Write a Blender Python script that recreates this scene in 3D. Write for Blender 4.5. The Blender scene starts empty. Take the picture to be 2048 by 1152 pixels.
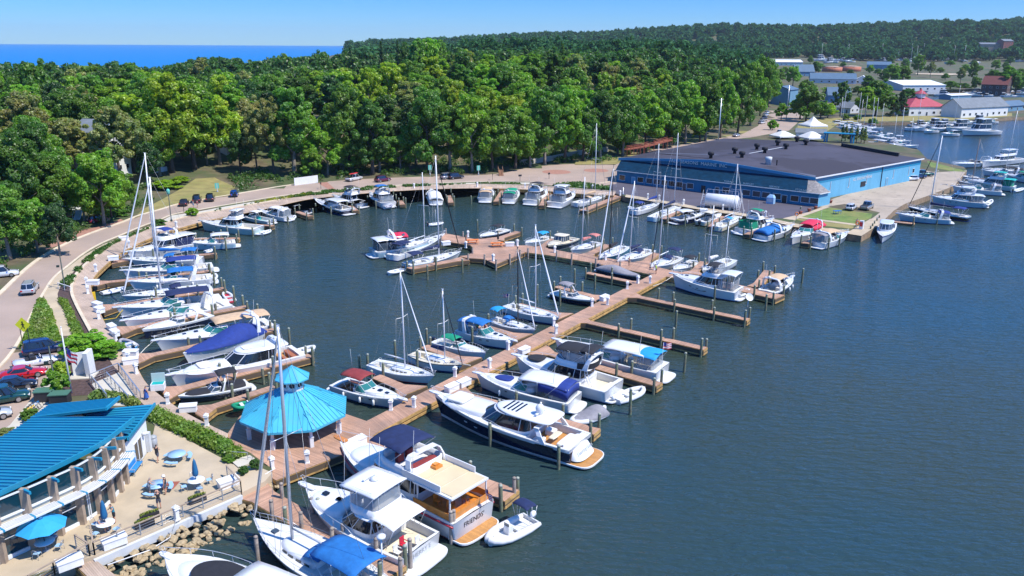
import bpy, bmesh, math, random
from mathutils import Vector, Matrix
from mathutils.geometry import delaunay_2d_cdt
from mathutils.bvhtree import BVHTree
R=math.radians; PI=math.pi
random.seed(7)
SC=bpy.context.scene
COL=SC.collection
# ---------------------------------------------------------------- camera (photo is 2048x1152; these constants were measured from it)
F=1625.;CX,CY=1024.,576.;ROLL=R(0.38);H=38.
PITCH=math.atan((CY-88.5)/F)
CR,SR=math.cos(ROLL),math.sin(ROLL);CP,SP=math.cos(PITCH),math.sin(PITCH)
def ray(x,y):
 u,v=x-CX,y-CY
 u,v=CR*u+SR*v,-SR*u+CR*v
 return Vector((u,F*CP-v*SP,-F*SP-v*CP))
def at(x,y,z=0.):
 d=ray(x,y);t=(z-H)/d.z
 return Vector((d.x*t,d.y*t,z))
def pj(p):
 X,Y,Z=p[0],p[1],p[2]-H
 w=Y*CP-Z*SP
 u=F*X/w;v=-F*(Z*CP+Y*SP)/w
 return (CX+CR*u-SR*v,CY+SR*u+CR*v)
def height_to(base,y):
 "height of a vertical at base whose top is seen at photo row y"
 lo,hi=0.,60.
 for _ in range(40):
  m=(lo+hi)/2
  if pj((base[0],base[1],base[2]+m))[1]>y: lo=m
  else: hi=m
 return lo
cam=bpy.data.cameras.new('camera');co=bpy.data.objects.new('camera',cam);COL.objects.link(co)
co.location=(0,0,H)
cam.sensor_width=36;cam.lens=F/2048*36;cam.clip_start=.5;cam.clip_end=60000
co.rotation_euler=(Matrix.Rotation(PI/2-PITCH,3,'X')@Matrix.Rotation(ROLL,3,'Z')).to_euler()
SC.camera=co
# ---------------------------------------------------------------- materials
MATS={}
def mat(name,col,rough=.6,metal=0.,var=0.,vs=1.,bump=0.,bs=8.,spec=.5,coat=0.,trans=0.,wave=None,objcol=False,dirt=None):
 if name in MATS: return MATS[name]
 m=bpy.data.materials.new(name);m.use_nodes=True;MATS[name]=m
 nt=m.node_tree;N=nt.nodes;L=nt.links;b=N['Principled BSDF']
 c=(*col,1)
 b.inputs['Base Color'].default_value=c;b.inputs['Roughness'].default_value=rough;b.inputs['Metallic'].default_value=metal
 b.inputs['Specular IOR Level'].default_value=spec
 if coat: b.inputs['Coat Weight'].default_value=coat;b.inputs['Coat Roughness'].default_value=.04
 if trans: b.inputs['Alpha'].default_value=1-trans
 src=None
 tc=N.new('ShaderNodeTexCoord')
 if objcol:
  oi=N.new('ShaderNodeObjectInfo');src=oi.outputs['Color']
 if var:
  n=N.new('ShaderNodeTexNoise');n.inputs['Scale'].default_value=vs;n.inputs['Detail'].default_value=5
  L.new(tc.outputs['Object'],n.inputs['Vector'])
  mr=N.new('ShaderNodeMapRange');mr.inputs[1].default_value=.3;mr.inputs[2].default_value=.7;mr.inputs[3].default_value=1-var;mr.inputs[4].default_value=1+var
  L.new(n.outputs[0],mr.inputs[0])
  mx=N.new('ShaderNodeVectorMath');mx.operation='MULTIPLY'
  if src: L.new(src,mx.inputs[0])
  else: mx.inputs[0].default_value=col
  L.new(mr.outputs[0],mx.inputs[1]);src=mx.outputs[0]
 if dirt:
  n=N.new('ShaderNodeTexNoise');n.inputs['Scale'].default_value=dirt[1];n.inputs['Detail'].default_value=8;n.inputs['Roughness'].default_value=.65
  L.new(tc.outputs['Object'],n.inputs['Vector'])
  mr=N.new('ShaderNodeMapRange');mr.inputs[1].default_value=dirt[2];mr.inputs[2].default_value=dirt[3]
  L.new(n.outputs[0],mr.inputs[0])
  mx=N.new('ShaderNodeMix');mx.data_type='RGBA';L.new(mr.outputs[0],mx.inputs[0])
  if src: L.new(src,mx.inputs[6])
  else: mx.inputs[6].default_value=c
  mx.inputs[7].default_value=(*dirt[0],1);src=mx.outputs[2]
 if src: L.new(src,b.inputs['Base Color'])
 h=None
 if wave:   # ribs / planks along one UV axis: (axis, period, depth, groove colour factor)
  sx=N.new('ShaderNodeSeparateXYZ');L.new(tc.outputs['UV'],sx.inputs[0])
  md=N.new('ShaderNodeMath');md.operation='MODULO';L.new(sx.outputs[wave[0]],md.inputs[0]);md.inputs[1].default_value=wave[1]
  lt=N.new('ShaderNodeMath');lt.operation='LESS_THAN';L.new(md.outputs[0],lt.inputs[0]);lt.inputs[1].default_value=wave[1]*wave[2]
  fl=N.new('ShaderNodeMath');fl.operation='SNAP';L.new(sx.outputs[wave[0]],fl.inputs[0]);fl.inputs[1].default_value=wave[1]
  wn=N.new('ShaderNodeTexWhiteNoise');wn.noise_dimensions='1D';L.new(fl.outputs[0],wn.inputs['W'])
  mr=N.new('ShaderNodeMapRange');mr.inputs[3].default_value=1-wave[4];mr.inputs[4].default_value=1+wave[4];L.new(wn.outputs[0],mr.inputs[0])
  g=N.new('ShaderNodeMix');g.data_type='FLOAT';L.new(lt.outputs[0],g.inputs[0]);L.new(mr.outputs[0],g.inputs[2]);g.inputs[3].default_value=wave[3]
  mx=N.new('ShaderNodeVectorMath');mx.operation='MULTIPLY'
  if src: L.new(src,mx.inputs[0])
  else: mx.inputs[0].default_value=col
  L.new(g.outputs[0],mx.inputs[1]);L.new(mx.outputs[0],b.inputs['Base Color'])
 if bump:
  n=N.new('ShaderNodeTexNoise');n.inputs['Scale'].default_value=bs;n.inputs['Detail'].default_value=4
  L.new(tc.outputs['Object'],n.inputs['Vector'])
  bp=N.new('ShaderNodeBump');bp.inputs['Strength'].default_value=bump;bp.inputs['Distance'].default_value=.05
  L.new(n.outputs[0],bp.inputs['Height']);L.new(bp.outputs[0],b.inputs['Normal'])
 return m
def setup_mats():
 mat('gel',(.68,.68,.68),.22,coat=.4,var=.05,vs=.5)
 mat('decktan',(.60,.49,.30),.6,var=.06,vs=.7)
 mat('cream',(.66,.59,.44),.4,var=.05,vs=.7)
 mat('deckwhite',(.62,.62,.60),.55,var=.06,vs=1.2,bump=.1,bs=40)
 mat('palegrey',(.55,.57,.58),.5,var=.06)
 mat('greycanvas',(.24,.23,.25),.8,var=.15,vs=2,bump=.4,bs=6)
 mat('navy',(.008,.012,.04),.08,coat=.6,spec=.6)
 mat('navycanvas',(.010,.020,.075),.85,var=.2,vs=2,bump=.4,bs=5)
 mat('royalcanvas',(.012,.035,.20),.85,var=.15,vs=2,bump=.4,bs=5)
 mat('bluecanvas',(.010,.13,.38),.85,var=.15,vs=2,bump=.4,bs=5)
 mat('cyancanvas',(.01,.27,.56),.8,var=.12,vs=2,bump=.3,bs=5)
 mat('blackcanvas',(.018,.018,.022),.85,var=.2,vs=2,bump=.4,bs=5)
 mat('tancanvas',(.52,.36,.22),.85,var=.12,vs=2,bump=.3,bs=5)
 mat('salmoncanvas',(.48,.17,.15),.85,var=.12,vs=2,bump=.3,bs=5)
 mat('redcanvas',(.55,.02,.06),.8,var=.12,vs=2,bump=.3,bs=5)
 mat('marooncanvas',(.22,.03,.03),.85,var=.15,vs=2,bump=.3,bs=5)
 mat('greencanvas',(.0,.23,.12),.8,var=.12,vs=2,bump=.3,bs=5)
 mat('tealcanvas',(.0,.33,.31),.8,var=.12,vs=2,bump=.3,bs=5)
 mat('whitecanvas',(.66,.65,.63),.8,var=.06,vs=2,bump=.3,bs=5)
 mat('pinkbottom',(.35,.16,.2),.7);mat('bottomblue',(.02,.08,.2),.7);mat('bottomblack',(.015,.015,.02),.6)
 mat('tealhull',(.03,.22,.33),.15,coat=.5);mat('palebluehull',(.34,.50,.58),.2,coat=.4);mat('mistgreen',(.45,.58,.54),.2,coat=.4);mat('blackhull',(.01,.01,.015),.1,coat=.5)
 mat('stripeblue',(.02,.06,.25),.3);mat('stripered',(.35,.02,.04),.3);mat('stripeblack',(.015,.015,.02),.3)
 mat('glassdark',(.012,.014,.018),.04,spec=.8);mat('glassteal',(.03,.16,.15),.05,spec=.8);mat('glasssmoke',(.05,.07,.09),.06,spec=.8)
 mat('curtain',(.30,.34,.37),.12,spec=.6,trans=.45);mat('glassclear',(.25,.35,.36),.05,spec=.8,trans=.5)
 mat('chrome',(.66,.67,.69),.38,metal=.5);mat('alu',(.62,.64,.66),.35,metal=.6);mat('mastwhite',(.80,.80,.80),.3);mat('mastblack',(.015,.015,.02),.3)
 mat('wire',(.35,.36,.38),.4,metal=.6);mat('rope',(.72,.68,.58),.9);mat('yellowrope',(.62,.42,.03),.9)
 mat('teak',(.50,.24,.07),.5,var=.12,vs=3,wave=(1,.12,.12,.55,.1));mat('teakorange',(.55,.20,.03),.35,var=.2,vs=2,coat=.2)
 mat('upholstery',(.68,.63,.55),.6,var=.05);mat('brownseat',(.35,.12,.05),.6);mat('seatred',(.5,.02,.05),.6)
 mat('rubber',(.02,.02,.022),.7);mat('ribtube',(.62,.63,.64),.5,var=.05);mat('ribgrey',(.30,.30,.36),.5);mat('motorblack',(.015,.015,.02),.25,coat=.3);mat('motorwhite',(.78,.78,.78),.25)
 mat('deckwood',(.43,.25,.165),.8,var=.22,vs=.35,bump=.2,bs=30,wave=(0,.145,.10,.45,.16),dirt=((.27,.18,.135),.3,.48,.72))
 mat('deckgrey',(.43,.32,.24),.85,var=.2,vs=.3,bump=.2,bs=30,wave=(0,.145,.10,.5,.13))
 mat('joist',(.50,.30,.10),.75,var=.2,vs=1.5,dirt=((.12,.09,.05),1.2,.45,.75));mat('joistshade',(.10,.07,.045),.9)  # joistshade: shade below the deck edge put into the colour
 mat('pile',(.16,.145,.10),.9,var=.35,vs=2.5,bump=.5,bs=12,dirt=((.10,.17,.09),1.5,.4,.7));mat('piletop',(.30,.32,.26),.8,var=.2)
 mat('pilegrey',(.30,.25,.21),.9,var=.3,vs=3,bump=.4,bs=12)
 mat('white',(.68,.68,.67),.45,var=.04);mat('whitewall',(.70,.70,.68),.6,var=.06,vs=.8);mat('boxwhite',(.76,.75,.72),.45,var=.08,vs=2)
 mat('stone',(.38,.29,.17),.9,var=.3,vs=1.5,bump=.6,bs=5);mat('concrete',(.45,.36,.245),.85,var=.14,vs=.4,bump=.15,bs=20,dirt=((.36,.30,.22),.25,.5,.8))
 mat('concretelight',(.50,.46,.38),.85,var=.1,vs=.5);mat('seawall',(.27,.19,.12),.9,var=.3,vs=1.2)
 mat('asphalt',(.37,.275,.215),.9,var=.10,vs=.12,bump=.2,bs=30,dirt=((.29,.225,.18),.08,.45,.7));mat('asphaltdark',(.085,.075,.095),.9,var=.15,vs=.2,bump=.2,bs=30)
 mat('asphaltold',(.38,.31,.235),.9,var=.14,vs=.12,bump=.2,bs=20,dirt=((.16,.14,.12),.5,.56,.68))
 mat('brick',(.34,.17,.12),.9,var=.15,vs=1.2);mat('kerb',(.60,.50,.36),.85,var=.12,vs=.6);mat('mulch',(.075,.045,.04),.95,var=.4,vs=2.5,bump=.7,bs=14)
 mat('grass',(.12,.19,.035),.95,var=.3,vs=.6,bump=.5,bs=12,dirt=((.22,.20,.06),.15,.45,.7));mat('drygrass',(.26,.22,.075),.95,var=.25,vs=.4,bump=.4,bs=10,dirt=((.15,.17,.04),.2,.5,.75))
 mat('earth',(.115,.09,.05),.95,var=.4,vs=.3,bump=.4,bs=4,dirt=((.06,.085,.025),.06,.42,.58))
 mat('paint',(.72,.70,.62),.8);mat('dirt',(.33,.24,.15),.95,var=.25,vs=.5)
 mat('roofblue',(.012,.22,.35),.42,var=.10,vs=.3,dirt=((.03,.19,.28),.5,.5,.8));mat('gazeboblue',(.06,.38,.53),.45,var=.10,vs=.5,dirt=((.10,.36,.46),.8,.5,.8));mat('trimblue',(.012,.23,.40),.4)
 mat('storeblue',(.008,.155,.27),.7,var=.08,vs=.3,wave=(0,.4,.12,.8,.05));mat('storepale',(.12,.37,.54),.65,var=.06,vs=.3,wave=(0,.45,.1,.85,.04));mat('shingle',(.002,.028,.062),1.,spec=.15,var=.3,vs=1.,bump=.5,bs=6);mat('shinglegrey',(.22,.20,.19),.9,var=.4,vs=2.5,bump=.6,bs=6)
 mat('rooftar',(.052,.046,.062),.8,var=.2,vs=.08,dirt=((.034,.027,.034),.05,.46,.52));mat('roofpatch',(.085,.095,.13),.8,var=.1,vs=.2);mat('parapet',(.015,.015,.022),.8)
 mat('timber',(.34,.26,.19),.8,var=.2,vs=1.5,bump=.3,bs=10);mat('facadeglass',(.005,.035,.055),.04,spec=.9);mat('framewhite',(.68,.70,.70),.45)
 mat('umbrella',(.02,.30,.62),.75,var=.06,vs=2);mat('umbrelladark',(.01,.12,.27),.8,var=.1,vs=3);mat('bluepaint',(.03,.22,.50),.45);mat('tablewhite',(.72,.75,.78),.4)
 mat('lightblue',(.30,.48,.66),.4);mat('steel',(.45,.47,.49),.35,metal=.7);mat('dark',(.02,.02,.024),.6);mat('polegreen',(.012,.03,.025),.5);mat('lampgreen',(.12,.45,.36),.4);mat('steelgrey',(.30,.32,.33),.5)
 mat('signyellow',(.70,.72,.02),.5);mat('orange',(.75,.20,.03),.6);mat('yellow',(.75,.50,.02),.6);mat('red',(.50,.02,.03),.5);mat('greenbox',(.06,.15,.10),.6);mat('bin',(.28,.30,.33),.6)
 mat('flagred',(.45,.03,.05),.8);mat('flagblue',(.03,.04,.2),.8);mat('wood',(.33,.17,.09),.8,var=.2,vs=2);mat('redwood',(.30,.09,.055),.8,var=.2,vs=1)
 mat('bark',(.085,.065,.05),.95,var=.3,vs=3,bump=.8,bs=6);mat('barkpale',(.22,.19,.15),.95,var=.3,vs=3,bump=.6,bs=6)
 mat('carpaint',(.5,.5,.5),.18,coat=.9,metal=.25,objcol=True);mat('carglass',(.012,.015,.02),.04,spec=.9);mat('tyre',(.018,.018,.018),.85);mat('rim',(.45,.46,.48),.3,metal=.8);mat('taillight',(.40,.01,.015),.25);mat('headlight',(.7,.7,.7),.15)
 mat('skin',(.50,.27,.18),.55);mat('hairdark',(.03,.02,.015),.7);mat('hairbrown',(.10,.045,.025),.7);mat('hairgrey',(.30,.28,.26),.7)
 for n,c in dict(shirtblack=(.02,.02,.025),shirtteal=(.02,.2,.28),shirtblue=(.03,.10,.35),shirtgrey=(.28,.30,.34),shirtwhite=(.7,.7,.7),shirtpink=(.5,.12,.15),shirtlime=(.35,.55,.06),shortsgrey=(.08,.085,.11),shortskhaki=(.35,.28,.18),shortsblue=(.05,.16,.28)).items(): mat(n,c,.85)
 mat('redroof',(.36,.045,.07),.7,var=.12,vs=.5);mat('greyroof',(.15,.17,.19),.8,var=.15,vs=.5);mat('whiteroof',(.68,.70,.71),.6,var=.05,vs=.2);mat('blueroof',(.07,.13,.20),.7,var=.1,vs=.3);mat('wallblue',(.13,.26,.36),.7,var=.08,vs=.3);mat('walltan',(.38,.28,.19),.8,var=.1,vs=.4);mat('wallbrick',(.30,.11,.08),.85,var=.15,vs=.6);mat('wallbrown',(.10,.06,.05),.85,var=.2,vs=.6);mat('tankorange',(.42,.14,.075),.7,var=.12,vs=.1);mat('tanktop',(.42,.30,.22),.8,var=.15,vs=.1);mat('sidinggrey',(.36,.40,.42),.7,var=.05,wave=(0,.5,.15,.85,.03));mat('roofdarkred',(.13,.035,.03),.8,var=.2)
 mat('sand',(.45,.36,.25),.95,var=.2,vs=.1)
# ---------------------------------------------------------------- mesh builder
class MB:
 def __init__(s): s.v=[];s.f=[];s.mi=[];s.uv=[];s.sm=[];s.d=0;s.smooth=False
 def add(s,vs,fs,mi=0,uvs=None,sm=None):
  o=len(s.v);s.v+=[tuple(p) for p in vs]
  for k,f in enumerate(fs):
   s.f.append([i+o for i in f]);s.mi.append(mi);s.sm.append(s.smooth if sm is None else sm)
   s.uv.append(uvs[k] if uvs else None)
 def face(s,pts,mi=0,uv=None): s.add(pts,[list(range(len(pts)))],mi,[uv] if uv else None)
 def bx(s,x0,x1,y0,y1,z0,z1,mi=0,M=None):
  v=[(x0,y0,z0),(x1,y0,z0),(x1,y1,z0),(x0,y1,z0),(x0,y0,z1),(x1,y0,z1),(x1,y1,z1),(x0,y1,z1)]
  if M: v=[M@Vector(p) for p in v]
  lx,ly,lz=x1-x0,y1-y0,z1-z0
  uv=[[(0,0),(0,ly),(lx,ly),(lx,0)],[(0,0),(lx,0),(lx,ly),(0,ly)]]+[[(0,0),(lx,0),(lx,lz),(0,lz)],[(0,0),(ly,0),(ly,lz),(0,lz)]]*2
  s.add(v,[(0,3,2,1),(4,5,6,7),(0,1,5,4),(1,2,6,5),(2,3,7,6),(3,0,4,7)],mi,uv,False)
 def cb(s,c,sz,mi=0,rz=0):
  M=Matrix.Translation(c)@Matrix.Rotation(rz,4,'Z')
  s.bx(-sz[0]/2,sz[0]/2,-sz[1]/2,sz[1]/2,0,sz[2],mi,M)
 def bar(s,p,q,w,h,mi=0):
  "rectangular bar from p to q (w across, h up)"
  p,q=Vector(p),Vector(q);d=(q-p);l=d.length
  if l<1e-6: return
  d/=l;up=Vector((0,0,1))
  if abs(d.z)>.95: up=Vector((1,0,0))
  sd=d.cross(up).normalized();up=sd.cross(d)
  a=sd*w/2;b=up*h/2
  v=[p-a-b,p+a-b,p+a+b,p-a+b,q-a-b,q+a-b,q+a+b,q-a+b]
  s.add(v,[(0,1,2,3),(7,6,5,4),(0,4,5,1),(1,5,6,2),(2,6,7,3),(3,7,4,0)],mi,[[(0,0),(w,0),(w,h),(0,h)]]*2+[[(0,0),(l,0),(l,w),(0,w)]]*4,False)
 def tube(s,pts,r,n=6,mi=0,cap=True,closed=False):
  pts=[Vector(p) for p in pts];m=len(pts)
  if not isinstance(r,(list,tuple)): r=[r]*m
  rings=[]
  for i,p in enumerate(pts):
   a=pts[i-1] if (i>0 or closed) else p;b=pts[(i+1)%m] if (i<m-1 or closed) else p
   d=(b-a).normalized();up=Vector((0,0,1)) if abs(d.z)<.9 else Vector((1,0,0))
   sd=d.cross(up).normalized();u2=sd.cross(d)
   rings.append([p+(sd*math.cos(2*PI*k/n)+u2*math.sin(2*PI*k/n))*r[i] for k in range(n)])
  s.loft(rings,mi,cap0=cap and not closed,cap1=cap and not closed,ringloop=closed,sm=True)
 def loft(s,rings,mi=0,closed=True,cap0=False,cap1=False,ringloop=False,sm=None,capmi=None):
  n=len(rings[0]);o=len(s.v);m=len(rings)
  sm=s.smooth if sm is None else sm
  for r in rings: s.v+=[tuple(p) for p in r]
  for i in range(m if ringloop else m-1):
   j=(i+1)%m
   for k in range(n if closed else n-1):
    l=(k+1)%n
    s.f.append([o+i*n+k,o+i*n+l,o+j*n+l,o+j*n+k]);s.mi.append(mi[i] if isinstance(mi,(list,tuple)) else mi);s.sm.append(sm);s.uv.append(None)
  c=capmi if capmi is not None else (mi[0] if isinstance(mi,(list,tuple)) else mi)
  if cap0: s.f.append([o+k for k in range(n)][::-1]);s.mi.append(c);s.sm.append(False);s.uv.append(None)
  c=capmi if capmi is not None else (mi[-1] if isinstance(mi,(list,tuple)) else mi)
  if cap1: s.f.append([o+(m-1)*n+k for k in range(n)]);s.mi.append(c);s.sm.append(False);s.uv.append(None)
 def lathe(s,c,prof,n=12,mi=0,cap=True,sm=True,M=None):
  rings=[[(c[0]+r*math.cos(2*PI*k/n),c[1]+r*math.sin(2*PI*k/n),c[2]+z) for k in range(n)] for r,z in prof]
  if M: rings=[[M@Vector(p) for p in r] for r in rings]
  s.loft(rings,mi,cap0=cap,cap1=cap,sm=sm)
 def prism(s,poly,z0,z1,mi=0,side=None,bottom=False):
  "poly: ccw list of (x,y)"
  if sum(poly[i-1][0]*poly[i][1]-poly[i][0]*poly[i-1][1] for i in range(len(poly)))<0: poly=poly[::-1]
  n=len(poly)
  s.face([(p[0],p[1],z1) for p in poly],mi,[(p[0],p[1]) for p in poly])
  if bottom: s.face([(p[0],p[1],z0) for p in poly[::-1]],mi)
  for i in range(n):
   a,b=poly[i],poly[(i+1)%n];l=math.dist(a[:2],b[:2])
   s.face([(a[0],a[1],z0),(b[0],b[1],z0),(b[0],b[1],z1),(a[0],a[1],z1)],mi if side is None else side,[(0,0),(l,0),(l,z1-z0),(0,z1-z0)])
 def build(s,name,mats,parent=None,loc=None,rz=0,smooth=None):
  me=bpy.data.meshes.new(name)
  me.from_pydata(s.v,[],s.f)
  if isinstance(mats,str): mats=[mats]
  for m in mats: me.materials.append(MATS[m])
  me.polygons.foreach_set('material_index',s.mi)
  me.polygons.foreach_set('use_smooth',s.sm if smooth is None else [smooth]*len(s.f))
  if any(u for u in s.uv):
   ul=me.uv_layers.new(name='UVMap');d=[]
   for f,u in zip(s.f,s.uv):
    for i,_ in enumerate(f): d+= (u[i] if u else (0,0))
   ul.data.foreach_set('uv',d)
  me.update()
  o=bpy.data.objects.new(name,me);COL.objects.link(o)
  if parent: o.parent=parent
  if loc is not None: o.location=loc
  if rz: o.rotation_euler.z=rz
  return o
def tag(o,label=None,cat=None,group=None,kind=None):
 if label: o['label']=label
 if cat: o['category']=cat
 if group: o['group']=group
 if kind: o['kind']=kind
 return o
def T(name,label,cat,loc=(0,0,0),rz=0,group=None):
 o=bpy.data.objects.new(name,None);COL.objects.link(o);o.location=loc;o.rotation_euler.z=rz;o.empty_display_size=.2
 return tag(o,label,cat,group)
KIDS={}
def kids(o):
 if not KIDS or o.name not in KIDS:
  KIDS.clear()
  for c in bpy.data.objects:
   if c.parent: KIDS.setdefault(c.parent.name,[]).append(c)
 return KIDS.get(o.name,[])
def dup(o,loc=None,rz=None,label=None,group=None,parent=None,scale=None):
 ch=[c for c in o.children]
 c=o.copy();COL.objects.link(c)
 if parent: c.parent=parent
 if loc is not None: c.location=loc
 if rz is not None: c.rotation_euler.z=rz
 if scale is not None: c.scale=(scale,)*3 if not hasattr(scale,'__len__') else scale
 if label: c['label']=label
 if group: c['group']=group
 for k in ch: dup(k,parent=c)
 return c
class Proto:
 "build once, then hand out: the first use takes the original, later uses copies (child lists kept by hand: obj.children is slow)"
 def __init__(s,root,parts): s.root=root;s.parts=parts;s.used=False
 def put(s,loc,rz=0,label=None,group=None,scale=None,noparts=False):
  if not s.used:
   s.used=True;c=s.root;c.location=loc;c.rotation_euler.z=rz
  else:
   c=s.root.copy();COL.objects.link(c);c.location=loc;c.rotation_euler.z=rz
   mp={s.root:c}
   for p in s.parts:
    q=p.copy();COL.objects.link(q);q.parent=mp[p.parent];mp[p]=q
  c.scale=(1,1,1) if scale is None else ((scale,)*3 if not hasattr(scale,'__len__') else scale)
  if label: c['label']=label
  if group: c['group']=group
  return c
def inpoly(x,y,P):
 c=False;n=len(P);j=n-1
 for i in range(n):
  if (P[i][1]>y)!=(P[j][1]>y) and x<(P[j][0]-P[i][0])*(y-P[i][1])/(P[j][1]-P[i][1])+P[i][0]: c=not c
  j=i
 return c
def segdist(x,y,A,B):
 dx,dy=B[0]-A[0],B[1]-A[1];l=dx*dx+dy*dy
 t=0 if l==0 else max(0,min(1,((x-A[0])*dx+(y-A[1])*dy)/l))
 return math.hypot(x-A[0]-t*dx,y-A[1]-t*dy)
def linedist(x,y,P): return min(segdist(x,y,P[i],P[i+1]) for i in range(len(P)-1))
def sstep(a,b,x):
 t=max(0,min(1,(x-a)/(b-a)));return t*t*(3-2*t)
def resample(P,n):
 P=[Vector(p[:2]) for p in P];L=[0]
 for i in range(len(P)-1): L.append(L[-1]+(P[i+1]-P[i]).length)
 out=[]
 for k in range(n):
  t=L[-1]*k/(n-1);i=0
  while i<len(P)-2 and L[i+1]<t: i+=1
  u=(t-L[i])/max(1e-9,L[i+1]-L[i]);out.append(P[i].lerp(P[i+1],min(1,u)))
 return out
def smoothline(P,n,it=3):
 Q=[Vector(p[:2]) for p in P]
 for _ in range(it):
  N=[Q[0]]
  for a,b in zip(Q,Q[1:]): N+= [a.lerp(b,.25),a.lerp(b,.75)]
  Q=N+[Q[-1]]
 return resample(Q,n)
def pxl(pts,z=1.4): return [at(x,y,z).xy for x,y in pts]
setup_mats()
# ---------------------------------------------------------------- sky, sun
SUN_EL,SUN_AZ=R(56),R(112)      # azimuth clockwise from +Y: the sun stands to the right of the picture
SC.world=bpy.data.worlds.new('World');SC.world.use_nodes=True
nt=SC.world.node_tree;bg=nt.nodes['Background']
sk=nt.nodes.new('ShaderNodeTexSky');sk.sky_type='NISHITA';sk.sun_disc=False;sk.sun_elevation=SUN_EL;sk.sun_rotation=SUN_AZ
sk.altitude=100;sk.air_density=1.0;sk.dust_density=0;sk.ozone_density=5.0
hs=nt.nodes.new('ShaderNodeHueSaturation');hs.inputs['Saturation'].default_value=1.18
tv=nt.nodes.new('ShaderNodeVectorMath');tv.operation='MULTIPLY';tv.inputs[1].default_value=(.82,.97,1.08);nt.links.new(sk.outputs[0],hs.inputs['Color']);nt.links.new(hs.outputs[0],tv.inputs[0])
tg=nt.nodes.new('ShaderNodeTexCoord');sz=nt.nodes.new('ShaderNodeSeparateXYZ');nt.links.new(tg.outputs['Generated'],sz.inputs[0])
cr=nt.nodes.new('ShaderNodeValToRGB');nt.links.new(sz.outputs[2],cr.inputs[0]);e=cr.color_ramp.elements
e[0].position=0;e[0].color=(.285,.45,.70,1);e[1].position=1;e[1].color=(.95,1,1.0,1)
for p_,c_ in ((.055,(.175,.365,.665,1)),(.3,(.38,.76,1.2,1)),(.55,(.75,.96,1.05,1))): q_=e.new(p_);q_.color=c_
t2=nt.nodes.new('ShaderNodeVectorMath');t2.operation='MULTIPLY';nt.links.new(tv.outputs[0],t2.inputs[0]);nt.links.new(cr.outputs[0],t2.inputs[1]);hs=t2
nt.links.new(hs.outputs[0],bg.inputs[0]);bg.inputs[1].default_value=.15
sd=bpy.data.lights.new('sun','SUN');sd.energy=4.2;sd.angle=R(.5);sd.color=(1,.955,.88)
so=bpy.data.objects.new('sun',sd);COL.objects.link(so)
sv=Vector((math.sin(SUN_AZ)*math.cos(SUN_EL),math.cos(SUN_AZ)*math.cos(SUN_EL),math.sin(SUN_EL)))
so.rotation_euler=sv.to_track_quat('Z','Y').to_euler();so.location=sv*200
SC.view_settings.view_transform='Standard';SC.view_settings.look='None';SC.view_settings.exposure=0.6
SC.cycles.max_bounces=6;SC.cycles.transparent_max_bounces=16;SC.cycles.diffuse_bounces=3;SC.cycles.glossy_bounces=3;SC.cycles.caustics_reflective=False;SC.cycles.caustics_refractive=False
# ---------------------------------------------------------------- water
def water_mat(name,col,scales,rough,spec=.5,deep=None,bumpd=1.):
 m=bpy.data.materials.new(name);m.use_nodes=True;MATS[name]=m
 N=m.node_tree.nodes;L=m.node_tree.links;b=N['Principled BSDF']
 b.inputs['Base Color'].default_value=(*col,1);b.inputs['Roughness'].default_value=rough;b.inputs['IOR'].default_value=1.33;b.inputs['Specular IOR Level'].default_value=spec
 tc=N.new('ShaderNodeTexCoord');prev=None
 for sc,st,rot in scales:
  mp=N.new('ShaderNodeMapping');mp.inputs['Rotation'].default_value=(0,0,rot);mp.inputs['Scale'].default_value=(sc[0],sc[1],sc[0])
  L.new(tc.outputs['Object'],mp.inputs[0])
  n=N.new('ShaderNodeTexNoise');n.inputs['Scale'].default_value=1;n.inputs['Detail'].default_value=3;n.inputs['Distortion'].default_value=.4;L.new(mp.outputs[0],n.inputs['Vector'])
  bp=N.new('ShaderNodeBump');bp.inputs['Strength'].default_value=st;bp.inputs['Distance'].default_value=bumpd;L.new(n.outputs[0],bp.inputs['Height'])
  if prev: L.new(prev.outputs[0],bp.inputs['Normal'])
  prev=bp
 if deep:   # wind patches: the ripples are stronger here and weaker there
  w=N.new('ShaderNodeTexNoise');w.inputs['Scale'].default_value=.03;w.inputs['Detail'].default_value=4;mp=N.new('ShaderNodeMapping');mp.inputs['Scale'].default_value=(.6,1.6,1);mp.inputs['Rotation'].default_value=(0,0,.5);L.new(tc.outputs['Object'],mp.inputs[0]);L.new(mp.outputs[0],w.inputs['Vector'])
  mr=N.new('ShaderNodeMapRange');mr.inputs[1].default_value=.38;mr.inputs[2].default_value=.62;mr.inputs[3].default_value=.08;mr.inputs[4].default_value=.21;L.new(w.outputs[0],mr.inputs[0]);L.new(mr.outputs[0],bp.inputs['Strength'])
 L.new(prev.outputs[0],b.inputs['Normal'])
 if deep:
  n=N.new('ShaderNodeTexNoise');n.inputs['Scale'].default_value=.02;n.inputs['Detail'].default_value=3;L.new(tc.outputs['Object'],n.inputs['Vector'])
  mr=N.new('ShaderNodeMapRange');mr.inputs[1].default_value=.4;mr.inputs[2].default_value=.62;L.new(n.outputs[0],mr.inputs[0])
  mx=N.new('ShaderNodeMix');mx.data_type='RGBA';mx.inputs[6].default_value=(*col,1);mx.inputs[7].default_value=(*deep,1);L.new(mr.outputs[0],mx.inputs[0]);L.new(mx.outputs[2],b.inputs['Base Color'])
water_mat('harbourwater',(.032,.047,.034),[((.42,1.5),.28,.5),((1.5,3.4),.08,.6),((.12,.25),.10,.8),((.8,2.0),.24,.45)],.10,deep=(.020,.048,.056))
water_mat('lakewater',(.0,.15,.40),[((.01,.05),.3,0)],.35,spec=.12)
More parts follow.
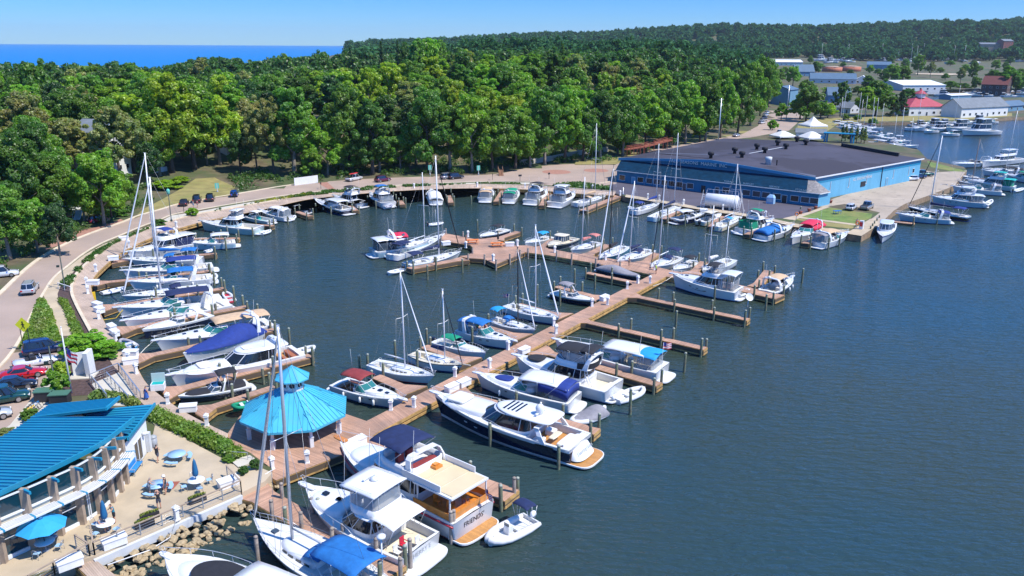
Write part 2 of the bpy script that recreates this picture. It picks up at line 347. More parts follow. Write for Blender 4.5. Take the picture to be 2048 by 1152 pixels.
BW_OUT=[(184.7,669.6),(160.6,626),(151,607),(143,588),(143,571.6),(151,549),(170,530),(193,510.6),(221.6,488),(257,472),(295.5,456),(321,449),(355.5,437.5),(394.4,428),(439,421),(494,410.5),(547,402),(628,385),(736,375),(832,370.5),(952,369),(1060,371),(1152,378),(1232,384)]
BW_IN=[(240,690.6),(225,671),(209,645.5),(199,623),(186,594),(180,571.6),(188,552),(205.6,534.7),(221.6,520),(244,504),(266.6,491),(295.5,478.5),(322,467),(355.5,457),(400,444.4),(450,433),(505.5,424),(576,407),(628,396),(736,386),(788,382),(900,376.5),(1000,376.5),(1060,379),(1150,387),(1228,391)]
BL_OUT=[(184.7,669.6),(207,699),(229,737),(240.7,743),(279,806),(310,821.6),(392,857),(455,892)]
BL_IN=[(240,690.6),(251.7,705),(270.7,727.5),(290,766.7),(321.7,792),(354,815),(396,839),(456,867)]
WBAY=[Vector((-61,18.4)),Vector((-31.3,52.3)),Vector((-23.4,61.0))]+pxl([(505,960),(545,938),(500,905),(456,886),(394,852),(330,814),(288,786),(252,738),(233,722),(200,680),(182,640),(168,600),(164,571),(174,545),(200,520),(235,495),(280,474),(322,458),(394,436),(500,417),(628,391),(736,381),(900,373.5),(1060,375),(1150,382),(1232,387),(1252,393),(1330,406),(1406,419),(1483,430),(1542,440),(1586,452),(1650,460.5),(1692,466),(1723,471),(1752,455),(1788,421),(1809,408),(1846,395),(1908,372),(1934,341),(1928,334),(1854,318),(1838,300),(1770,285),(1700,268),(1665,250),(1682,246),(1821,244),(1917,242.5),(2024,235),(2048,234),(2300,231)])+[Vector((900,520)),Vector((900,-70)),Vector((-61,-70))]
CHAN=pxl([(1790,193),(1870,186),(2000,183),(2120,184),(2120,198),(1960,199),(1870,202)])
SHORE=[Vector(p) for p in [(-420,-400),(-380,200),(-325,480),(-300,900),(-420,1600),(-640,3500),(-1300,7000),(-1900,10500)]]
LAKE=SHORE+[Vector((-14000,10500)),Vector((-14000,-400))]
FOOT=pxl([(-60,590),(0,560),(135,485),(250,443),(353,408),(450,392),(636,366),(740,357),(880,352),(992,350),(1050,336),(1100,329),(1230,329),(1300,300),(1480,268),(1512,250),(1536,215),(1551,180),(1558,150)])
HILL=[Vector((-110,-60))]+FOOT+[Vector((520,1400)),Vector((-600,1400)),Vector((-600,-60))]
def hgt(x,y):
 h=1.4
 if inpoly(x,y,HILL):
  d=linedist(x,y,FOOT)
  A=6.5+7.5*sstep(-90,-10,x)
  h+=A*sstep(5,85,d)+2*sstep(60,200,d)*math.sin(x*.02+1)*math.cos(y*.017)
  h+=4*sstep(400,700,y)
 if y>500: h=max(h,1.4+.012*min(y-500,1300))
 if y>1100:
  a=max(-.2,min(.7,x/y))
  h+=(14+70*(a+.12)/.7*1.0)*sstep(1450,2400,y)*(1+.12*math.sin(x*.004)+.08*math.sin(x*.011+2))
 if x<0 or y>1500:
  ds=linedist(x,y,SHORE);h=.0+(h-.0)*sstep(-5,90,ds)
 return h
def build_terrain():
 pts=[];edges=[]
 def loop(P,closed=True):
  o=len(pts);pts.extend([Vector(p[:2]) for p in P])
  n=len(P)
  for i in range(n if closed else n-1): edges.append((o+i,o+(i+1)%n))
 loop(WBAY);loop(CHAN);loop(SHORE,False)
 con=[WBAY+[WBAY[0]],CHAN+[CHAN[0]]]
 rr=random.Random(3)
 def ok(x,y,m):
  if inpoly(x,y,WBAY) or inpoly(x,y,CHAN) or inpoly(x,y,LAKE): return False
  return all(linedist(x,y,c)>m for c in con)
 for gx in range(-440,341,10):
  for gy in range(-60,721,10):
   x,y=gx+rr.uniform(-1,1),gy+rr.uniform(-1,1)
   if ok(x,y,3): pts.append(Vector((x,y)))
 for gx in range(-2600,4000,110):
  for gy in range(-400,4600,110):
   if -450<gx<350 and -70<gy<730: continue
   if ok(gx,gy,20): pts.append(Vector((gx,gy)))
 for gx in range(-4000,9001,1000):
  for gy in range(-400,10501,1000):
   if -2600<gx<4000 and gy<4600: continue
   if not inpoly(gx,gy,LAKE): pts.append(Vector((gx,gy)))
 v,e,f,*_=delaunay_2d_cdt(pts,edges,[],0,1e-4)
 keep=[]
 for t in f:
  c=(v[t[0]]+v[t[1]]+v[t[2]])/3
  if inpoly(c.x,c.y,WBAY) or inpoly(c.x,c.y,CHAN) or inpoly(c.x,c.y,LAKE): continue
  keep.append(list(t))
 V=[(p.x,p.y,hgt(p.x,p.y)) for p in v]
 me=bpy.data.meshes.new('terrain');me.from_pydata(V,[],keep);me.materials.append(MATS['earth'])
 me.polygons.foreach_set('use_smooth',[True]*len(keep));me.update()
 o=bpy.data.objects.new('terrain',me);COL.objects.link(o);o['kind']='structure'
 return BVHTree.FromPolygons([Vector(p) for p in V],keep)
TB=build_terrain()
def gz(x,y):
 h=TB.ray_cast(Vector((x,y,300)),Vector((0,0,-1)))
 return h[0].z if h[0] else 0.
def att(x,y):
 h=TB.ray_cast(Vector((0,0,H)),ray(x,y).normalized())
 return h[0].copy() if h[0] else at(x,y,1.4)
def struct(o): o['kind']='structure';return o
def sheet(name,pts,z,m,kind='structure'):
 mb=MB();mb.face([(p[0],p[1],0) for p in pts],0,[(p[0],p[1]) for p in pts])
 o=mb.build(name,m,loc=(0,0,z))
 bm=bmesh.new();bm.from_mesh(o.data);bmesh.ops.triangulate(bm,faces=bm.faces[:]);
 for f in bm.faces:
  if f.normal.z<0: f.normal_flip()
 bm.to_mesh(o.data);bm.free()
 o['kind']=kind;return o
def drape(name,poly,m,dz=.06,step=2.5):
 "sheet that follows the terrain"
 P=[Vector(p[:2]) for p in poly];pts=[];E=[]
 Q=[]
 for i in range(len(P)):
  a,b=P[i],P[(i+1)%len(P)];k=max(1,int((b-a).length/step))
  Q+=[a.lerp(b,j/k) for j in range(k)]
 pts=list(Q);E=[(i,(i+1)%len(Q)) for i in range(len(Q))]
 x0,x1=min(p.x for p in P),max(p.x for p in P);y0,y1=min(p.y for p in P),max(p.y for p in P)
 x=x0
 while x<x1:
  y=y0
  while y<y1:
   if inpoly(x,y,P) and linedist(x,y,P+[P[0]])>step*.4: pts.append(Vector((x,y)))
   y+=step
  x+=step
 v,e,f,*_=delaunay_2d_cdt(pts,E,[],1,1e-4)
 V=[(p.x,p.y,gz(p.x,p.y)+dz) for p in v]
 me=bpy.data.meshes.new(name);me.from_pydata(V,[],[list(t) for t in f if inpoly(*((v[t[0]]+v[t[1]]+v[t[2]])/3),P)]);me.materials.append(MATS[m]);me.update()
 o=bpy.data.objects.new(name,me);COL.objects.link(o);o['kind']='structure';return o
def band(name,L,Rr,z,m,thick=0,n=80,side=None,smooth=True):
 "strip between two lines; uv u along, v across"
 a=smoothline(L,n) if smooth else resample(L,n);b=smoothline(Rr,n) if smooth else resample(Rr,n)
 mb=MB();u=0
 for i in range(n-1):
  l=((a[i+1]-a[i]).length+(b[i+1]-b[i]).length)/2;w=(a[i]-b[i]).length
  mb.face([(*a[i],z),(*b[i],z),(*b[i+1],z),(*a[i+1],z)],0,[(u,0),(u,w),(u+l,w),(u+l,0)])
  if thick:
   for q in (a,b): mb.face([(*q[i],z),(*q[i+1],z),(*q[i+1],z-thick),(*q[i],z-thick)],1)
  u+=l
 o=mb.build(name,[m,side or m]);
 bm=bmesh.new();bm.from_mesh(o.data);bmesh.ops.recalc_face_normals(bm,faces=bm.faces[:])
 if sum(f.normal.z for f in bm.faces)<0: bmesh.ops.reverse_faces(bm,faces=bm.faces[:])
 bm.to_mesh(o.data);bm.free()
 return o,a,b
sheet('water',[(-300,-200),(1200,-200),(1200,900),(-300,900)],0,'harbourwater')
sheet('lake',[(-250,-1500)]+[(12200*math.sin(R(a)),12200*math.cos(R(a))) for a in range(8,-101,-3)],-.3,'lakewater')
mb=MB()
for P in (WBAY[:-3],CHAN+[CHAN[0]]):
 for a,b in zip(P,P[1:]): mb.face([(*a,1.4),(*b,1.4),(*b,-1.2),(*a,-1.2)],0)
struct(mb.build('shore_bank','seawall'))
# ---------------------------------------------------------------- roads and paving (each sheet a few mm above the last)
RD_R=[(-40,770),(29,706.6),(70.7,613.4),(86.7,587.7),(106,555.6),(135,533),(167,507),(205.6,485),(244,470),(282.7,452.8),(321,440),(343.7,428.5),(398,420),(440,412),(580,388.5),(688,378.5),(800,370),(952,363.5),(1060,363),(1130,368),(1200,368),(1232,360)]
RD_L=[(-60,640),(0,588),(32,555.6),(77,517),(135,485),(193,462),(250.5,443),(273,432),(327.7,417.5),(353,408),(450,392),(576,370),(636,364),(740,357),(880,352),(992,350),(1050,336),(1100,330),(1160,327),(1230,330)]
PARK=[(-80,640),(0,588),(32,556),(70,613),(40,690),(92,697),(120,700),(100,760),(40,830),(0,870),(-120,960)]
o,rl,rr_=band('road',pxl(RD_L),pxl(RD_R),1.408,'asphalt',n=110);struct(o)
sheet('parking_lot',pxl([(-160,760),(-30,600),(24,706),(92,698),(150,700),(95,800),(20,868),(-140,1000)]),1.404,'asphalt')
sheet('road_to_town',pxl([(1225,332),(1300,300),(1400,283),(1487,267),(1516,252),(1538,220),(1552,203),(1610,205),(1606,236),(1578,261),(1500,275),(1420,283),(1300,312),(1240,362)]),1.412,'asphalt')
sheet('crossroad',pxl([(1500,222),(1500,213),(1552,203),(1700,212),(1700,216),(1606,212)]),1.406,'asphalt')
def kerb(name,pts,z=1.4,w=.35,h=.13,m='kerb'):
 L=[p for p in pts];mb=MB()
 Lf=[];Rt=[]
 for i,p in enumerate(L):
  d=(L[min(i+1,len(L)-1)]-L[max(i-1,0)]).normalized();nn=Vector((-d.y,d.x))*w/2
  Lf.append(p+nn);Rt.append(p-nn)
 for i in range(len(L)-1):
  a,b,c,d=Lf[i],Lf[i+1],Rt[i+1],Rt[i]
  mb.face([(*a,z+h),(*d,z+h),(*c,z+h),(*b,z+h)]);mb.face([(*a,z),(*a,z+h),(*b,z+h),(*b,z)]);mb.face([(*d,z+h),(*d,z),(*c,z),(*c,z+h)])
 o=mb.build(name,m);return struct(o)
kerb('kerb',[p for p in rr_],w=.4);kerb('kerb',rl[0:60],w=.7)
SW_L=[(16,735),(75,616)]
sheet('sidewalk',pxl([(86.7,589),(104,560),(133,537),(167,511),(205.6,489),(244,474),(282.7,457),(321,444),(330,447),(300,456),(262,471),(225,488),(196,503),(168,524),(143,548),(134,557),(121,573),(115,588),(117,600),(132,622),(152,670),(130,672),(117,672),(101,620),(92,603)]),1.416,'concrete')
sheet('sidewalk',pxl([(330,447),(321,443),(344,431),(398,423),(440,415),(580,391),(688,381),(800,372.2),(952,365.5),(1060,365),(1100,368),(1060,368.5),(952,367.3),(800,374),(688,384),(580,395),(440,420),(398,428),(360,436)]),1.416,'concretelight')
sheet('sidewalk',pxl([(160,690),(192,690),(150,735),(118,790),(70,850),(20,905),(-60,960),(-60,905),(20,850),(70,790),(108,735)]),1.416,'concretelight')
sheet('planting_bed',pxl([(115,588),(121,573),(134,557),(143,548),(168,524),(196,503),(225,488),(262,471),(300,456),(326,449),(321,451),(295,459),(257,475),(222,491),(193,513),(170,533),(151,552),(144,572),(144,588),(152,607),(161,626),(185,670),(210,699),(235,740),(300,800),(285,812),(180,790),(105,795),(118,775),(145,700),(154,680),(152,668),(132,622),(117,600)]),1.42,'mulch')
sheet('grass_verge',pxl([(78,598),(88,600),(101,622),(117,672),(124,700),(90,700),(40,700),(34,688),(60,650)]),1.42,'grass')
sheet('planting_bed',pxl([(330,447),(360,436),(398,429),(440,421),(580,396),(688,385),(800,375),(952,368),(1060,369),(1060,371),(952,369.2),(832,371),(736,375.5),(628,385.5),(547,402),(494,411),(439,421.5),(394,428.5),(355,438)]),1.412,'mulch')
sheet('driveway',pxl([(135,485),(193,462),(250.5,443),(235,434),(190,441),(150,455),(100,480),(90,500)]),1.412,'brick')
sheet('plaza',pxl([(1060,350),(1090,333),(1160,327),(1232,330),(1236,362),(1232,368),(1180,374),(1120,373),(1060,366)]),1.416,'asphalt')
def disc(name,c,r,z,m,n=40):
 return sheet(name,[(c.x+r*math.cos(2*PI*k/n),c.y+r*math.sin(2*PI*k/n)) for k in range(n)],z,m)
disc('brick_circle',at(1113,344,1.4),4.3,1.421,'brick');disc('brick_circle',at(1192,341,1.4),3.8,1.421,'brick')
sheet('crosswalk',pxl([(636,366),(654,364),(672,380),(660,381)]),1.421,'brick')
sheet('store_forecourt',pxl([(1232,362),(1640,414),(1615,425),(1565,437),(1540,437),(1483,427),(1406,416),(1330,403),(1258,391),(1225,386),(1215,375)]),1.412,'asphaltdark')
sheet('east_lot',pxl([(1640,414),(1665,398),(1838,338),(1870,345),(1934,341),(1908,372),(1846,395),(1809,408),(1788,421),(1752,455),(1740,440),(1760,425),(1690,408),(1655,413)]),1.412,'asphaltold')
sheet('walkway',pxl([(1565,437),(1615,425),(1650,412),(1660,414),(1603,434),(1590,441)]),1.418,'concrete')
sheet('lawn',pxl([(1603,434),(1660,415),(1690,420),(1745,428),(1742,436),(1728,442),(1712,448)]),1.42,'grass')
sheet('walkway',pxl([(1596,436),(1603,434),(1712,448),(1710,451)]),1.424,'concrete')
sheet('grass_strip',pxl([(1590,439),(1597,437),(1708,451),(1706,458),(1650,452)]),1.42,'drygrass')
sheet('quay_walk',pxl([(1252,389),(1330,402),(1406,415),(1483,426),(1542,437),(1590,447),(1650,456),(1700,462),(1740,438),(1752,436),(1757,450),(1723,472),(1692,467),(1586,453.5),(1542,441.5),(1483,431.5),(1406,420.5),(1330,407),(1250,394)]),1.426,'concrete')
sheet('grass_strip',pxl([(1854,322),(1866,325),(1924,340),(1934,344),(1900,342),(1862,334)]),1.42,'grass')
sheet('roadside_grass',pxl([(1235,329),(1300,301),(1400,284),(1486,268),(1500,262),(1470,262),(1380,276),(1290,292),(1200,322)]),1.404,'drygrass')
sheet('seawall_lawn',pxl([(1682,244),(1821,241.5),(1917,240),(2024,232),(2024,226),(1880,232),(1800,232),(1640,237),(1600,240),(1590,262),(1655,262)]),1.404,'drygrass')
sheet('town_green',pxl([(1690,166),(1760,157),(1980,152),(2048,150),(2048,141),(1900,143),(1720,148)]),0,'grass').location.z=5.4
sheet('sand_lot',pxl([(1840,141),(1940,139),(1975,148),(1900,153),(1830,151)],6.),5.6+2.0,'sand')
drape('lawn',pxl([(268,438),(300,424),(352,409),(400,400),(466,391),(470,375),(430,362),(392,365),(340,392),(285,420)]),'drygrass',.10)
drape('lawn',[p for p in [att(x,y).xy for x,y in [(1150,330),(1230,329),(1245,312),(1215,318),(1150,320)]]],'drygrass',.12)
ZD=1.0
LAND=[]   # (short description, x, y) landmarks used when labels are written
def lm(s,p): LAND.append((s,p[0],p[1]))
# ---------------------------------------------------------------- boardwalk and docks
def edgeparts(root,path,z,water=True):
 "double fascia beam along a dock edge"
 mb=MB()
 for a,b in zip(path,path[1:]):
  for z0,z1,w in ((z-.36,z-.06,.10),(z-.78,z-.52,.12)):
   mb.bar((*a,(z0+z1)/2),(*b,(z0+z1)/2),w,z1-z0)
 return mb.build('beam','joist',root)
def walk(name,label,L,Rr,z,n=70,edge=None,m='deckwood',smooth=True,lipL=False):
 root=T(name,label,'boardwalk')
 o,a,b=band('deck',L,Rr,z,m,.12,n,'joist',smooth);o.parent=root
 edgeparts(root,[p for p in b],z)
 if lipL: k=kerb('edging',a,z-.02,.42,.22,'kerb');k.parent=root;del k['kind']
 return root
walk('boardwalk','grey plank boardwalk curving round the head of the basin below the road',pxl(BW_OUT,1.46),pxl(BW_IN,1.46),1.46,120,m='deckgrey',lipL=True)
walk('boardwalk','grey plank boardwalk running from the bend past the patio building to the gazebo',pxl(BL_OUT,1.456),pxl(BL_IN,1.456),1.456,40,m='deckgrey')
def deckpoly(name,label,poly,z,ang,m='deckwood',cat='dock',skip=()):
 "platform; planks run across direction ang"
 root=T(name,label,cat);P=[Vector(p[:2]) for p in poly]
 if sum(P[i-1].cross(P[i]) for i in range(len(P)))<0: P=P[::-1]
 c,s=math.cos(ang),math.sin(ang)
 mb=MB();mb.face([(*p,z) for p in P],0,[(p.x*c+p.y*s+500,-p.x*s+p.y*c+500) for p in P])
 o=mb.build('deck',m,root)
 bm=bmesh.new();bm.from_mesh(o.data);bmesh.ops.triangulate(bm,faces=bm.faces[:])
 for f in bm.faces:
  if f.normal.z<0:f.normal_flip()
 bm.to_mesh(o.data);bm.free()
 edgeparts(root,P+[P[0]],z-.005)
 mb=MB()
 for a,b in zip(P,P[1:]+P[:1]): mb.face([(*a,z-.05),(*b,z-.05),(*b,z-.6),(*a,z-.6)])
 k=mb.build('skirt','joistshade',root);k.scale=(.999,.999,1)  # added dark sheet, painted as the shade between the two beams
 return root
def finger(label,base,end,w=1.25,gus=1.6,z=ZD-.018,name='finger_dock',gl=2.2):
 "narrow dock with a flared foot"
 A,B=at(*base,z).xy,at(*end,z).xy;d=(B-A);l=d.length;d/=l;n=Vector((-d.y,d.x))
 P=[A+n*(w/2+gus),A+n*(w/2)+d*gl,B+n*w/2,B-n*w/2,A-n*w/2+d*gl,A-n*(w/2+gus)]
 r=deckpoly(name,label,P,z,math.atan2(d.y,d.x));lm(label,(A+B)/2)
 FING.append((A,B,w,label));return r
FING=[]
PIER_A=math.atan2(42,28)
deckpoly('gazebo_platform','wide brown plank platform under the blue roofed gazebo',pxl([(455,893),(500,925),(552,961),(686,909),(757,864),(733,842),(695,829),(640,812),(560,806),(480,832),(456,866)],ZD),ZD+.004,PIER_A)
walk('main_pier','long straight plank pier running from the gazebo to the outer docks',pxl([(733,842),(1304,548.5)],ZD),pxl([(757,864),(1334,552)],ZD),ZD,40,smooth=False)
mb=MB()
a,b=pxl([(757,864),(1334,552)],.35)
root=T('cross_pier','plank cross pier at the far end of the main pier carrying the sailboat slips','dock')
o,a,b=band('deck',pxl([(1049,490),(1100,498),(1180,511),(1284,527),(1345,541),(1400,552)],ZD),pxl([(1049,504),(1093,509.5),(1191,526.5),(1304,549),(1334,553),(1390,562)],ZD),ZD-.006,'deckwood',.12,30,'joist',False);o.parent=root;edgeparts(root,[p for p in b],ZD-.01)
deckpoly('end_platform','broad plank platform with picnic tables at the far end of the cross pier',pxl([(881,468),(893,467),(926,473),(949,478),(989,475.6),(996,481),(1010.5,486),(1035,491),(1049,490),(1049,505),(992,528.5),(969,518),(936,516),(919,512),(936,510),(944,505),(947,496),(940,490),(900,484),(884,480)],ZD),ZD-.012,PIER_A+.4)
FL=[  # label, base px, end px, width
('finger dock between the black covered runabout and the gazebo roof',(388,825),(550,773),1.2),
('long finger dock beside the white coupe yacht, white inflatable at its end',(326,786),(622,711),1.5),
('finger dock below the tan topped cruiser',(268,717),(549,658.5),1.3),
('finger dock between the green windscreen cruiser and the small black hulled cruiser',(236,661),(494,612.5),1.3),
('finger dock whose end holds the flag and the red lined inflatable',(202,616),(450,576),1.3),
('finger dock behind the small white inflatable at the bend of the boardwalk',(187,567),(422,541.5),1.3),
('finger dock beside the sailboat with bright blue covers',(226,522),(433,507),1.3),
('finger dock behind the white hardtop express boat',(318,478),(478,476.5),1.3),
('finger dock between the mint hulled sportfisher and the centre console',(420,444),(546,451.5),1.3),
('finger dock beside the dark topped outboard boat',(566,414),(621,432),1.3),
('finger dock between the navy hardtop cruiser and the two deck yacht',(672,390),(712,421),1.3),
('finger dock right of the yacht with a blue bimini',(787,384),(805,409),1.3),
('finger dock beside the closed white cabin boat at the head of the basin',(891,377),(902,405),1.3),
('finger dock between the tan topped boat and the green topped boat',(1008,378),(992,403),1.3),
('finger dock between the two white flybridge yachts at the head of the basin',(1100,382),(1083,411),1.3),
('long finger dock beside the sailboat with the tan boom cover',(1240,391),(1165,421),1.8),
('empty finger dock nearest the flybridge yacht with the black bimini',(1150,637.5),(1411,697),1.25),
('empty finger dock with a round dish at its end',(1254,588.5),(1497,639),1.25),
('finger dock between the black bimini yacht and the cyan canvas yacht',(1075,699),(1319,769),1.4),
('finger dock between the navy hulled yacht and the grey covered tender',(905,783),(1194,863),1.5),
('wide finger dock beside the trawler with the orange aft deck',(716,880),(1024,991),2.2),
('finger dock between the sportfishing boat and the big blue covered sailboat',(497,976),(790,1146),2.2),
('finger dock below the grey covered boat',(1286,568),(1174,545),1.2),
('finger dock behind the navy bowrider',(1206,597),(1112,572.5),1.2),
('finger dock behind the white sailboat with the rolled white jib',(1130,633),(1036,608),1.2),
('finger dock between the bright blue canvas cruiser and the small sloop',(1046,675),(966,651),1.2),
('finger dock between the green topped cabin boat and the cream trimmed sailboat',(940,724),(848,692),1.4),
('finger dock between the maroon canvas cruiser and the white sailboat',(826,783),(752,752),1.4),
('finger dock rising from the end platform past the dark topped runabout',(990,479),(1037,463),1.5),
('finger dock between the blue bimini runabout and the cream topped cruiser',(1078,497),(1108,477),1.2),
('finger dock between the salmon canvas sailboat and the teal hulled sailboat',(1172,511),(1217,489),1.6),
('finger dock between the bare boom sloop and the sailboat with the navy sail cover',(1284,528),(1314,506),1.4),
('finger dock on the right of the small black bimini boat',(1384,548),(1408,523),1.4),
('finger dock under the two sailboats with dark covers left of the platform',(930,517),(818,537),1.7),
('wide dock beyond the big white motor yacht at the outer end',(1392,556),(1560,594),3.0),
('short finger dock beside the tan topped express boat',(1512,574),(1538,541),1.6),
('finger dock left of the white hardtop express boat by the store',(1362,419),(1327,438),1.3),
('finger dock beside the tan topped fishing boat by the store',(1443,432),(1422,453),1.3),
('finger dock between the green topped flybridge boat and the royal blue covered cruiser',(1532,451),(1494,469),1.3),
('finger dock between the red canvas cruiser and the tan canvas cruiser',(1660,464),(1610,487),1.6)]
for s,b,e,w in FL: finger(s,b,e,w,z=ZD-.018,gus=(1.4 if w<1.6 else .6))
finger('low white floating dock left of the blue arch cruiser',(1788,443),(1829,447),1.6,0,.45,gl=.5)
deckpoly('patio_ramp','grey plank ramp leading down from the gap in the patio railing',pxl([(188,1118),(250,1165),(215,1190),(150,1130)],1.2),1.2,.8,'deckgrey')
# ---------------------------------------------------------------- pilings
def mkpile(m,h,r=.17):
 root=T('piling','','piling');mb=MB();mb.lathe((0,0,0),[(r*1.05,-2.2),(r,0),(r*.97,h*.6),(r*.95,h-.04),(r*.8,h)],10)
 a=mb.build('post',m,root);mb=MB();mb.lathe((0,0,0),[(r*.96,h-.16),(r*.98,h-.02),(r*.9,h+.02),(.02,h+.1)],10)
 b=mb.build('cap','piletop' if m=='pile' else m,root);return Proto(root,[a,b])
PT={('g',k):mkpile('pile',h) for k,h in ((0,2.0),(1,2.5),(2,3.0))};PT.update({('b',k):mkpile('pilegrey',h) for k,h in ((0,2.0),(1,2.4),(2,2.9))})
PILES=[]
def pile(p,kind='g',h=None):
 k=h if h is not None else random.choice((0,1,1));o=PT[(kind,k)].put((p[0],p[1],0),random.uniform(0,6));o.rotation_euler.x=random.uniform(-.02,.02);o.rotation_euler.y=random.uniform(-.02,.02);PILES.append((o,kind,k));return o
for x,y,h in [(980.5,892,1),(1116.7,939,1),(1260,829,2),(1351,655.5,1),(1368,744,1),(1137,787.5,1),(1149,567,1),(1189.4,578,1),(1120,611,1),(1074,600,1),(1428,602.6,1),(1531,621,1),(1603.4,566,1),(855,559.5,1),(925,546,1),(955,463,1),(790.8,718,1),(736,739,0),(720,741,0),(853.8,686,0),(834.7,739,1),(944.5,689.6,1),(517,634.7,0),(579.8,692,1),(527.7,768.7,0),(451,797,0),(455.6,471,0),(506,473.6,0),(452.8,501,1),(429,571,1),(469.4,604,1),(1369.7,452,1),(1455,466,1),(1477.5,458,1),(1392,444,0),(1548,483,1),(1569.8,476,0),(1656,499.6,1),(1677.5,493.7,1),(1824,439,0),(1873,449,1),(1884,397,0),(1924.6,409,0),(942.5,408,0),(736,408,0),(752,418,0),(632,424,0),(662,430,0),(576,450,0),(847.6,416,0),(1316,608,1),(1480,455,0),(1739,471,0),(1743,465,0),(1747,460,0),(1752,454,0),(1757,448,0),(1600,430,0),(1150,405,0),(1060,414,0)][:-2]:
 pile(at(x,y,0),'g',h)
for x,y,z,h in [(903,1087,0,2),(907,1084,0,2),(1001,1018,0,1),(517,1128,0,1),(626.7,1046.6,0,1),(566.6,1016,0,1),(544.6,1031,ZD,1),(604,1055,ZD,1),(664.8,1088,ZD,1),(688,1079,ZD,1),(752.7,1109.6,ZD,1),(801,1149,ZD,1),(821.5,1145,0,2),(1029,984,ZD,1)]:
 pile(at(x,y,z),'b',h)
rp=random.Random(5)
for A,B,w,l in FING:
 d=(B-A);L=d.length;d/=L;n=Vector((-d.y,d.x))
 for s in (-1,1):
  pile(B-d*.25+n*s*(w/2+.17))
 if L>9:
  for t in ((.5,) if L<14 else (.38,.7)):
   s=rp.choice((-1,1))
   pile(A+d*L*t+n*s*(w/2+.17));pile(A+d*(L*t+1.)-n*s*(w/2+.17))
for x,y in [(992,530),(1020,519),(1040,510),(926,473.5),(892,467),(882,481),(969,520),(1056,507),(1113,513),(1143,519),(1191,528),(1240,534),(936,519),(945,507)]:
 pile(at(x,y,ZD),'b',0)
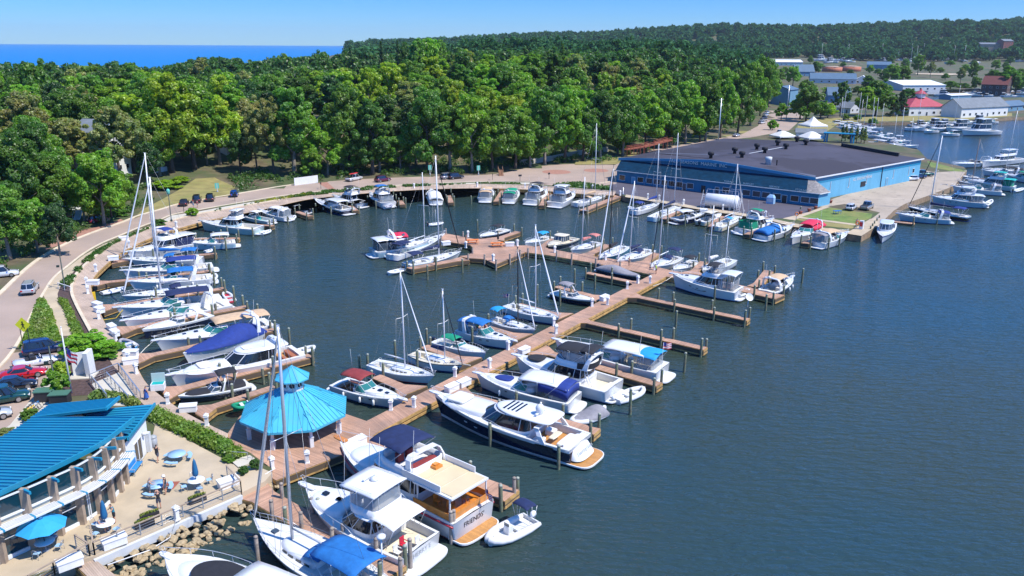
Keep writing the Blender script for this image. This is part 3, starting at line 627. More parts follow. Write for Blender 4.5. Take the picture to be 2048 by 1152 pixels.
# ---------------------------------------------------------------- boats.  local frame: x forward (stern -L/2, bow +L/2), y to port, z up from the waterline
def ring(x0,x1,w,z,nf=2.2,nr=5,N=32,zf=None):
 "closed outline, blunt (nr) at the rear, rounder (nf) at the front; zf(x) bends it in height"
 xc=(x0+x1)/2;a=(x1-x0)/2;o=[]
 for k in range(N):
  t=2*PI*k/N;c,s=math.cos(t),math.sin(t);n=nf if c>0 else nr
  x=xc+a*math.copysign(abs(c)**(2/n),c);y=w*math.copysign(abs(s)**(2/n),s)
  o.append((x,y,z+(zf(x) if zf else 0)))
 return o
def ringpt(r,x,side):
 b=None
 for p in r:
  if p[1]*side>=0 and (b is None or abs(p[0]-x)<abs(b[0]-x)): b=p
 return b
class Boat:
 def __init__(s,name,label,cat,bow,stern,B,zb=1.6,zs=.6,group=None,short=None):
  pb,ps=at(*bow,zb),at(*stern,zs)
  d=(pb.xy-ps.xy);s.L=d.length;s.B=B;s.rz=math.atan2(d.y,d.x)
  c=(pb.xy+ps.xy)/2
  s.root=T(name,label,cat,(c.x,c.y,0),s.rz,group)
  s.c=c;s.short=short or label;lm(s.short,c)
 def loc(s,p):
  "world point -> boat frame"
  v=Vector((p[0]-s.c.x,p[1]-s.c.y));c,n=math.cos(-s.rz),math.sin(-s.rz)
  return Vector((v.x*c-v.y*n,v.x*n+v.y*c,p[2]))
 def world(s,p):
  c,n=math.cos(s.rz),math.sin(s.rz);return Vector((s.c.x+p[0]*c-p[1]*n,s.c.y+p[0]*n+p[1]*c,p[2]))
 def shape(s,s0,s1,full=.36,p=2.3,tr=.9,rake=.75,sail=False):
  s.s0,s.s1,s.full,s.p,s.tr,s.rake,s.sail=s0,s1,full,p,tr,rake,sail
 def b(s,t):
  if t<s.full: return s.B/2*(s.tr+(1-s.tr)*math.sin(t/s.full*PI/2))
  return max(.03,s.B/2*(1-((t-s.full)/(1-s.full))**s.p))
 def sh(s,t):
  if s.sail: return s.s0+(s.s1-s.s0)*t**1.6-.25*s.s0*math.sin(t*PI)*.35
  return s.s0+(s.s1-s.s0)*t**1.7
 def X(s,t): return (t-.5)*s.L
 def hull(s,bands=None,n=22,hullmat="gel",bottom="bottomblack",stripe="stripeblue",top=None,stripez=.18,upper=.8):
  zl=[('z',-.55),('z',.05),('z',stripez),('f',upper),('f',1.)]
  mb=MB();mb.smooth=True
  rings=[]
  for i in range(n+1):
   t=1-(1-i/n)**1.35;b,sh=s.b(t),s.sh(t);half=[]
   for k,(md,v) in enumerate(zl):
    z=v if md=='z' else v*sh
    f=max(0,z)/sh
    e=t**2.2
    w=(.22 if k==0 else (.84+.16*f**.8))*(1-e)+e*((.04 if k==0 else (.30+.70*f**1.4)))
    x=s.X(t)-s.rake*(1-max(z,-.3)/sh)*t**5 + (.10*s.L*.12*(1-f) if s.sail else 0)*(-(1-t)**6)
    half.append((x,b*w,z))
   rings.append(half+[(x,-y,z) for x,y,z in half[::-1]])
  m=len(rings[0]);o=len(mb.v)
  for r in rings: mb.v+=r
  bandm=[0,1,2,3]
  for i in range(len(rings)-1):
   for k in range(m-1):
    kk=k if k<4 else (8-k)
    if k==4: continue
    a,b_,c,d=o+i*m+k,o+i*m+k+1,o+(i+1)*m+k+1,o+(i+1)*m+k
    mb.f.append([a,d,c,b_] );mb.mi.append(bandm[min(kk,3)]);mb.sm.append(True);mb.uv.append(None)
  r=rings[0]
  for k in range(4):
   mb.face([r[k],r[k+1],r[m-2-k],r[m-1-k]],bandm[k])
  s.hm=hullmat
  o=mb.build('hull',[bottom,stripe,hullmat,top or hullmat],s.root)
  bm=bmesh.new();bm.from_mesh(o.data);bmesh.ops.remove_doubles(bm,verts=bm.verts[:],dist=.002);bmesh.ops.recalc_face_normals(bm,faces=bm.faces[:]);bm.to_mesh(o.data);bm.free()
  return o
 def deck(s,cock=(.06,.40),gw=.28,sole=.45,deckm='deckwhite',solem='cream',camber=.10,n=26):
  ts=sorted(set([i/n for i in range(n+1)]+[cock[0],cock[1]]))
  md=MB();md.smooth=False;mc=MB()
  def row(t,ck):
   b,sh=s.b(t),s.sh(t);g=max(.01,b-gw*min(1,b/.6));x=s.X(t)
   zin=sole if ck else sh+.015;zc=sole if ck else sh+camber*min(1,b/(s.B/2))
   r=[(x,b,sh),(x,b-.02,sh+.05),(x,g,sh+.05),(x,g*.985,zin),(x,0,zc)]
   return r+[(x,-y,z) for x,y,z in r[-2::-1]]
  prev=None
  rows=[]
  for t in ts:
   if cock[1]>cock[0] and abs(t-cock[0])<1e-9: rows+=[(row(t,False)),(row(t,True))]
   elif cock[1]>cock[0] and abs(t-cock[1])<1e-9: rows+=[(row(t,True)),(row(t,False))]
   else: rows.append(row(t,cock[0]<t<cock[1]))
  for r0,r1 in zip(rows,rows[1:]):
   for k in range(8):
    tgt=mc if (k in (3,4) and r0[4][2]==sole and r1[4][2]==sole) else md
    q=[r0[k],r0[k+1],r1[k+1],r1[k]]
    tgt.face(q,0,[(p[0]+50,p[1]+50) for p in q])
  o=md.build('deck',deckm,s.root)
  if mc.f: mc.build('cockpit_floor',solem,s.root)
  s.cock=cock;s.sole=sole
  return o
 def trunk(s,t0,t1,w,h,m='gel',name='cabin_trunk',nf=1.9,nr=4,slope=.55,z=None,top=None):
  "low cabin bulge on the foredeck"
  x0,x1=s.X(t0),s.X(t1);mb=MB();mb.smooth=True
  zf=lambda x:(s.sh(max(0,min(1,x/s.L+.5))) if z is None else z)
  hf=lambda x:h*(1-slope*max(0,(x-x0)/(x1-x0)))
  R0=ring(x0,x1,w/2,-.05,nf,nr,zf=zf);R1=ring(x0+.02,x1-.06*(x1-x0),w/2*.95,0,nf,nr,zf=lambda x:zf(x)+hf(x)*.7);R2=ring(x0+.06,x1-.12*(x1-x0),w/2*.84,0,nf,nr,zf=lambda x:zf(x)+hf(x));R3=ring(x0+.3,x1-.3*(x1-x0),w/2*.4,0,nf,nr,zf=lambda x:zf(x)+hf(x)+.04)
  mb.loft([R0,R1,R2,R3],[0,0,1 if top else 0],cap1=True,capmi=1 if top else 0)
  return mb.build(name,[m]+([top] if top else []),s.root)
 def cabin(s,t0,t1,w,z0,h,sill=.4,rake=.9,rear=.15,m='gel',glass='glassdark',roof='gel',over=(.2,.1),roofth=.10,nf=3,nr=6,posts=3,glassh=None,tumble=.9,name='cabin',front=True):
  "house with a window band and a roof slab: returns z of roof"
  x0,x1=s.X(t0),s.X(t1);k=sill;g=glassh or (h-sill-.08)
  r0=ring(x0,x1,w/2,z0-.05,nf,nr);r1=ring(x0+rear*.2,x1-rake*.25,w/2*.99,z0+k,nf,nr);r2=ring(x0+rear*.8,x1-rake*.9,w/2*tumble,z0+k+g,nf,nr);r3=ring(x0+rear,x1-rake,w/2*(tumble-.01),z0+h,nf,nr)
  a=MB();a.smooth=True;a.loft([r0,r1],0,sm=True);a.loft([r2,r3],0)
  N=len(r0)
  if posts:   # pillars over the glass band
   for q in range(N):
    if q%max(1,N//(2*posts+2))==0:
     p0,p1=Vector(r1[q]),Vector(r2[q]);nn=Vector((p0.x-(x0+x1)/2,p0.y,0)).normalized()*.012
     a.bar(p0+nn,p1+nn,.09,.05,0)
  a.build(name,m,s.root)
  gm=MB();gm.smooth=True;gm.loft([r1,r2],0);gm.build('window_band',glass,s.root)
  rf=MB();rf.smooth=False
  zr=z0+h
  ra=ring(x0+rear-over[1],x1-rake+over[0],w/2*tumble+.12,zr,nf,nr);rb=ring(x0+rear-over[1]-.02,x1-rake+over[0]+.02,w/2*tumble+.14,zr+roofth*.6,nf,nr);rc=ring(x0+rear-over[1]+.1,x1-rake+over[0]-.12,w/2*tumble,zr+roofth,nf,nr)
  rd=ring(x0+rear-over[1]+.5,x1-rake+over[0]-.6,w/2*tumble*.5,zr+roofth+.05,nf,nr)
  rf.loft([ra,rb,rc,rd],0,cap0=True,cap1=True,sm=True);rf.build('roof',roof,s.root)
  return zr+roofth
 def windshield(s,t0,t1,w,h,rake=.8,glass='glassteal',z=None,nf=2.4,frame='gel',cut=.12):
  "wraparound windscreen, open at the back"
  x0,x1=s.X(t0),s.X(t1);zf=lambda x:(s.sh(max(0,min(1,x/s.L+.5))) if z is None else z)
  lo=ring(x0,x1,w/2,0,nf,7,40,zf=lambda x:zf(x)+.1);hi=ring(x0-.1,x1-rake,w/2*.9,0,nf,7,40,zf=lambda x:zf(x)*.4+zf(x1)*.6+h)
  idx=[k for k in range(40) if lo[k][0]>x0+cut*(x1-x0)]
  idx=[k for k in idx if k>=20]+[k for k in idx if k<20]
  L=[lo[k] for k in idx];U=[hi[k] for k in idx]
  mb=MB();mb.smooth=True;mb.loft([L,U],0,closed=False);o=mb.build('windshield',glass,s.root)
  fr=MB();fr.tube(U,.045,5);fr.tube(L,.05,5)
  n=len(idx)
  for k in (0,n//4,n//2,3*n//4,n-1): fr.tube([L[k],U[k]],.03,4)
  fr.build('frame',frame,o)
  return U
 def arch(s,t,h,lean=-.8,w=.5,m='gel',z=None,wid=.93,name='radar_arch',topw=.72):
  x=s.X(t);b=s.b(t)*wid;z0=(s.sh(t) if z is None else z)
  P=[(0,b,0),(lean*.45,b*.96,h*.5),(lean*.85,b*.86,h*.86),(lean,b*topw,h),(lean,0,h+.08)]
  P+= [(p[0],-p[1],p[2]) for p in P[-2::-1]]
  mb=MB();rings=[]
  for i,p in enumerate(P):
   th=.13;ww=w*(1.35 if i in(0,len(P)-1) else 1)
   a=P[max(0,i-1)];c=P[min(len(P)-1,i+1)];d=Vector((0,c[1]-a[1],c[2]-a[2])).normalized();nn=Vector((0,-d.z,d.y))*th/2
   q=Vector((x+p[0],p[1],z0+p[2]))
   rings.append([q+Vector((ww/2,0,0))+nn,q+Vector((-ww/2,0,0))+nn,q+Vector((-ww/2,0,0))-nn,q+Vector((ww/2,0,0))-nn])
  mb.loft(rings,0,cap0=True,cap1=True);o=mb.build(name,m,s.root)
  d=MB();d.lathe((x+lean,.25*b,z0+h+.08),[(.22,0),(.26,.08),(.22,.2),(.05,.26)],10);d.build('radar_dome','gel',o)
  return o
 def canopy(s,t0,t1,w,z,m,camber=.22,drop=0,name='bimini',legs=True,th=.05,rise=.0,base=None,fwd=.12):
  x0,x1=s.X(t0),s.X(t1);mb=MB();mb.smooth=True;nx,ny=8,9
  def P(i,j,dz):
   u,v=i/(nx-1),j/(ny-1)*2-1
   return (x0+(x1-x0)*u,v*w/2,z+rise*u+camber*(1-abs(v)**2.6)-fwd*abs(2*u-1)**3+.03*math.sin(u*PI*3)**2*-1+dz)
  for i in range(nx-1):
   for j in range(ny-1):
    mb.face([P(i,j,0),P(i+1,j,0),P(i+1,j+1,0),P(i,j+1,0)]);mb.face([P(i,j,-th),P(i,j+1,-th),P(i+1,j+1,-th),P(i+1,j,-th)])
  for i in range(nx-1):
   for j in (0,ny-1): mb.face([P(i,j,0),P(i+1,j,0),P(i+1,j,-th),P(i,j,-th)])
  for j in range(ny-1):
   for i in (0,nx-1): mb.face([P(i,j,0),P(i,j+1,0),P(i,j+1,-th),P(i,j,-th)])
  o=mb.build(name,m,s.root)
  if o.data:
   bm=bmesh.new();bm.from_mesh(o.data);bmesh.ops.remove_doubles(bm,verts=bm.verts[:],dist=.001);bmesh.ops.recalc_face_normals(bm,faces=bm.faces[:]);bm.to_mesh(o.data);bm.free()
  if legs:
   f=MB()
   for u in (0,.5,1):
    x=x0+(x1-x0)*u;zb=base if base is not None else s.sh(max(0,min(1,(x/s.L+.5))))
    xb=x0+(x1-x0)*(.35+.3*u)
    for sg in (-1,1): f.tube([(xb,sg*w/2*1.02,zb),(x,sg*w/2,z-fwd*abs(2*u-1)**3+rise*u)],.022,4)
   f.build('frame','chrome',o)
  return o
 def curtain(s,t0,t1,w,z0,z1,m='curtain',name='enclosure',front=True,nf=4,nr=7,tp=.97):
  x0,x1=s.X(t0),s.X(t1);mb=MB();mb.smooth=True
  a=ring(x0,x1,w/2,z0,nf,nr,36);b=ring(x0+.05,x1-.15,w/2*tp,z1,nf,nr,36)
  mb.loft([a,b],0);o=mb.build(name,m,s.root)
  f=MB()
  for k in range(0,36,4): f.tube([a[k],b[k]],.025,4)
  f.build('frame','chrome' if m!='glassdark' else 'dark',o);return o
 def platform(s,l=1.0,m='deckwhite',z=.35,w=.86,rim='gel'):
  x=s.X(0);bw=s.b(0)*w*1.05;mb=MB()
  r=ring(x-l,x+l*.9,bw,z-.14,6,3.5);r2=ring(x-l,x+l*.9,bw,z,6,3.5);r3=ring(x-l+.08,x+l*.9,bw-.08,z+.02,6,3.5)
  mb.loft([r,r2,r3],0,cap0=True);mb.face(r3,1,[(p[0]+50,p[1]+50) for p in r3])
  return mb.build('swim_platform',[rim,m],s.root)
 def rail(s,t0=.45,t1=1.0,h=.62,n=10,r=.022,m='chrome',pulpit=.35,inset=.06,both=True,mid=False,name='bow_rail'):
  mb=MB()
  pts=[]
  for i in range(n+1):
   t=t0+(t1-t0)*i/n;pts.append((s.X(t),max(.12,s.b(t)-inset),s.sh(t)))
  tipx=s.X(1)+pulpit
  top=[(p[0]+.1,p[1],p[2]+h*min(1,.35+i*.4)) for i,p in enumerate(pts)]
  front=[(tipx,.14,top[-1][2]+.03),(tipx,-.14,top[-1][2]+.03)] if t1>=.98 else []
  if front:
   full=top+front+[(x,-y,z) for x,y,z in top[::-1]];mb.tube(full,r,5)
  else:
   mb.tube(top,r,5);mb.tube([(x,-y,z) for x,y,z in top],r,5)
  if mid:
   md=[((a[0]+b[0])/2,(a[1]+b[1])/2,(a[2]+b[2])/2) for a,b in zip(pts,top)]
   mb.tube(md,r*.6,4);mb.tube([(x,-y,z) for x,y,z in md],r*.6,4)
  for a,b in list(zip(pts,top))[::1 if n<9 else 2]:
   mb.tube([a,b],r*.85,4);mb.tube([(a[0],-a[1],a[2]),(b[0],-b[1],b[2])],r*.85,4)
  return mb.build(name,m,s.root)
 def pulpit(s,l=.7,w=.55,m='gel'):
  z=s.sh(1);mb=MB();r=ring(s.X(1)-l*1.2,s.X(1)+l*.75,w/2,z-.02,2.5,6,20);r2=ring(s.X(1)-l*1.2,s.X(1)+l*.75,w/2,z+.09,2.5,6,20)
  mb.loft([r,r2],0,cap0=True,cap1=True);mb.cb((s.X(1)+l*.5,0,z-.12),(.5,.1,.12),1);return mb.build('bow_pulpit',[m,'steelgrey'],s.root)
 def hatches(s,L,m='glassdark',z=None):
  for t,y,sx,sy,dz in L:
   mb=MB();x=s.X(t);zz=(s.sh(t) if z is None else z)+dz
   mb.loft([ring(x-sx/2,x+sx/2,sy/2,zz,6,6,16),ring(x-sx/2+.03,x+sx/2-.03,sy/2-.03,zz+.06,6,6,16)],0,cap1=True);mb.build('hatch',m,s.root)
 def portlights(s,L,m='glassdark'):
  mb=MB()
  for t,f,ln,ht in L:
   for sg in (-1,1):
    x=s.X(t);z=f*s.sh(t)
    def hw(tt):
     e=tt**2.2;ff=max(0,z)/s.sh(tt);return s.b(tt)*((.84+.16*ff**.8)*(1-e)+e*(.30+.70*ff**1.4))
    pts=[]
    for k in range(10):
     a=2*PI*k/10;xx=x+ln/2*math.cos(a);tt=xx/s.L+.5;pts.append((xx,sg*(hw(tt)+.02),z+ht/2*math.sin(a)))
    mb.face(pts if sg<0 else pts[::-1])
  return mb.build('portlights',m,s.root)
 def cushions(s,B_,m='upholstery',name='seat'):
  for x0,x1,y0,y1,z0,z1 in B_:
   mb=MB();mb.loft([ring(x0,x1,(y1-y0)/2,z0,6,6,16),ring(x0,x1,(y1-y0)/2,z1-.06,6,6,16),ring(x0+.06,x1-.06,(y1-y0)/2-.06,z1,6,6,16)],0,cap1=True)
   o=mb.build(name,m,s.root);o.location.y=(y0+y1)/2
 def std_cockpit(s,m='upholstery',helm=True):
  c0,c1=s.cock;x0,x1=s.X(c0),s.X(c1);w=s.b(c0)*1.5;z=s.sole;ln=x1-x0
  s.cushions([(x0+.02,x0+.6,-w/2,w/2,z,z+.45)],m,'bench_seat')
  s.cushions([(x0+.6,x0+.6+ln*.35,w/2-.55,w/2,z,z+.45)],m,'side_seat')
  if helm: s.cushions([(x1-1.5,x1-.9,-w/2+.1,-w/2+.8,z,z+.75)],m,'helm_seat')
  mb=MB();mb.bx(x1-.55,x1-.05,-w/2+.05,-w/2+.95,z,z+.95);mb.tube([(x1-.62,-w/2+.5+.2*math.cos(a*PI/5),z+.85+.2*math.sin(a*PI/5)) for a in range(10)],.025,4,1,closed=True)
  mb.build('helm_console',['gel','dark'],s.root)
 def outboard(s,y=0,m='motorblack',sc=1.,x=None,z=.55):
  x=s.X(0)-.25 if x is None else x;mb=MB();mb.smooth=True
  rr=[ring(x-.42*sc,x+.25*sc,.2*sc,z+.05,3,3,14),ring(x-.5*sc,x+.3*sc,.25*sc,z+.3*sc,3,3,14),ring(x-.45*sc,x+.25*sc,.22*sc,z+.62*sc,3,3,14),ring(x-.3*sc,x+.1*sc,.12*sc,z+.72*sc,3,3,14)]
  mb.loft(rr,0,cap0=True,cap1=True);mb.bx(x-.18*sc,x+.06*sc,-.08*sc,.08*sc,-.5,z+.1,1)
  o=mb.build('outboard_motor',[m,'motorblack'],s.root);o.location.y=y;return o
 def fenders(s,ts,side,m='boxwhite'):
  for t in ts:
   mb=MB();b=s.b(t)*.97+.14;mb.lathe((s.X(t),side*b,.28*s.sh(t)),[(.02,0),(.13,.08),(.14,.35),(.13,.62),(.03,.7)],8);mb.tube([(s.X(t),side*b,.28*s.sh(t)+.68),(s.X(t),side*(b-.2),s.sh(t)+.05)],.015,3)
   mb.build('fender',m,s.root)
 def antenna(s,P,m='white'):
  mb=MB()
  for x,y,z,l in P: mb.tube([(x,y,z),(x-.08*l,y,z+l)],[.03,.012],4)
  mb.build('antenna',m,s.root)
 def cleat_lines(s,pts,m='rope',r=.025):
  mb=MB()
  for a,b in pts:
   a,b=Vector(a),Vector(b);P=[]
   for k in range(7):
    u=k/6;p=a.lerp(b,u);p.z-=.5*math.sin(u*PI)*min(.8,(a-b).length*.12);P.append(p)
   mb.tube(P,r,4)
  return mb.build('mooring_line',m,s.root)
 def coverhull(s,m,t0=.0,t1=.985,h=.8,peak=.35,z=.02):
  "fitted storage cover over the whole deck"
  mb=MB();mb.smooth=True;n=18;rr=[]
  for i in range(n+1):
   t=t0+(t1-t0)*i/n;b=s.b(t)*1.015;sh=s.sh(t)+z;hh=h*max(.05,math.exp(-((t-peak)/.28)**2))*(1 if 0<i<n else .2)
   x=s.X(t);rr.append([(x,b,sh-.18),(x,b,sh+.03),(x,b*.8,sh+hh*.55+.04),(x,b*.4,sh+hh*.92+.05),(x,0,sh+hh+.05),(x,-b*.4,sh+hh*.92+.05),(x,-b*.8,sh+hh*.55+.04),(x,-b,sh+.03),(x,-b,sh-.18)])
  mb.loft(rr,0,closed=False);mb.face(rr[0],0);mb.face(rr[-1][::-1],0)
  return mb.build('boat_cover',m,s.root)
 def rig(s,tm,topy,mastm='mastwhite',boom=True,sail=None,jib='mastwhite',spread=(.52,),r=.085,zb=None,backstay=True,forestay=True,boomz=1.0,boomlen=None,jibr=.085,boomang=0):
  z=zb if zb is not None else s.sh(tm)+.4;x=s.X(tm)
  hgt_=height_to(s.world((x,0,z)),topy);s.mh=hgt_
  root=s.root;mb=MB();mb.tube([(x,0,z-.3),(x-.01*hgt_,0,z+hgt_*.6),(x-.02*hgt_,0,z+hgt_)],[r,r,r*.75],8)
  mast=mb.build('mast',mastm,root);tip=Vector((x-.02*hgt_,0,z+hgt_))
  m=MB();m.cb((tip.x,0,tip.z),(.35,.05,.06));m.build('masthead',mastm,mast)
  sp=MB()
  for f in spread:
   c=Vector((x-.01*hgt_,0,z+hgt_*f));w=s.B*.33
   for sg in (-1,1): sp.tube([c,c+Vector((-.12,sg*w,.1))],.03,4)
  sp.build('spreader',mastm,mast)
  st=MB();w=.016
  bowp=Vector((s.X(.985),0,s.sh(1)+.08));sternp=Vector((s.X(0)+.1,0,s.sh(0)))
  if backstay: st.tube([tip,sternp],w,3)
  for sg in (-1,1):
   ch=Vector((x-.15,sg*s.b(tm)*.95,s.sh(tm)));pr=None
   for f in spread:
    q=Vector((x-.12-.01*hgt_,sg*s.B*.33,z+hgt_*f+.1))
    st.tube([pr or ch,q],w,3);pr=q
   st.tube([pr,tip],w,3);st.tube([ch+Vector((-.5,0,0)),(x-.01*hgt_,0,z+hgt_*spread[0])],w,3)
  st.build('rigging','wire',root)
  if forestay:
   f=MB();a=bowp;b=tip-Vector((0,0,.4));f.tube([a,a.lerp(b,.05),a.lerp(b,.45),a.lerp(b,.95),b],[.03,jibr*1.0,jibr*1.1,jibr*.55,.02],6);f.build('furled_jib',jib,root)
  if boom:
   bl=boomlen or s.L*.33;z1=z+boomz;ca,sa=math.cos(boomang),math.sin(boomang)
   m=MB();m.tube([(x-.05,0,z1),(x-bl*ca,bl*sa,z1+.08)],.075,6,0);bo=m.build('boom',mastm if mastm!='mastblack' else 'mastblack',root)
   if sail:
    f=MB();f.smooth=True;rr=[]
    for k in range(8):
     u=k/7;rad=.30*(1-u)**.6+.12;c=Vector((x-.05-(bl*.97*ca)*u,bl*.97*sa*u,z1+.08*u))
     rr.append([c+Vector((0,math.cos(2*PI*q/8)*rad*.6,math.sin(2*PI*q/8)*rad*.9+rad*.75)) for q in range(8)])
    f.loft(rr,0,cap0=True,cap1=True);f.build('sail_cover',sail,bo)
  return tip
 def sail_deckgear(s,trim='gel',trunkh=.42,dodger=None,bimini=None,win='glassdark',t0=.36,t1=.72,solem='cream',deckm='deckwhite',wheel=True,w=.6,rail=True):
  s.deck(cock=(.06,.32),gw=s.B*.22,sole=s.s0-.45,deckm=deckm,solem=solem,camber=.12)
  o=s.trunk(t0,t1,s.B*w,trunkh,'gel',nf=2.0,nr=5,slope=.4)
  mb=MB();x0,x1=s.X(t0),s.X(t1)
  for sg in (-1,1):
   for f in (.12,.3,.48,.64):
    xx=x0+(x1-x0)*f;yy=s.B*w/2*.985*(1-.9*max(0,f-.45)**1.6);zz=s.sh(xx/s.L+.5)+trunkh*.36*(1-.35*f)
    mb.bar((xx,sg*yy,zz),(xx+(x1-x0)*.11,sg*(yy-.02-.12*max(0,f-.4)),zz-.01),.05,.15,0)
  mb.build('cabin_windows',win,o)
  s.hatches([(.47,0,.5,.5,trunkh*.82),(.60,0,.5,.5,trunkh*.68),(.80,0,.55,.55,.1)],'glasssmoke')
  if wheel:
   m=MB();x=s.X(.14);z=s.sole;m.bx(x-.1,x+.1,-.1,.1,z,z+.8);m.tube([(x-.15,.42*math.cos(a*PI/8),z+.85+.42*math.sin(a*PI/8)) for a in range(16)],.02,4,1,closed=True);m.build('steering_wheel',['white','chrome'],s.root)
  s.cushions([(s.X(.18),s.X(.31),-s.B*.28,-s.B*.16,s.sole,s.sole+.35),(s.X(.18),s.X(.31),s.B*.16,s.B*.28,s.sole,s.sole+.35)],'deckwhite')
  if dodger: s.canopy(t0-.03,t0+.10,s.B*.55,s.sh(t0)+trunkh+.55,dodger,.28,name='dodger',base=s.sh(t0),rise=-.25)
  if bimini: s.canopy(.05,.24,s.B*.66,s.s0+1.75,bimini,.25)
  if rail:
   s.rail(.72,1.,.6,6,.02,pulpit=.2,mid=True,name='pulpit_rail');s.rail(.03,.72,.58,10,.012,m='wire',name='lifeline',mid=True)
# ------------------------------------------------ boat kinds
def cruiser(label,bow,stern,B,short=None,hull='gel',stripe='stripeblue',canvas=None,hardtop=None,camper=None,arch=True,glass='glassteal',sole='cream',zb=1.7,sofa='upholstery',plat=1.0,top=None,rail=True,covercock=None,windt=(.40,.62),archm='gel',dinghy=None,s0=1.15,s1=1.75,group=None,pads=None,bottom='bottomblack',fend=(),name='motor_cruiser',cat='motorboat',archt=.20,platm='deckwhite',pw=2.3):
 s=Boat(name,label,cat,bow,stern,B,zb,.5,group,short);L=s.L
 s.shape(s0,s1,p=pw);s.hull(hullmat=hull,stripe=stripe,bottom=bottom,top=top)
 s.deck((.07,.40),sole=.55,solem=sole)
 s.trunk(.36,.90,B*.66,.45,slope=.6)
 U=s.windshield(windt[0],windt[1],B*.74,.85,rake=1.2,glass=glass)
 if plat: s.platform(plat,m=platm)
 s.std_cockpit(sofa)
 s.hatches([(.66,0,.55,.5,.42),(.76,0,.5,.45,.30)]);s.hatches([(.56,B*.22,.35,.3,.36),(.56,-B*.22,.35,.3,.36)])
 s.portlights([(.5,.72,.55,.16),(.62,.74,.45,.15)])
 if rail: s.rail(.48,1.,.55,10)
 s.pulpit()
 if arch: s.arch(archt,1.75,lean=-.5 if not hardtop else .2,m=archm)
 if canvas: s.canopy(archt-.02,windt[0]+.12,B*.74,s0+1.75,canvas,.25)
 if hardtop: s.canopy(.12,.5,B*.78,s0+1.75,hardtop,.16,name='hardtop',th=.12,base=s0)
 if camper:
  s.canopy(.02,archt+.03,B*.78,s0+1.45,camper,.3,name='aft_canopy',legs=False);s.curtain(.02,archt+.03,B*.76,s0,s0+1.45,'curtain')
 if covercock: s.canopy(.0,windt[0]+.06,B*.86,s0+.55,covercock,.55,name='cockpit_cover',legs=False,th=.5,rise=.45)
 if pads:
  s.trunk(.62,.80,B*.36,.14,pads,'sun_pad',z=s1*.93+.26,slope=.7)
 for sd in (fend or ((random.choice((-1,1)),) if random.random()<.5 else ())): s.fenders((.25,.5,.68),sd)
 s.antenna([(s.X(archt)-.4,B*.3,s0+1.75,2.2)])
 return s
def flybridge(label,bow,stern,B,short=None,hull='gel',stripe='stripeblue',bimini=None,hardtop=None,encl=None,glass='glassdark',zb=2.1,house=(.26,.70),s0=1.35,s1=2.1,sole='cream',fbt=(.24,.55),arch=True,plat=1.,aftenc=False,group=None,coam='gel',bottom='bottomblack',top=None,name='flybridge_yacht',housem='gel',topm='gel',cover=None,platm='deckwhite',rail=True):
 s=Boat(name,label,'yacht',bow,stern,B,zb,.5,group,short);L=s.L
 s.shape(s0,s1,full=.4,tr=.93);s.hull(hullmat=hull,stripe=stripe,bottom=bottom,top=top)
 s.deck((.04,house[0]+.01),sole=.75,solem=sole)
 s.trunk(house[1]-.10,.92,B*.62,.55,slope=.7)
 z=s.cabin(house[0],house[1],B*.76,s0+.1,1.55,sill=.45,rake=1.5,rear=.1,glass=glass,m=housem,roof=topm,over=(.15,.9),posts=4)
 x0,x1=s.X(fbt[0]),s.X(fbt[1]);w=B*.66
 mb=MB();mb.smooth=True;a=ring(x0,x1,w/2,z-.03,2.6,6);b=ring(x0-.05,x1-.25,w/2*1.03,z+.62,2.6,6);c=ring(x0,x1-.4,w/2*.93,z+.62,2.6,6);d=ring(x0+.1,x1-.4,w/2*.9,z+.04,2.6,6)
 mb.loft([a,b,c,d],0);mb.build('flybridge_coaming',coam,s.root)
 mb=MB();U=ring(x0,x1-.75,w/2*.93,z+.98,2.6,6);id_=[k for k in range(32) if b[k][0]>x0+.55*(x1-x0)];id_=[k for k in id_ if k>=16]+[k for k in id_ if k<16]
 mb.loft([[b[k] for k in id_],[U[k] for k in id_]],0,closed=False);mb.build('flybridge_windscreen','glasssmoke',s.root)
 s.cushions([(x0+.15,x0+.75,-w*.38,w*.38,z,z+.5),(x1-1.9,x1-1.3,-w*.3,-w*.02,z,z+.8),(x1-1.9,x1-1.3,w*.02,w*.3,z,z+.8)],'upholstery','flybridge_seat')
 if arch: s.arch(fbt[0]+.02,1.5,lean=-.5,z=z-.1,wid=.70,topw=.6)
 if bimini: s.canopy(fbt[0]+.04,fbt[1]-.05,w,z+1.75,bimini,.25,base=z+.6)
 if hardtop: s.canopy(fbt[0]-.02,fbt[1]-.08,w*1.02,z+1.85,hardtop,.12,name='hardtop',th=.12,base=z+.6)
 if encl: s.curtain(fbt[0],fbt[1]-.08,w*.97,z+.6,z+1.8,encl)
 if cover: s.canopy(fbt[0]+.02,fbt[1]-.02,w*1.02,z+.6,cover,.42,name='flybridge_cover',legs=False,th=.35)
 if aftenc: s.curtain(.05,house[0],B*.8,s0,s0+1.5,aftenc)
 if plat: s.platform(plat,m=platm)
 s.cushions([(s.X(.05),s.X(.05)+.6,-B*.3,B*.3,.75,1.2)],'upholstery','bench_seat')
 mb=MB();x=s.X(house[0])
 for k in range(6): mb.cb((x-.9+.14*k,B*.24,.9+.32*k),(.1,.5,.04))
 mb.bar((x-1,B*.24-.25,.8),(x-.15,B*.24-.25,2.8),.05,.06);mb.bar((x-1,B*.24+.25,.8),(x-.15,B*.24+.25,2.8),.05,.06);mb.build('ladder','white',s.root)
 if rail: s.rail(.34,1.,.65,12)
 s.pulpit(.8,.6);s.hatches([(.78,0,.6,.55,.38),(.85,0,.4,.4,.22)]);s.portlights([(.55,.66,.5,.18),(.66,.68,.5,.18)])
 s.antenna([(x0,w*.45,z+1.2,2.6),(x0,-w*.45,z+1.2,2.6)])
 s.z=z
 return s
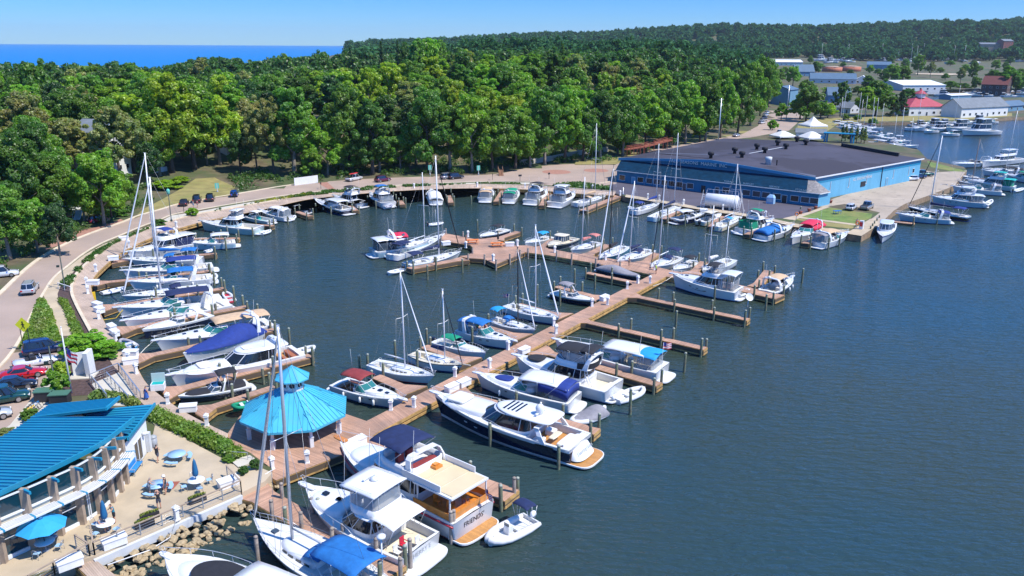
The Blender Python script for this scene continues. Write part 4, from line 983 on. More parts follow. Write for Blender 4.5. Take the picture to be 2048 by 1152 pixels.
def sailboat(label,bow,stern,B,mast,topy,short=None,hull='gel',stripe='stripeblue',sail=None,jib='mastwhite',mastm='mastwhite',dodger=None,bimini=None,boom=True,zb=1.3,bottom='bottomblue',boomz=1.0,s0=1.05,s1=1.35,spread=(.52,),top=None,upper=.8,trim=None,jibr=.085,group=None,boomang=0,solem='cream',w=.6,trunkh=.42,forestay=True,r=.085,wheel=True,deckm='deckwhite',boomlen=None):
 s=Boat('sailboat',label,'sailboat',bow,stern,B,zb,.9,group,short)
 s.shape(s0,s1,full=.42,p=1.9,tr=.72,rake=1.1,sail=True);s.hull(hullmat=hull,stripe=stripe,bottom=bottom,top=top,upper=upper)
 s.sail_deckgear(dodger=dodger,bimini=bimini,solem=solem,w=w,trunkh=trunkh,wheel=wheel,deckm=deckm)
 tm=mast
 if mast>1:  # photo column of the mast foot given: find it along the centre line
  tm=min((abs(pj(s.world((s.X(q/100),0,s.sh(q/100)+.4)))[0]-mast),q/100) for q in range(30,82))[1]
 s.rig(tm,topy,mastm,boom,sail,jib,spread,boomlen=boomlen,boomz=boomz,jibr=jibr,boomang=boomang,forestay=forestay,r=r)
 return s
def runabout(label,bow,stern,B,short=None,hull='gel',stripe='stripeblack',cover=None,bimini=None,outboard=None,tower=None,zb=1.1,seat='upholstery',glass='glasssmoke',s0=.85,s1=1.15,group=None,padcover=None,rail=False,plat=.7,bottom='bottomblack',top=None,bz=None,sole='cream',cab=False,solid=None):
 s=Boat('runabout',label,'motorboat',bow,stern,B,zb,.45,group,short)
 s.shape(s0,s1,full=.4,p=2.6,tr=.92,rake=.5);s.hull(hullmat=hull,stripe=stripe,bottom=bottom,top=top,upper=.78)
 s.deck((.08,.50),sole=.35,solem=sole,gw=.25,camber=.08)
 if cover:
  s.coverhull(cover)
 else:
  if cab: s.trunk(.46,.88,B*.62,.35)
  else: s.trunk(.50,.9,B*.55,.16,sole if False else 'deckwhite',slope=.5)
  s.windshield(.42,.60,B*.72,.55,rake=.55,glass=glass)
  s.std_cockpit(seat)
  if not cab: s.hatches([(.72,0,.8,B*.3,.12)],'upholstery' if not padcover else padcover)
 if padcover:
  s.trunk(.05,.46,B*.84,.35,padcover,'cockpit_cover',z=s0+.02,nf=6,slope=.1);s.trunk(.54,.92,B*.72,.22,padcover,'bow_cover',slope=.5,z=None)
 if bimini: s.canopy(.18,.46,B*.7,(bz or s0+1.35),bimini,.22)
 if tower: s.arch(.42,1.3,lean=-.5,w=.16,m=tower,name='wake_tower')
 if outboard: s.outboard(0,outboard,1.1)
 if plat: s.platform(plat)
 if rail: s.rail(.5,1.,.45,8,.018)
 return s
def tender(label,bow,stern,B,short=None,tube='ribtube',motor='motorblack',floor='deckwhite',group=None,z=.45,seats=1,inside=None,name='inflatable_dinghy',lift=0.,cat='dinghy',console=False):
 s=Boat(name,label,cat,bow,stern,B,z+lift,.4+lift,group,short);L=s.L;r=B*.13;s.root.location.z=lift
 mb=MB();P=[]
 w=B/2-r
 for t in (0,.25,.5,.68,.82,.92,.98):
  P.append(((t-.5)*L,w*(1-max(0,(t-.5)/.5)**3.),.30+.22*t**3))
 full=[(x,y,zz) for x,y,zz in P]+[(L*.5-r,0,.54)]+[(x,-y,zz) for x,y,zz in P[::-1]]
 mb.tube(full,[r*.55]+[r]*(len(full)-2)+[r*.55],8);mb.build('tube',tube,s.root)
 mb=MB();mb.loft([[(x,y*.95,.22) for x,y,_ in P]+[(x,-y*.95,.22) for x,y,_ in P[::-1]]]+[[(x,y*.4,-.15) for x,y,_ in P]+[(x,-y*.4,-.15) for x,y,_ in P[::-1]]],0,cap0=True)
 o=mb.build('floor',inside or floor,s.root);bm=bmesh.new();bm.from_mesh(o.data);bmesh.ops.recalc_face_normals(bm,faces=bm.faces[:]);bm.to_mesh(o.data);bm.free()
 mb=MB();mb.bx(-L*.5+.1,-L*.5+.22,-w*.95,w*.95,.0,.55);mb.build('transom',floor,s.root)
 for k in range(seats):
  mb=MB();mb.bx(-L*.12+k*L*.25,-L*.12+k*L*.25+.35,-w*.9,w*.9,.3,.48);mb.build('seat',floor,s.root)
 if console:
  mb=MB();mb.bx(0,.5,-.3,.3,.2,.95);mb.bar((.45,-.28,1.05),(.45,.28,1.05),.03,.3,1);mb.build('console',['gel','glasssmoke'],s.root)
 if motor:
  s.X=lambda t:(t-.5)*L
  s.outboard(0,motor,.75,x=-L*.5-.05,z=.45)
 return s
def text(body,size,m,parent,right,up,loc,name='lettering',shear=0,ext=.004,sx=1.,align='CENTER'):
 c=bpy.data.curves.new(name,'FONT');c.body=body;c.size=size;c.align_x=align;c.align_y='CENTER';c.shear=shear;c.extrude=ext;c.resolution_u=2
 t=bpy.data.objects.new(name,c);COL.objects.link(t);dg=bpy.context.evaluated_depsgraph_get()
 me=bpy.data.meshes.new_from_object(t.evaluated_get(dg));bpy.data.objects.remove(t)
 r=Vector(right).normalized();u=Vector(up).normalized();n=r.cross(u)
 Mx=Matrix(((r.x*sx,u.x,n.x,loc[0]),(r.y*sx,u.y,n.y,loc[1]),(r.z*sx,u.z,n.z,loc[2]),(0,0,0,1)))
 me.transform(Mx);me.materials.clear();me.materials.append(MATS[m])
 o=bpy.data.objects.new(name,me);COL.objects.link(o);o.parent=parent;return o
def flag(label,p,h,d,w=1.1,hh=.7,cat='flag'):
 r=T('flag',label,cat,p);mb=MB();mb.tube([(0,0,0),(0.05,0,h)],.02,5);mb.build('pole','white',r)
 mb=MB();n=9
 for k in range(7):
  for i in range(n-1):
   def P(a,z): return (math.cos(d)*a*w/(n-1)-.06*math.sin(a)*math.sin(d),math.sin(d)*a*w/(n-1)+.08*math.sin(a*1.1),h-hh+z-.02*a)
   z0,z1=hh*k/7,hh*(k+1)/7
   mi=2 if (k>=3 and i<3) else (0 if k%2==0 else 1)
   mb.face([P(i,z0),P(i+1,z0),P(i+1,z1),P(i,z1)],mi)
 mb.build('cloth',['flagred','white','flagblue'],r);return r
# ---------------- left row (bows to the boardwalk), nearest first
b=runabout('black hulled runabout with three black canvas covers and a tower beside the gazebo',(356,793),(497,772),2.6,short='black covered runabout',hull='navy',top='gel',padcover='blackcanvas',tower='gel',bimini='blackcanvas',bz=2.9,stripe='white' if 0 else 'stripeblack');b.portlights([(.4,.75,.4,.1)])
s=Boat('coupe_yacht','long white coupe yacht with a curved white hardtop and wide dark side windows','yacht',(340,748),(598,713),4.7,2.0,.5,short='white coupe yacht');s.shape(1.35,1.95)
s.hull();s.deck((.04,.24),sole=.8,solem='teak');s.trunk(.58,.92,3.2,.55,slope=.7)
z=s.cabin(.24,.66,3.75,1.45,1.5,sill=.35,rake=2.4,rear=.2,over=(.1,2.2),roofth=.14,posts=2,nf=2.2)
s.hatches([(.42,0,1.1,1.3,.1)],'whitecanvas',z=z-.0);s.platform(1.4,'deckwhite');s.rail(.45,1.,.6,12);s.pulpit(.8)
s.arch(.22,1.0,-.4,z=z-.5,wid=.7);s.cushions([(s.X(.05),s.X(.05)+.7,-1.5,1.5,.8,1.25),(s.X(.13),s.X(.13)+.5,.3,1.5,.8,1.2)],'brownseat');s.cushions([(s.X(.70),s.X(.80),-1.0,1.0,2.15,2.3)],'upholstery','sun_pad');s.antenna([(s.X(.3),1,z,2),(s.X(.3),-1,z,2)])
s.canopy(.52,.72,2.6,1.85,'whitecanvas',.35,name='deck_cover',legs=False)
s.fenders((.3,.5,.62),-1)
tender('white inflatable with black motor tied across the stern of the coupe yacht',(629,694),(592,703),1.7,'white inflatable of the coupe yacht',lift=.1,floor='ribtube')
b=Boat('motor_cruiser','white cruiser shrouded from bow to arch under a royal blue boat cover','motorboat',(366,707),(516,667),3.9,1.7,.5,short='royal blue shrouded cruiser');b.shape(1.15,1.75);b.hull();b.deck((.07,.4),sole=.55);b.platform(.8);b.coverhull('royalcanvas',.0,.97,1.45,.26,.04);b.arch(.12,2.3,-.3)
b=cruiser('white express cruiser with a tan bimini',(310,678),(540,652),4.2,'tan topped cruiser',canvas='tancanvas',camper=None,glass='glassteal',zb=1.9);b.canopy(.03,.19,3.2,2.75,'tancanvas',.3,name='aft_bimini',base=1.2)
runabout('small cruiser with black hull sides and dark wraparound windscreen beside the tan topped cruiser',(284,659),(418,636),3.1,'small black hulled cruiser',hull='navy',top='gel',cab=True,rail=True,zb=1.5,s0=1.1,s1=1.5,glass='glasssmoke').arch(.3,1.1,-.6,w=.25)
cruiser('white express cruiser with green windscreen and a slanted white arch, bow rail over the water',(247,641),(455,613),4.1,'green windscreen cruiser',glass='glassteal',fend=(-1,))
cruiser('white express cruiser with long white aft arch and a navy cockpit awning',(232,615),(443,602),4.0,'white cruiser with navy cockpit awning',canvas='navycanvas',windt=(.42,.62),archt=.14)
s=sailboat('pale blue hulled sloop with dark domed sprayhood and a white rolled jib',(244,592),(417,574),3.9,322,355,'pale blue sloop',hull='palebluehull',dodger='navycanvas',boom=True,jib='mastwhite',r=.14,jibr=.12,sail='whitecanvas')
cruiser('white cruiser with green windscreen and an upright white pod on its stern',(258,563),(424,560),3.8,'white cruiser with the stern pod',glass='glassteal',canvas='bluecanvas',archt=.24,windt=(.42,.6))
tender('upturned pale inflatable carried on the stern platform of a white cruiser',(431,549),(418,563),1.5,'pale inflatable on stern',motor=None,lift=.35,inside='ribtube')
cruiser('white express cruiser with a rolled royal blue top behind its pale green windscreen',(245,541),(426,537),3.9,'white cruiser with rolled blue top',glass='glassteal',canvas='royalcanvas',archt=.2)
sailboat('white sloop with bright blue bimini and cockpit covers and the taller left mast',(243,517),(404,518),3.8,310,306,'blue covered tall sloop',dodger='bluecanvas',bimini='bluecanvas',hull='gel',stripe='stripeblue',r=.13,jibr=.12,sail='bluecanvas')
tender('grey dome topped little tender beside the bright blue sailboat covers',(424,500),(409,503),1.5,'grey dome tender',motor=None,inside='ribgrey')
flybridge('white flybridge boat with navy bimini and navy curtained aft deck under a white hardtop',(254,503),(388,491),4.3,'navy curtained flybridge boat',bimini='royalcanvas',aftenc='navycanvas',house=(.36,.66),fbt=(.32,.55)).canopy(.03,.34,3.6,3.3,'gel',.1,name='hardtop',th=.12,base=1.3)
cruiser('pale hulled express boat with a white hardtop backing toward the open basin',(372,484),(471,489),3.4,'white hardtop express boat',hull='palebluehull',hardtop='gel',arch=False,top='gel')
s=flybridge('mint hulled sportfisher with a clear curtained flybridge under a white roof',(401,441),(519,463),4.5,'mint hulled sportfisher',hull='mistgreen',hardtop='gel',encl='curtain',house=(.34,.68),fbt=(.30,.5),arch=False,housem='palebluehull',top='gel',stripe='mistgreen')
tender('small white inflatable behind the mint hulled sportfisher',(541,461),(521,467),1.6,'white inflatable behind sportfisher',motor=None)
runabout('white centre console with teal trim just beyond the mint hulled sportfisher',(470,424),(544,445),2.9,'white centre console',outboard='motorwhite',zb=1.3,sole='deckwhite',seat='tealcanvas',rail=True,glass='glassteal').canopy(.3,.5,1.9,2.4,'whitecanvas',.1,name='t_top')
cruiser('white express cruiser with clear curtained cockpit and a small inflatable at its stern',(518,419),(577,438),3.3,'clear curtained cruiser',canvas='whitecanvas',camper='whitecanvas',s0=1.05)
tender('white inflatable at the stern of the clear curtained cruiser',(590,432),(577,440),1.5,'white inflatable of the curtained cruiser',motor='motorblack')
runabout('dark topped outboard boat with black cockpit cover beside the finger dock',(570,411),(617,424),2.6,'dark topped outboard boat',padcover='blackcanvas',outboard='motorblack',cab=True)
# ---------------- head of the basin
cruiser('navy hulled hardtop express yacht with white topsides at the head of the basin',(629,397),(697,426),4.3,'navy hardtop yacht',hull='navy',top='gel',hardtop='gel',glass='glassdark',arch=False,zb=1.9,s0=1.3,s1=1.9)
flybridge('white two deck yacht with dark flybridge canopy right of the navy hardtop yacht',(667,390),(725,412),4.1,'white yacht with dark flybridge canopy',bimini='blackcanvas',house=(.3,.72))
flybridge('white yacht with blue bimini and a grey inflatable across its stern',(741,385),(778,412),4.2,'blue bimini yacht',bimini='bluecanvas',aftenc='curtain')
tender('dark grey inflatable hung across the stern of the blue bimini yacht',(784,411),(768,414),1.5,'inflatable of the blue bimini yacht',motor=None,lift=.4,tube='ribgrey')
cruiser('closed white cabin boat without canopy alone at the head of the basin',(862,378),(872,407),4.0,'closed white cabin boat',covercock='whitecanvas',arch=False,rail=False)
cruiser('white express boat with tan windscreen cover and tan top',(977,375),(970,402),4.0,'tan topped express boat',canvas='tancanvas',camper='tancanvas',glass='glasssmoke',s0=1.2)
cruiser('white express boat with bright green cockpit canopy at the head of the basin',(1032,378),(1017,404),3.9,'green topped express boat',canvas='greencanvas',camper='greencanvas')
flybridge('white flybridge yacht with dark bimini left of its near twin by the plaza',(1092,378),(1060,407),4.3,'dark bimini flybridge yacht',bimini='blackcanvas',aftenc='curtain')
flybridge('tallest white flybridge yacht with radar dome and white top near the plaza',(1148,382),(1109,412),4.6,'white top flybridge yacht',hardtop='gel',encl='curtain',aftenc='curtain')
sailboat('white sloop with tan boom cover moored by the long finger dock at the plaza',(1214,390),(1150,407),3.4,1190,247,'sloop with the tan boom cover',sail='tancanvas',bimini=None,dodger='tancanvas',jib='wire',jibr=.03)
# ---------------- outer platform and cross pier
flybridge('white flybridge yacht with crimson flybridge cover and maroon curtains at the aft deck',(858,479),(745,509),4.4,'crimson covered yacht',cover='redcanvas',aftenc='glasssmoke',hull='palebluehull',top='gel',house=(.36,.66),fbt=(.34,.6)).canopy(.03,.36,3.9,3.4,'gel',.1,name='hardtop',th=.12,base=1.4)
sailboat('white sloop with navy bimini berthed between the crimson covered yacht and a navy sail cover',(890,467),(785,512),3.9,849,345,'middle sloop with navy bimini',bimini='navycanvas',dodger='navycanvas',jib='wire',jibr=.03,sail=None)
s=sailboat('white sloop with a lettered navy sail cover and navy bimini beside the platform',(922,503),(812,530),3.7,878,312,'sloop with lettered navy sail cover',sail='navycanvas',bimini='navycanvas',jib='mastblack',hull='gel',top='palebluehull',boomz=1.3,r=.12)
bo=[o for o in s.root.children if o.name.startswith('boom')][0]
text('hor',.75,'white',bo,(-1,0,0),(0,0,1),(s.X(.60)-1.6,.40,s.sh(.6)+.4+1.62)) if False else text('hor',.7,'white',bo,(1,0,0),(0,0,1),(s.X(.58)-1.0,-.42,s.sh(.6)+1.95))
tender('pale inflatable floating off the end of the two sailboat dock',(776,546),(806,538),1.6,'pale inflatable off dock end',motor='motorblack')
tender('grey inflatable at the stern of the middle sloop',(768,508),(785,516),1.5,'grey inflatable of middle sloop',motor=None,tube='ribtube')
s=tender('little white day boat with bare pole mast crossing the inner basin',(886,446),(856,449),1.6,'white day boat under way',floor='upholstery',cat='boat',motor='motorblack');mb=MB();mb.tube([(0,0,.3),(0,0,3.6)],.04,5);mb.build('mast','white',s.root)
runabout('dark topped white runabout beyond the platform picnic tables',(959,471),(1011,462),2.8,'dark topped runabout by platform',bimini='blackcanvas',hull='navy',top='gel',cab=True,rail=True,zb=1.3)
runabout('small white cuddy boat with bright blue bimini at the left end of the cross pier',(1050,484),(1100,477),2.7,'blue bimini runabout',bimini='cyancanvas',rail=True,cab=True,zb=1.3,plat=0)
s=Boat('cabin_cruiser','navy hulled picnic cruiser with cream hardtop and cream side decks','motorboat',(1090,494),(1150,478),3.6,1.4,.6,short='cream topped navy cruiser');s.L*=.82;s.shape(1.1,1.5);s.hull(hullmat='navy',top='cream',stripe='white');s.deck((.05,.34),sole=.6,deckm='cream',solem='teak');s.trunk(.6,.9,2.2,.4,'cream');s.cabin(.34,.62,2.7,1.15,1.35,sill=.4,rake=.5,rear=.1,m='cream',roof='cream',glass='glasssmoke',posts=6);s.cushions([(s.X(.06),s.X(.06)+.6,-1.2,1.2,.6,1.0)]);s.rail(.55,1.,.4,6,.018)
sailboat('white sloop with salmon pink bimini and salmon boom cover on the cross pier',(1141,500),(1195,486),3.2,1164,355,'salmon canvas sloop',sail='salmoncanvas',bimini='salmoncanvas',jib='wire',jibr=.03,boomz=.8)
sailboat('teal hulled sloop with black mast and white rolled jib on the cross pier',(1198,517),(1250,494),3.3,1219,331,'teal hulled sloop',hull='tealhull',bottom='bottomblack',mastm='mastblack',jib='mastwhite',jibr=.11,sail='blackcanvas',boomz=.8)
sailboat('white sloop with navy sail cover and a fat white rolled jib right of the teal hull',(1234,522),(1300,501),3.5,1260,363,'navy sail cover sloop',sail='navycanvas',dodger='navycanvas',jib='mastwhite',jibr=.12)
sailboat('white sloop with raised bare white boom, navy sprayhood and black rolled jib',(1301,534),(1355,515),3.5,1318,352,'bare boom sloop',dodger='navycanvas',bimini='navycanvas',jib='mastblack',hull='gel',bottom='bottomblack',boomz=1.2)
runabout('small white cuddy boat with thin black bimini right of the sloops',(1347,537),(1392,526),2.7,'small black bimini boat',bimini='blackcanvas',cab=True,rail=True,zb=1.3)
s=sailboat('white ketch with two masts half hidden behind the big white motor yacht',(1404,541),(1462,520),3.4,1417,412,'two masted ketch',jib='wire',jibr=.03,sail='cream' if 0 else 'whitecanvas',boomlen=3.5)
mb=MB();h2=height_to(s.world((s.X(.2),0,1.4)),452);mb.tube([(s.X(.2),0,.9),(s.X(.2)-.1,0,1.4+h2)],[.08,.06],6);mb.build('mizzen_mast','mastwhite',s.root)
s=flybridge('big white motor yacht with black canopy, mesh curtains and twin dark side windows',(1345,547),(1478,592),4.6,'big white motor yacht',bimini='blackcanvas',encl='curtain',aftenc='curtain',zb=2.3,s0=1.5,s1=2.3,house=(.28,.66),fbt=(.26,.5),arch=False,stripe='stripeblue');s.canopy(.02,.24,3.3,4.1,'gel',.1,name='hardtop',th=.1,base=1.5);s.portlights([(.52,.55,2.6,.34)])
tender('small white inflatable across the stern of the big white motor yacht',(1497,580),(1474,590),1.6,'inflatable of the big motor yacht',motor='motorblack',lift=.35)
cruiser('tan topped express boat with navy hull side at the outermost dock',(1586,551),(1532,590),3.3,'tan topped outer express boat',hull='navy',top='gel',canvas='tancanvas',glass='glasssmoke',s0=1.1,s1=1.6)
# ---------------- left side of the main pier
b=runabout('grey shrink covered runabout with a black outboard beside the main pier',(1281,552),(1200,538),2.6,'grey covered runabout',cover='greycanvas',outboard='motorblack',hull='navy',top='gel')
runabout('navy hulled open bowrider with grey bimini and white seats',(1189,601),(1108,588),2.6,'navy bowrider',hull='navy',top='gel',bimini='greycanvas',tower='gel',bz=2.7)
sailboat('white sloop with flag on its stern and a tall white rolled jib by the main pier',(1119,636),(1016,611),3.4,1071,450,'white sloop with stern flag',jib='mastwhite',jibr=.11,dodger=None,sail=None,hull='gel',top='gel',bottom='bottomblue',boom=True)
flag('small striped flag on the stern of the white sloop by the pier',tuple(at(1017,610,1.2)),1.7,R(150),.9,.55)
sailboat('small cream sloop with two bright cyan canopies and a black mast',(1071,660),(984,639),2.9,1036,495,'cyan canopied small sloop',mastm='mastblack',bimini='cyancanvas',dodger='bluecanvas',jib='mastwhite',jibr=.08,hull='cream' if 0 else 'palegrey',top='gel',sail=None,boom=False)
b=cruiser('white express cruiser with bright blue cockpit enclosure and two people aboard',(1028,681),(924,664),3.1,'bright blue canvas cruiser',canvas='bluecanvas',camper='bluecanvas',s0=1.1,s1=1.5,stripe='stripeblue',zb=1.5)
b=runabout('small white cabin boat with green top and teal windscreen by the pier',(972,705),(872,688),2.5,'green topped cabin boat',bimini='greencanvas',glass='glassteal',outboard='motorblack',cab=True,rail=True,s0=1.,s1=1.3,zb=1.3,bz=2.1,plat=0)
s=sailboat('cream trimmed white sailboat with a black wale, bowsprit and navy sail bundle',(926,730),(826,708),3.0,890,579,'cream trimmed sailboat',jib='mastblack',top='stripeblack',stripe='stripeblue',sail='navycanvas',boomz=.9,boomlen=2.2,deckm='cream',upper=.9,jibr=.06);mb=MB();mb.bar((s.X(.95),0,1.35),(s.X(1)+1.1,0,1.5),.12,.1);mb.build('bowsprit','cream',s.root)
s=sailboat('white sailboat with pinkish rails and bare boom moored beyond the maroon canvas boat',(869,752),(745,727),3.3,810,540,'white sailboat with bare boom',jib='mastwhite',jibr=.07,hull='gel',bottom='pinkbottom',stripe='stripered',w=.55,sail=None)
s=cruiser('cream decked sport cruiser with maroon canvas top and brown seats beside the gazebo',(807,797),(677,772),3.2,'maroon canvas cruiser',canvas='marooncanvas',glass='glassteal',sofa='brownseat',sole='teak',s0=1.05,s1=1.4,hull='palegrey',top='gel',arch=False,zb=1.5,windt=(.36,.58),archt=.18,bottom='bottomblack')
# ---------------- right side of the main pier
s=Boat('motor_yacht','long navy hulled yacht with white hardtop, roof slits and a teak swim platform','yacht',(868,785),(1160,908),5.0,2.5,.5,short='navy hulled yacht');s.shape(1.75,2.55,full=.42,p=2.2,tr=.88,rake=1.0)
s.hull(hullmat='navy',top='gel',stripe='gel',bottom='bottomblack',stripez=.35,upper=.82)
s.deck((.05,.27),gw=.3,sole=1.05,solem='teak',camber=.12);s.trunk(.56,.93,3.5,.62,slope=.75)
z=s.cabin(.27,.70,4.1,1.85,1.55,sill=.28,rake=3.0,rear=.3,over=(.05,2.6),roofth=.16,posts=2,nf=2.0,tumble=.84)
mb=MB()
for k in range(4): mb.bx(s.X(.37)+k*.48,s.X(.37)+k*.48+.22,-1.05,1.05,z+.0,z+.066)
mb.build('roof_slits','glassdark',s.root);
mb=MB();mb.lathe((s.X(.25),.2,z),[(.25,0),(.42,.35),(.45,.7),(.30,1.0),(.05,1.1)],14);mb.bar((s.X(.25),-.9,z+.25),(s.X(.25),1.0,z+.25),.2,.12);mb.build('radar_dome','gel',s.root)
s.platform(2.0,'teakorange' if 0 else 'teak',w=.92);s.rail(.40,1.,.6,14);s.pulpit(.8,.6)
s.cushions([(s.X(.07),s.X(.07)+.8,-1.6,1.2,1.05,1.55),(s.X(.19),s.X(.25),-1.6,-.7,1.05,1.6),(s.X(.19),s.X(.25),.6,1.6,1.05,1.6)],'gel');s.cushions([(s.X(.135),s.X(.175),-.9,.9,1.7,1.78)],'cream','table')
s.cushions([(s.X(.74),s.X(.86),-1.2,1.2,2.75,2.95)],'deckwhite','sun_pad')
s.arch(.16,1.3,lean=.9,w=.5,z=1.7,wid=.98,topw=.9,name='cockpit_arch')
mb=MB();mb.smooth=True;mb.loft([ring(s.X(0)-1.0,s.X(.07),1.75,.55,5,3,24),ring(s.X(0)-.35,s.X(.07),1.65,1.3,5,3,24),ring(s.X(0)+.2,s.X(.07),1.5,1.75,5,3,24)],0,cap1=True);mb.build('garage_door','gel',s.root)
text('Starting Gate',.5,'steelgrey',s.root,(0,-1,0),(.65,0,.75),(s.X(0)-.55,0,1.22),shear=.3)
text('000',.5,'palegrey',s.root,(1,0,0),(0,0,1),(s.X(.40),-s.b(.4)-.04,.95),name='hull_vents')
s.portlights([(.62,.5,.5,.16),(.70,.55,.5,.16)],'palegrey');s.portlights([(.15,.86,2.2,.24)])
cruiser('white express cruiser with royal blue cockpit cover and blue foredeck pad',(953,744),(1150,810),4.2,'royal blue canvas cruiser',hardtop='gel',camper='royalcanvas',glass='glassteal',pads='royalcanvas',arch=False,zb=1.9,s0=1.3,s1=1.8,windt=(.40,.60),stripe='stripeblue').canopy(.02,.3,3.3,2.5,'royalcanvas',.3,name='cockpit_cover',legs=False,th=.9,rise=.5)
b=tender('grey covered tender tucked behind the royal blue canvas cruiser',(1143,842),(1206,822),2.2,'grey covered tender',motor='motorwhite',z=.6);b.X=lambda t:(t-.5)*b.L;b.shape(.5,.6);b.X=lambda t:(t-.5)*b.L;b.coverhull('greycanvas',.0,.95,.75,.2)
s=flybridge('white flybridge yacht with black bimini, black curved aft coaming and teal windscreen',(1031,708),(1228,788),4.9,'black bimini yacht',bimini='blackcanvas',encl='curtain',zb=2.3,s0=1.5,s1=2.2,house=(.24,.66),fbt=(.20,.56),coam='gel',stripe='stripeblue',glass='glassdark',arch=True)
mb=MB();mb.smooth=True;x0,x1=s.X(.17),s.X(.30);a=[p for p in ring(x0,x1+1.5,1.78,s.z-.02,6,2.5,32)];c=[(x-.1,y*1.04,zz+.75) for x,y,zz in a];idx=[k for k in range(32) if a[k][0]<x1];mb.loft([[a[k] for k in idx],[c[k] for k in idx]],0,closed=False);mb.build('aft_coaming','blackcanvas',s.root);s.trunk(.70,.86,2.0,.12,'blackcanvas','sun_pad',z=2.55,slope=.8)
s.canopy(.16,.28,3.0,s.z+2.1,'blackcanvas',.2,base=s.z+.7)
s=cruiser('white hardtop cruiser with cyan canvas over its cockpit, farthest right on the pier',(1110,678),(1325,750),4.5,'cyan canvas cruiser',hardtop='gel',glass='glassteal',zb=2.0,s0=1.4,s1=2.0,arch=False,windt=(.40,.62),plat=1.3);s.canopy(.02,.22,3.7,3.0,'cyancanvas',.3,name='aft_canopy',base=1.4);s.curtain(.04,.20,3.6,1.45,2.9,'curtain')
flag('striped flag on a tall staff at the stern of the cyan canvas cruiser',tuple(at(1322,752,.6)),4.2,R(20),1.2,.8)
tender('grey and white inflatable with outboard beside the outer piling',(1287,777),(1229,800),2.2,'inflatable by outer piling',tube='ribtube',motor='motorwhite',seats=2)
# ---------------- bottom row
s=Boat('trawler_yacht','white trawler yacht with navy bimini, cream boat deck and varnished orange aft deck','yacht',(678,882),(948,1052),5.2,2.6,.6,short='orange decked trawler');s.shape(1.9,2.9,full=.42,p=2.5,tr=.94,rake=.9)
s.hull(hullmat='gel',top='stripered' if 0 else 'gel',stripe='stripered',bottom='pinkbottom');s.deck((.03,.27),gw=.22,sole=1.75,solem='teakorange',camber=.12)
mb=MB()
for sg in (-1,1): mb.tube([(s.X(t/20),sg*(s.b(t/20)+.03),s.sh(t/20)*.86) for t in range(0,20)],.09,5)
mb.build('rub_rail','stripered',s.root)
z=s.cabin(.27,.66,4.3,2.0,1.75,sill=.55,rake=1.0,rear=.05,glass='glassdark',over=(.1,.0),posts=5,nf=4,nr=9,tumble=.95);s.trunk(.60,.86,3.2,.5,slope=.6,nf=2.4)
mb=MB();mb.bx(s.X(.02),s.X(.28),-2.2,2.2,z-.10,z+.06);mb.build('boat_deck','gel',s.root)
for k in range(3): mb=MB();mb.bx(s.X(.03)+k*1.75,s.X(.03)+k*1.75+1.65,-1.95,1.95,z+.06,z+.12);mb.build('deck_panel','decktan',s.root)
for sg in (-1,1):
 mb=MB();mb.bar((s.X(.10),sg*2.05,z+.35),(s.X(.36),sg*2.05,z+.35),.1,.55);mb.build('bulwark','gel',s.root)
mb=MB();mb.smooth=True;a=ring(s.X(.30),s.X(.58),1.95,z-.02,3,7);b_=ring(s.X(.30),s.X(.57),2.0,z+.75,3,7);c=ring(s.X(.30)+.1,s.X(.56),1.85,z+.75,3,7);d=ring(s.X(.30)+.1,s.X(.56),1.8,z+.02,3,7);mb.loft([a,b_,c,d],0);mb.build('flybridge_coaming','gel',s.root)
s.cushions([(s.X(.33),s.X(.37),-1.6,1.6,z,z+.5),(s.X(.46),s.X(.49),-.9,-.2,z,z+.9),(s.X(.46),s.X(.49),.2,.9,z,z+.9)],'marooncanvas','flybridge_seat')
s.canopy(.37,.60,4.0,z+2.0,'navycanvas',.3,base=z+.7);s.arch(.31,1.6,lean=.5,w=.55,z=z,wid=.78,topw=.72)
mb=MB();mb.cb((s.X(.30),-.6,z+.1),(1.3,.8,.25),0);mb.cb((s.X(.30),-.6,z+.35),(.9,.5,.12),0);mb.build('deck_chest','teakorange',s.root)
mb=MB()
for sg in (-1,1): mb.bx(s.X(.03),s.X(.27),sg*2.32-.04,sg*2.32+.04,1.75,2.55)
mb.bx(s.X(.02),s.X(.02)+.1,-2.3,2.3,1.75,2.5);mb.build('aft_bulwark','teakorange',s.root)
mb=MB()
for sg in (-1,1):
 for t in (.035,.25): mb.bar((s.X(t),sg*2.15,2.4),(s.X(t),sg*2.15,z-.1),.1,.1)
mb.build('posts','gel',s.root)
for x,y in ((.10,.9),(.10,-.9),(.19,.9)):
 mb=MB();X=s.X(x)
 mb.bx(X-.25,X+.25,y-.25,y+.25,2.1,2.16)
 for dx in(-.22,.22):
  for dy in (-.22,.22): mb.bar((X+dx,y+dy,1.76),(X+dx,y+dy,2.1),.05,.05)
 mb.bx(X+.2,X+.27,y-.25,y+.25,2.16,2.7);mb.build('deck_chair','teakorange',s.root)
mb=MB();mb.lathe((s.X(.145),0,1.76),[(.3,0),(.06,.06),(.06,.66),(.55,.7),(.55,.75),(.02,.76)],14);mb.build('deck_table','teakorange',s.root)
s.platform(1.2,'teakorange' if 0 else 'teak',z=.35,w=.9)
text("FRIENDS'",.62,'dark',s.root,(0,-1,0),(0,0,1),(s.X(0)-.03,0,1.25))
s.portlights([(.22,.5,.45,.22),(.40,.5,.45,.22),(.52,.52,.45,.22)]);s.rail(.3,1.,.75,14);s.pulpit(.9,.6,'teakorange');s.hatches([(.76,0,.8,.8,.28)])
s.antenna([(s.X(.3),1.9,z,4.5),(s.X(.62),1.9,2.8,4.)])
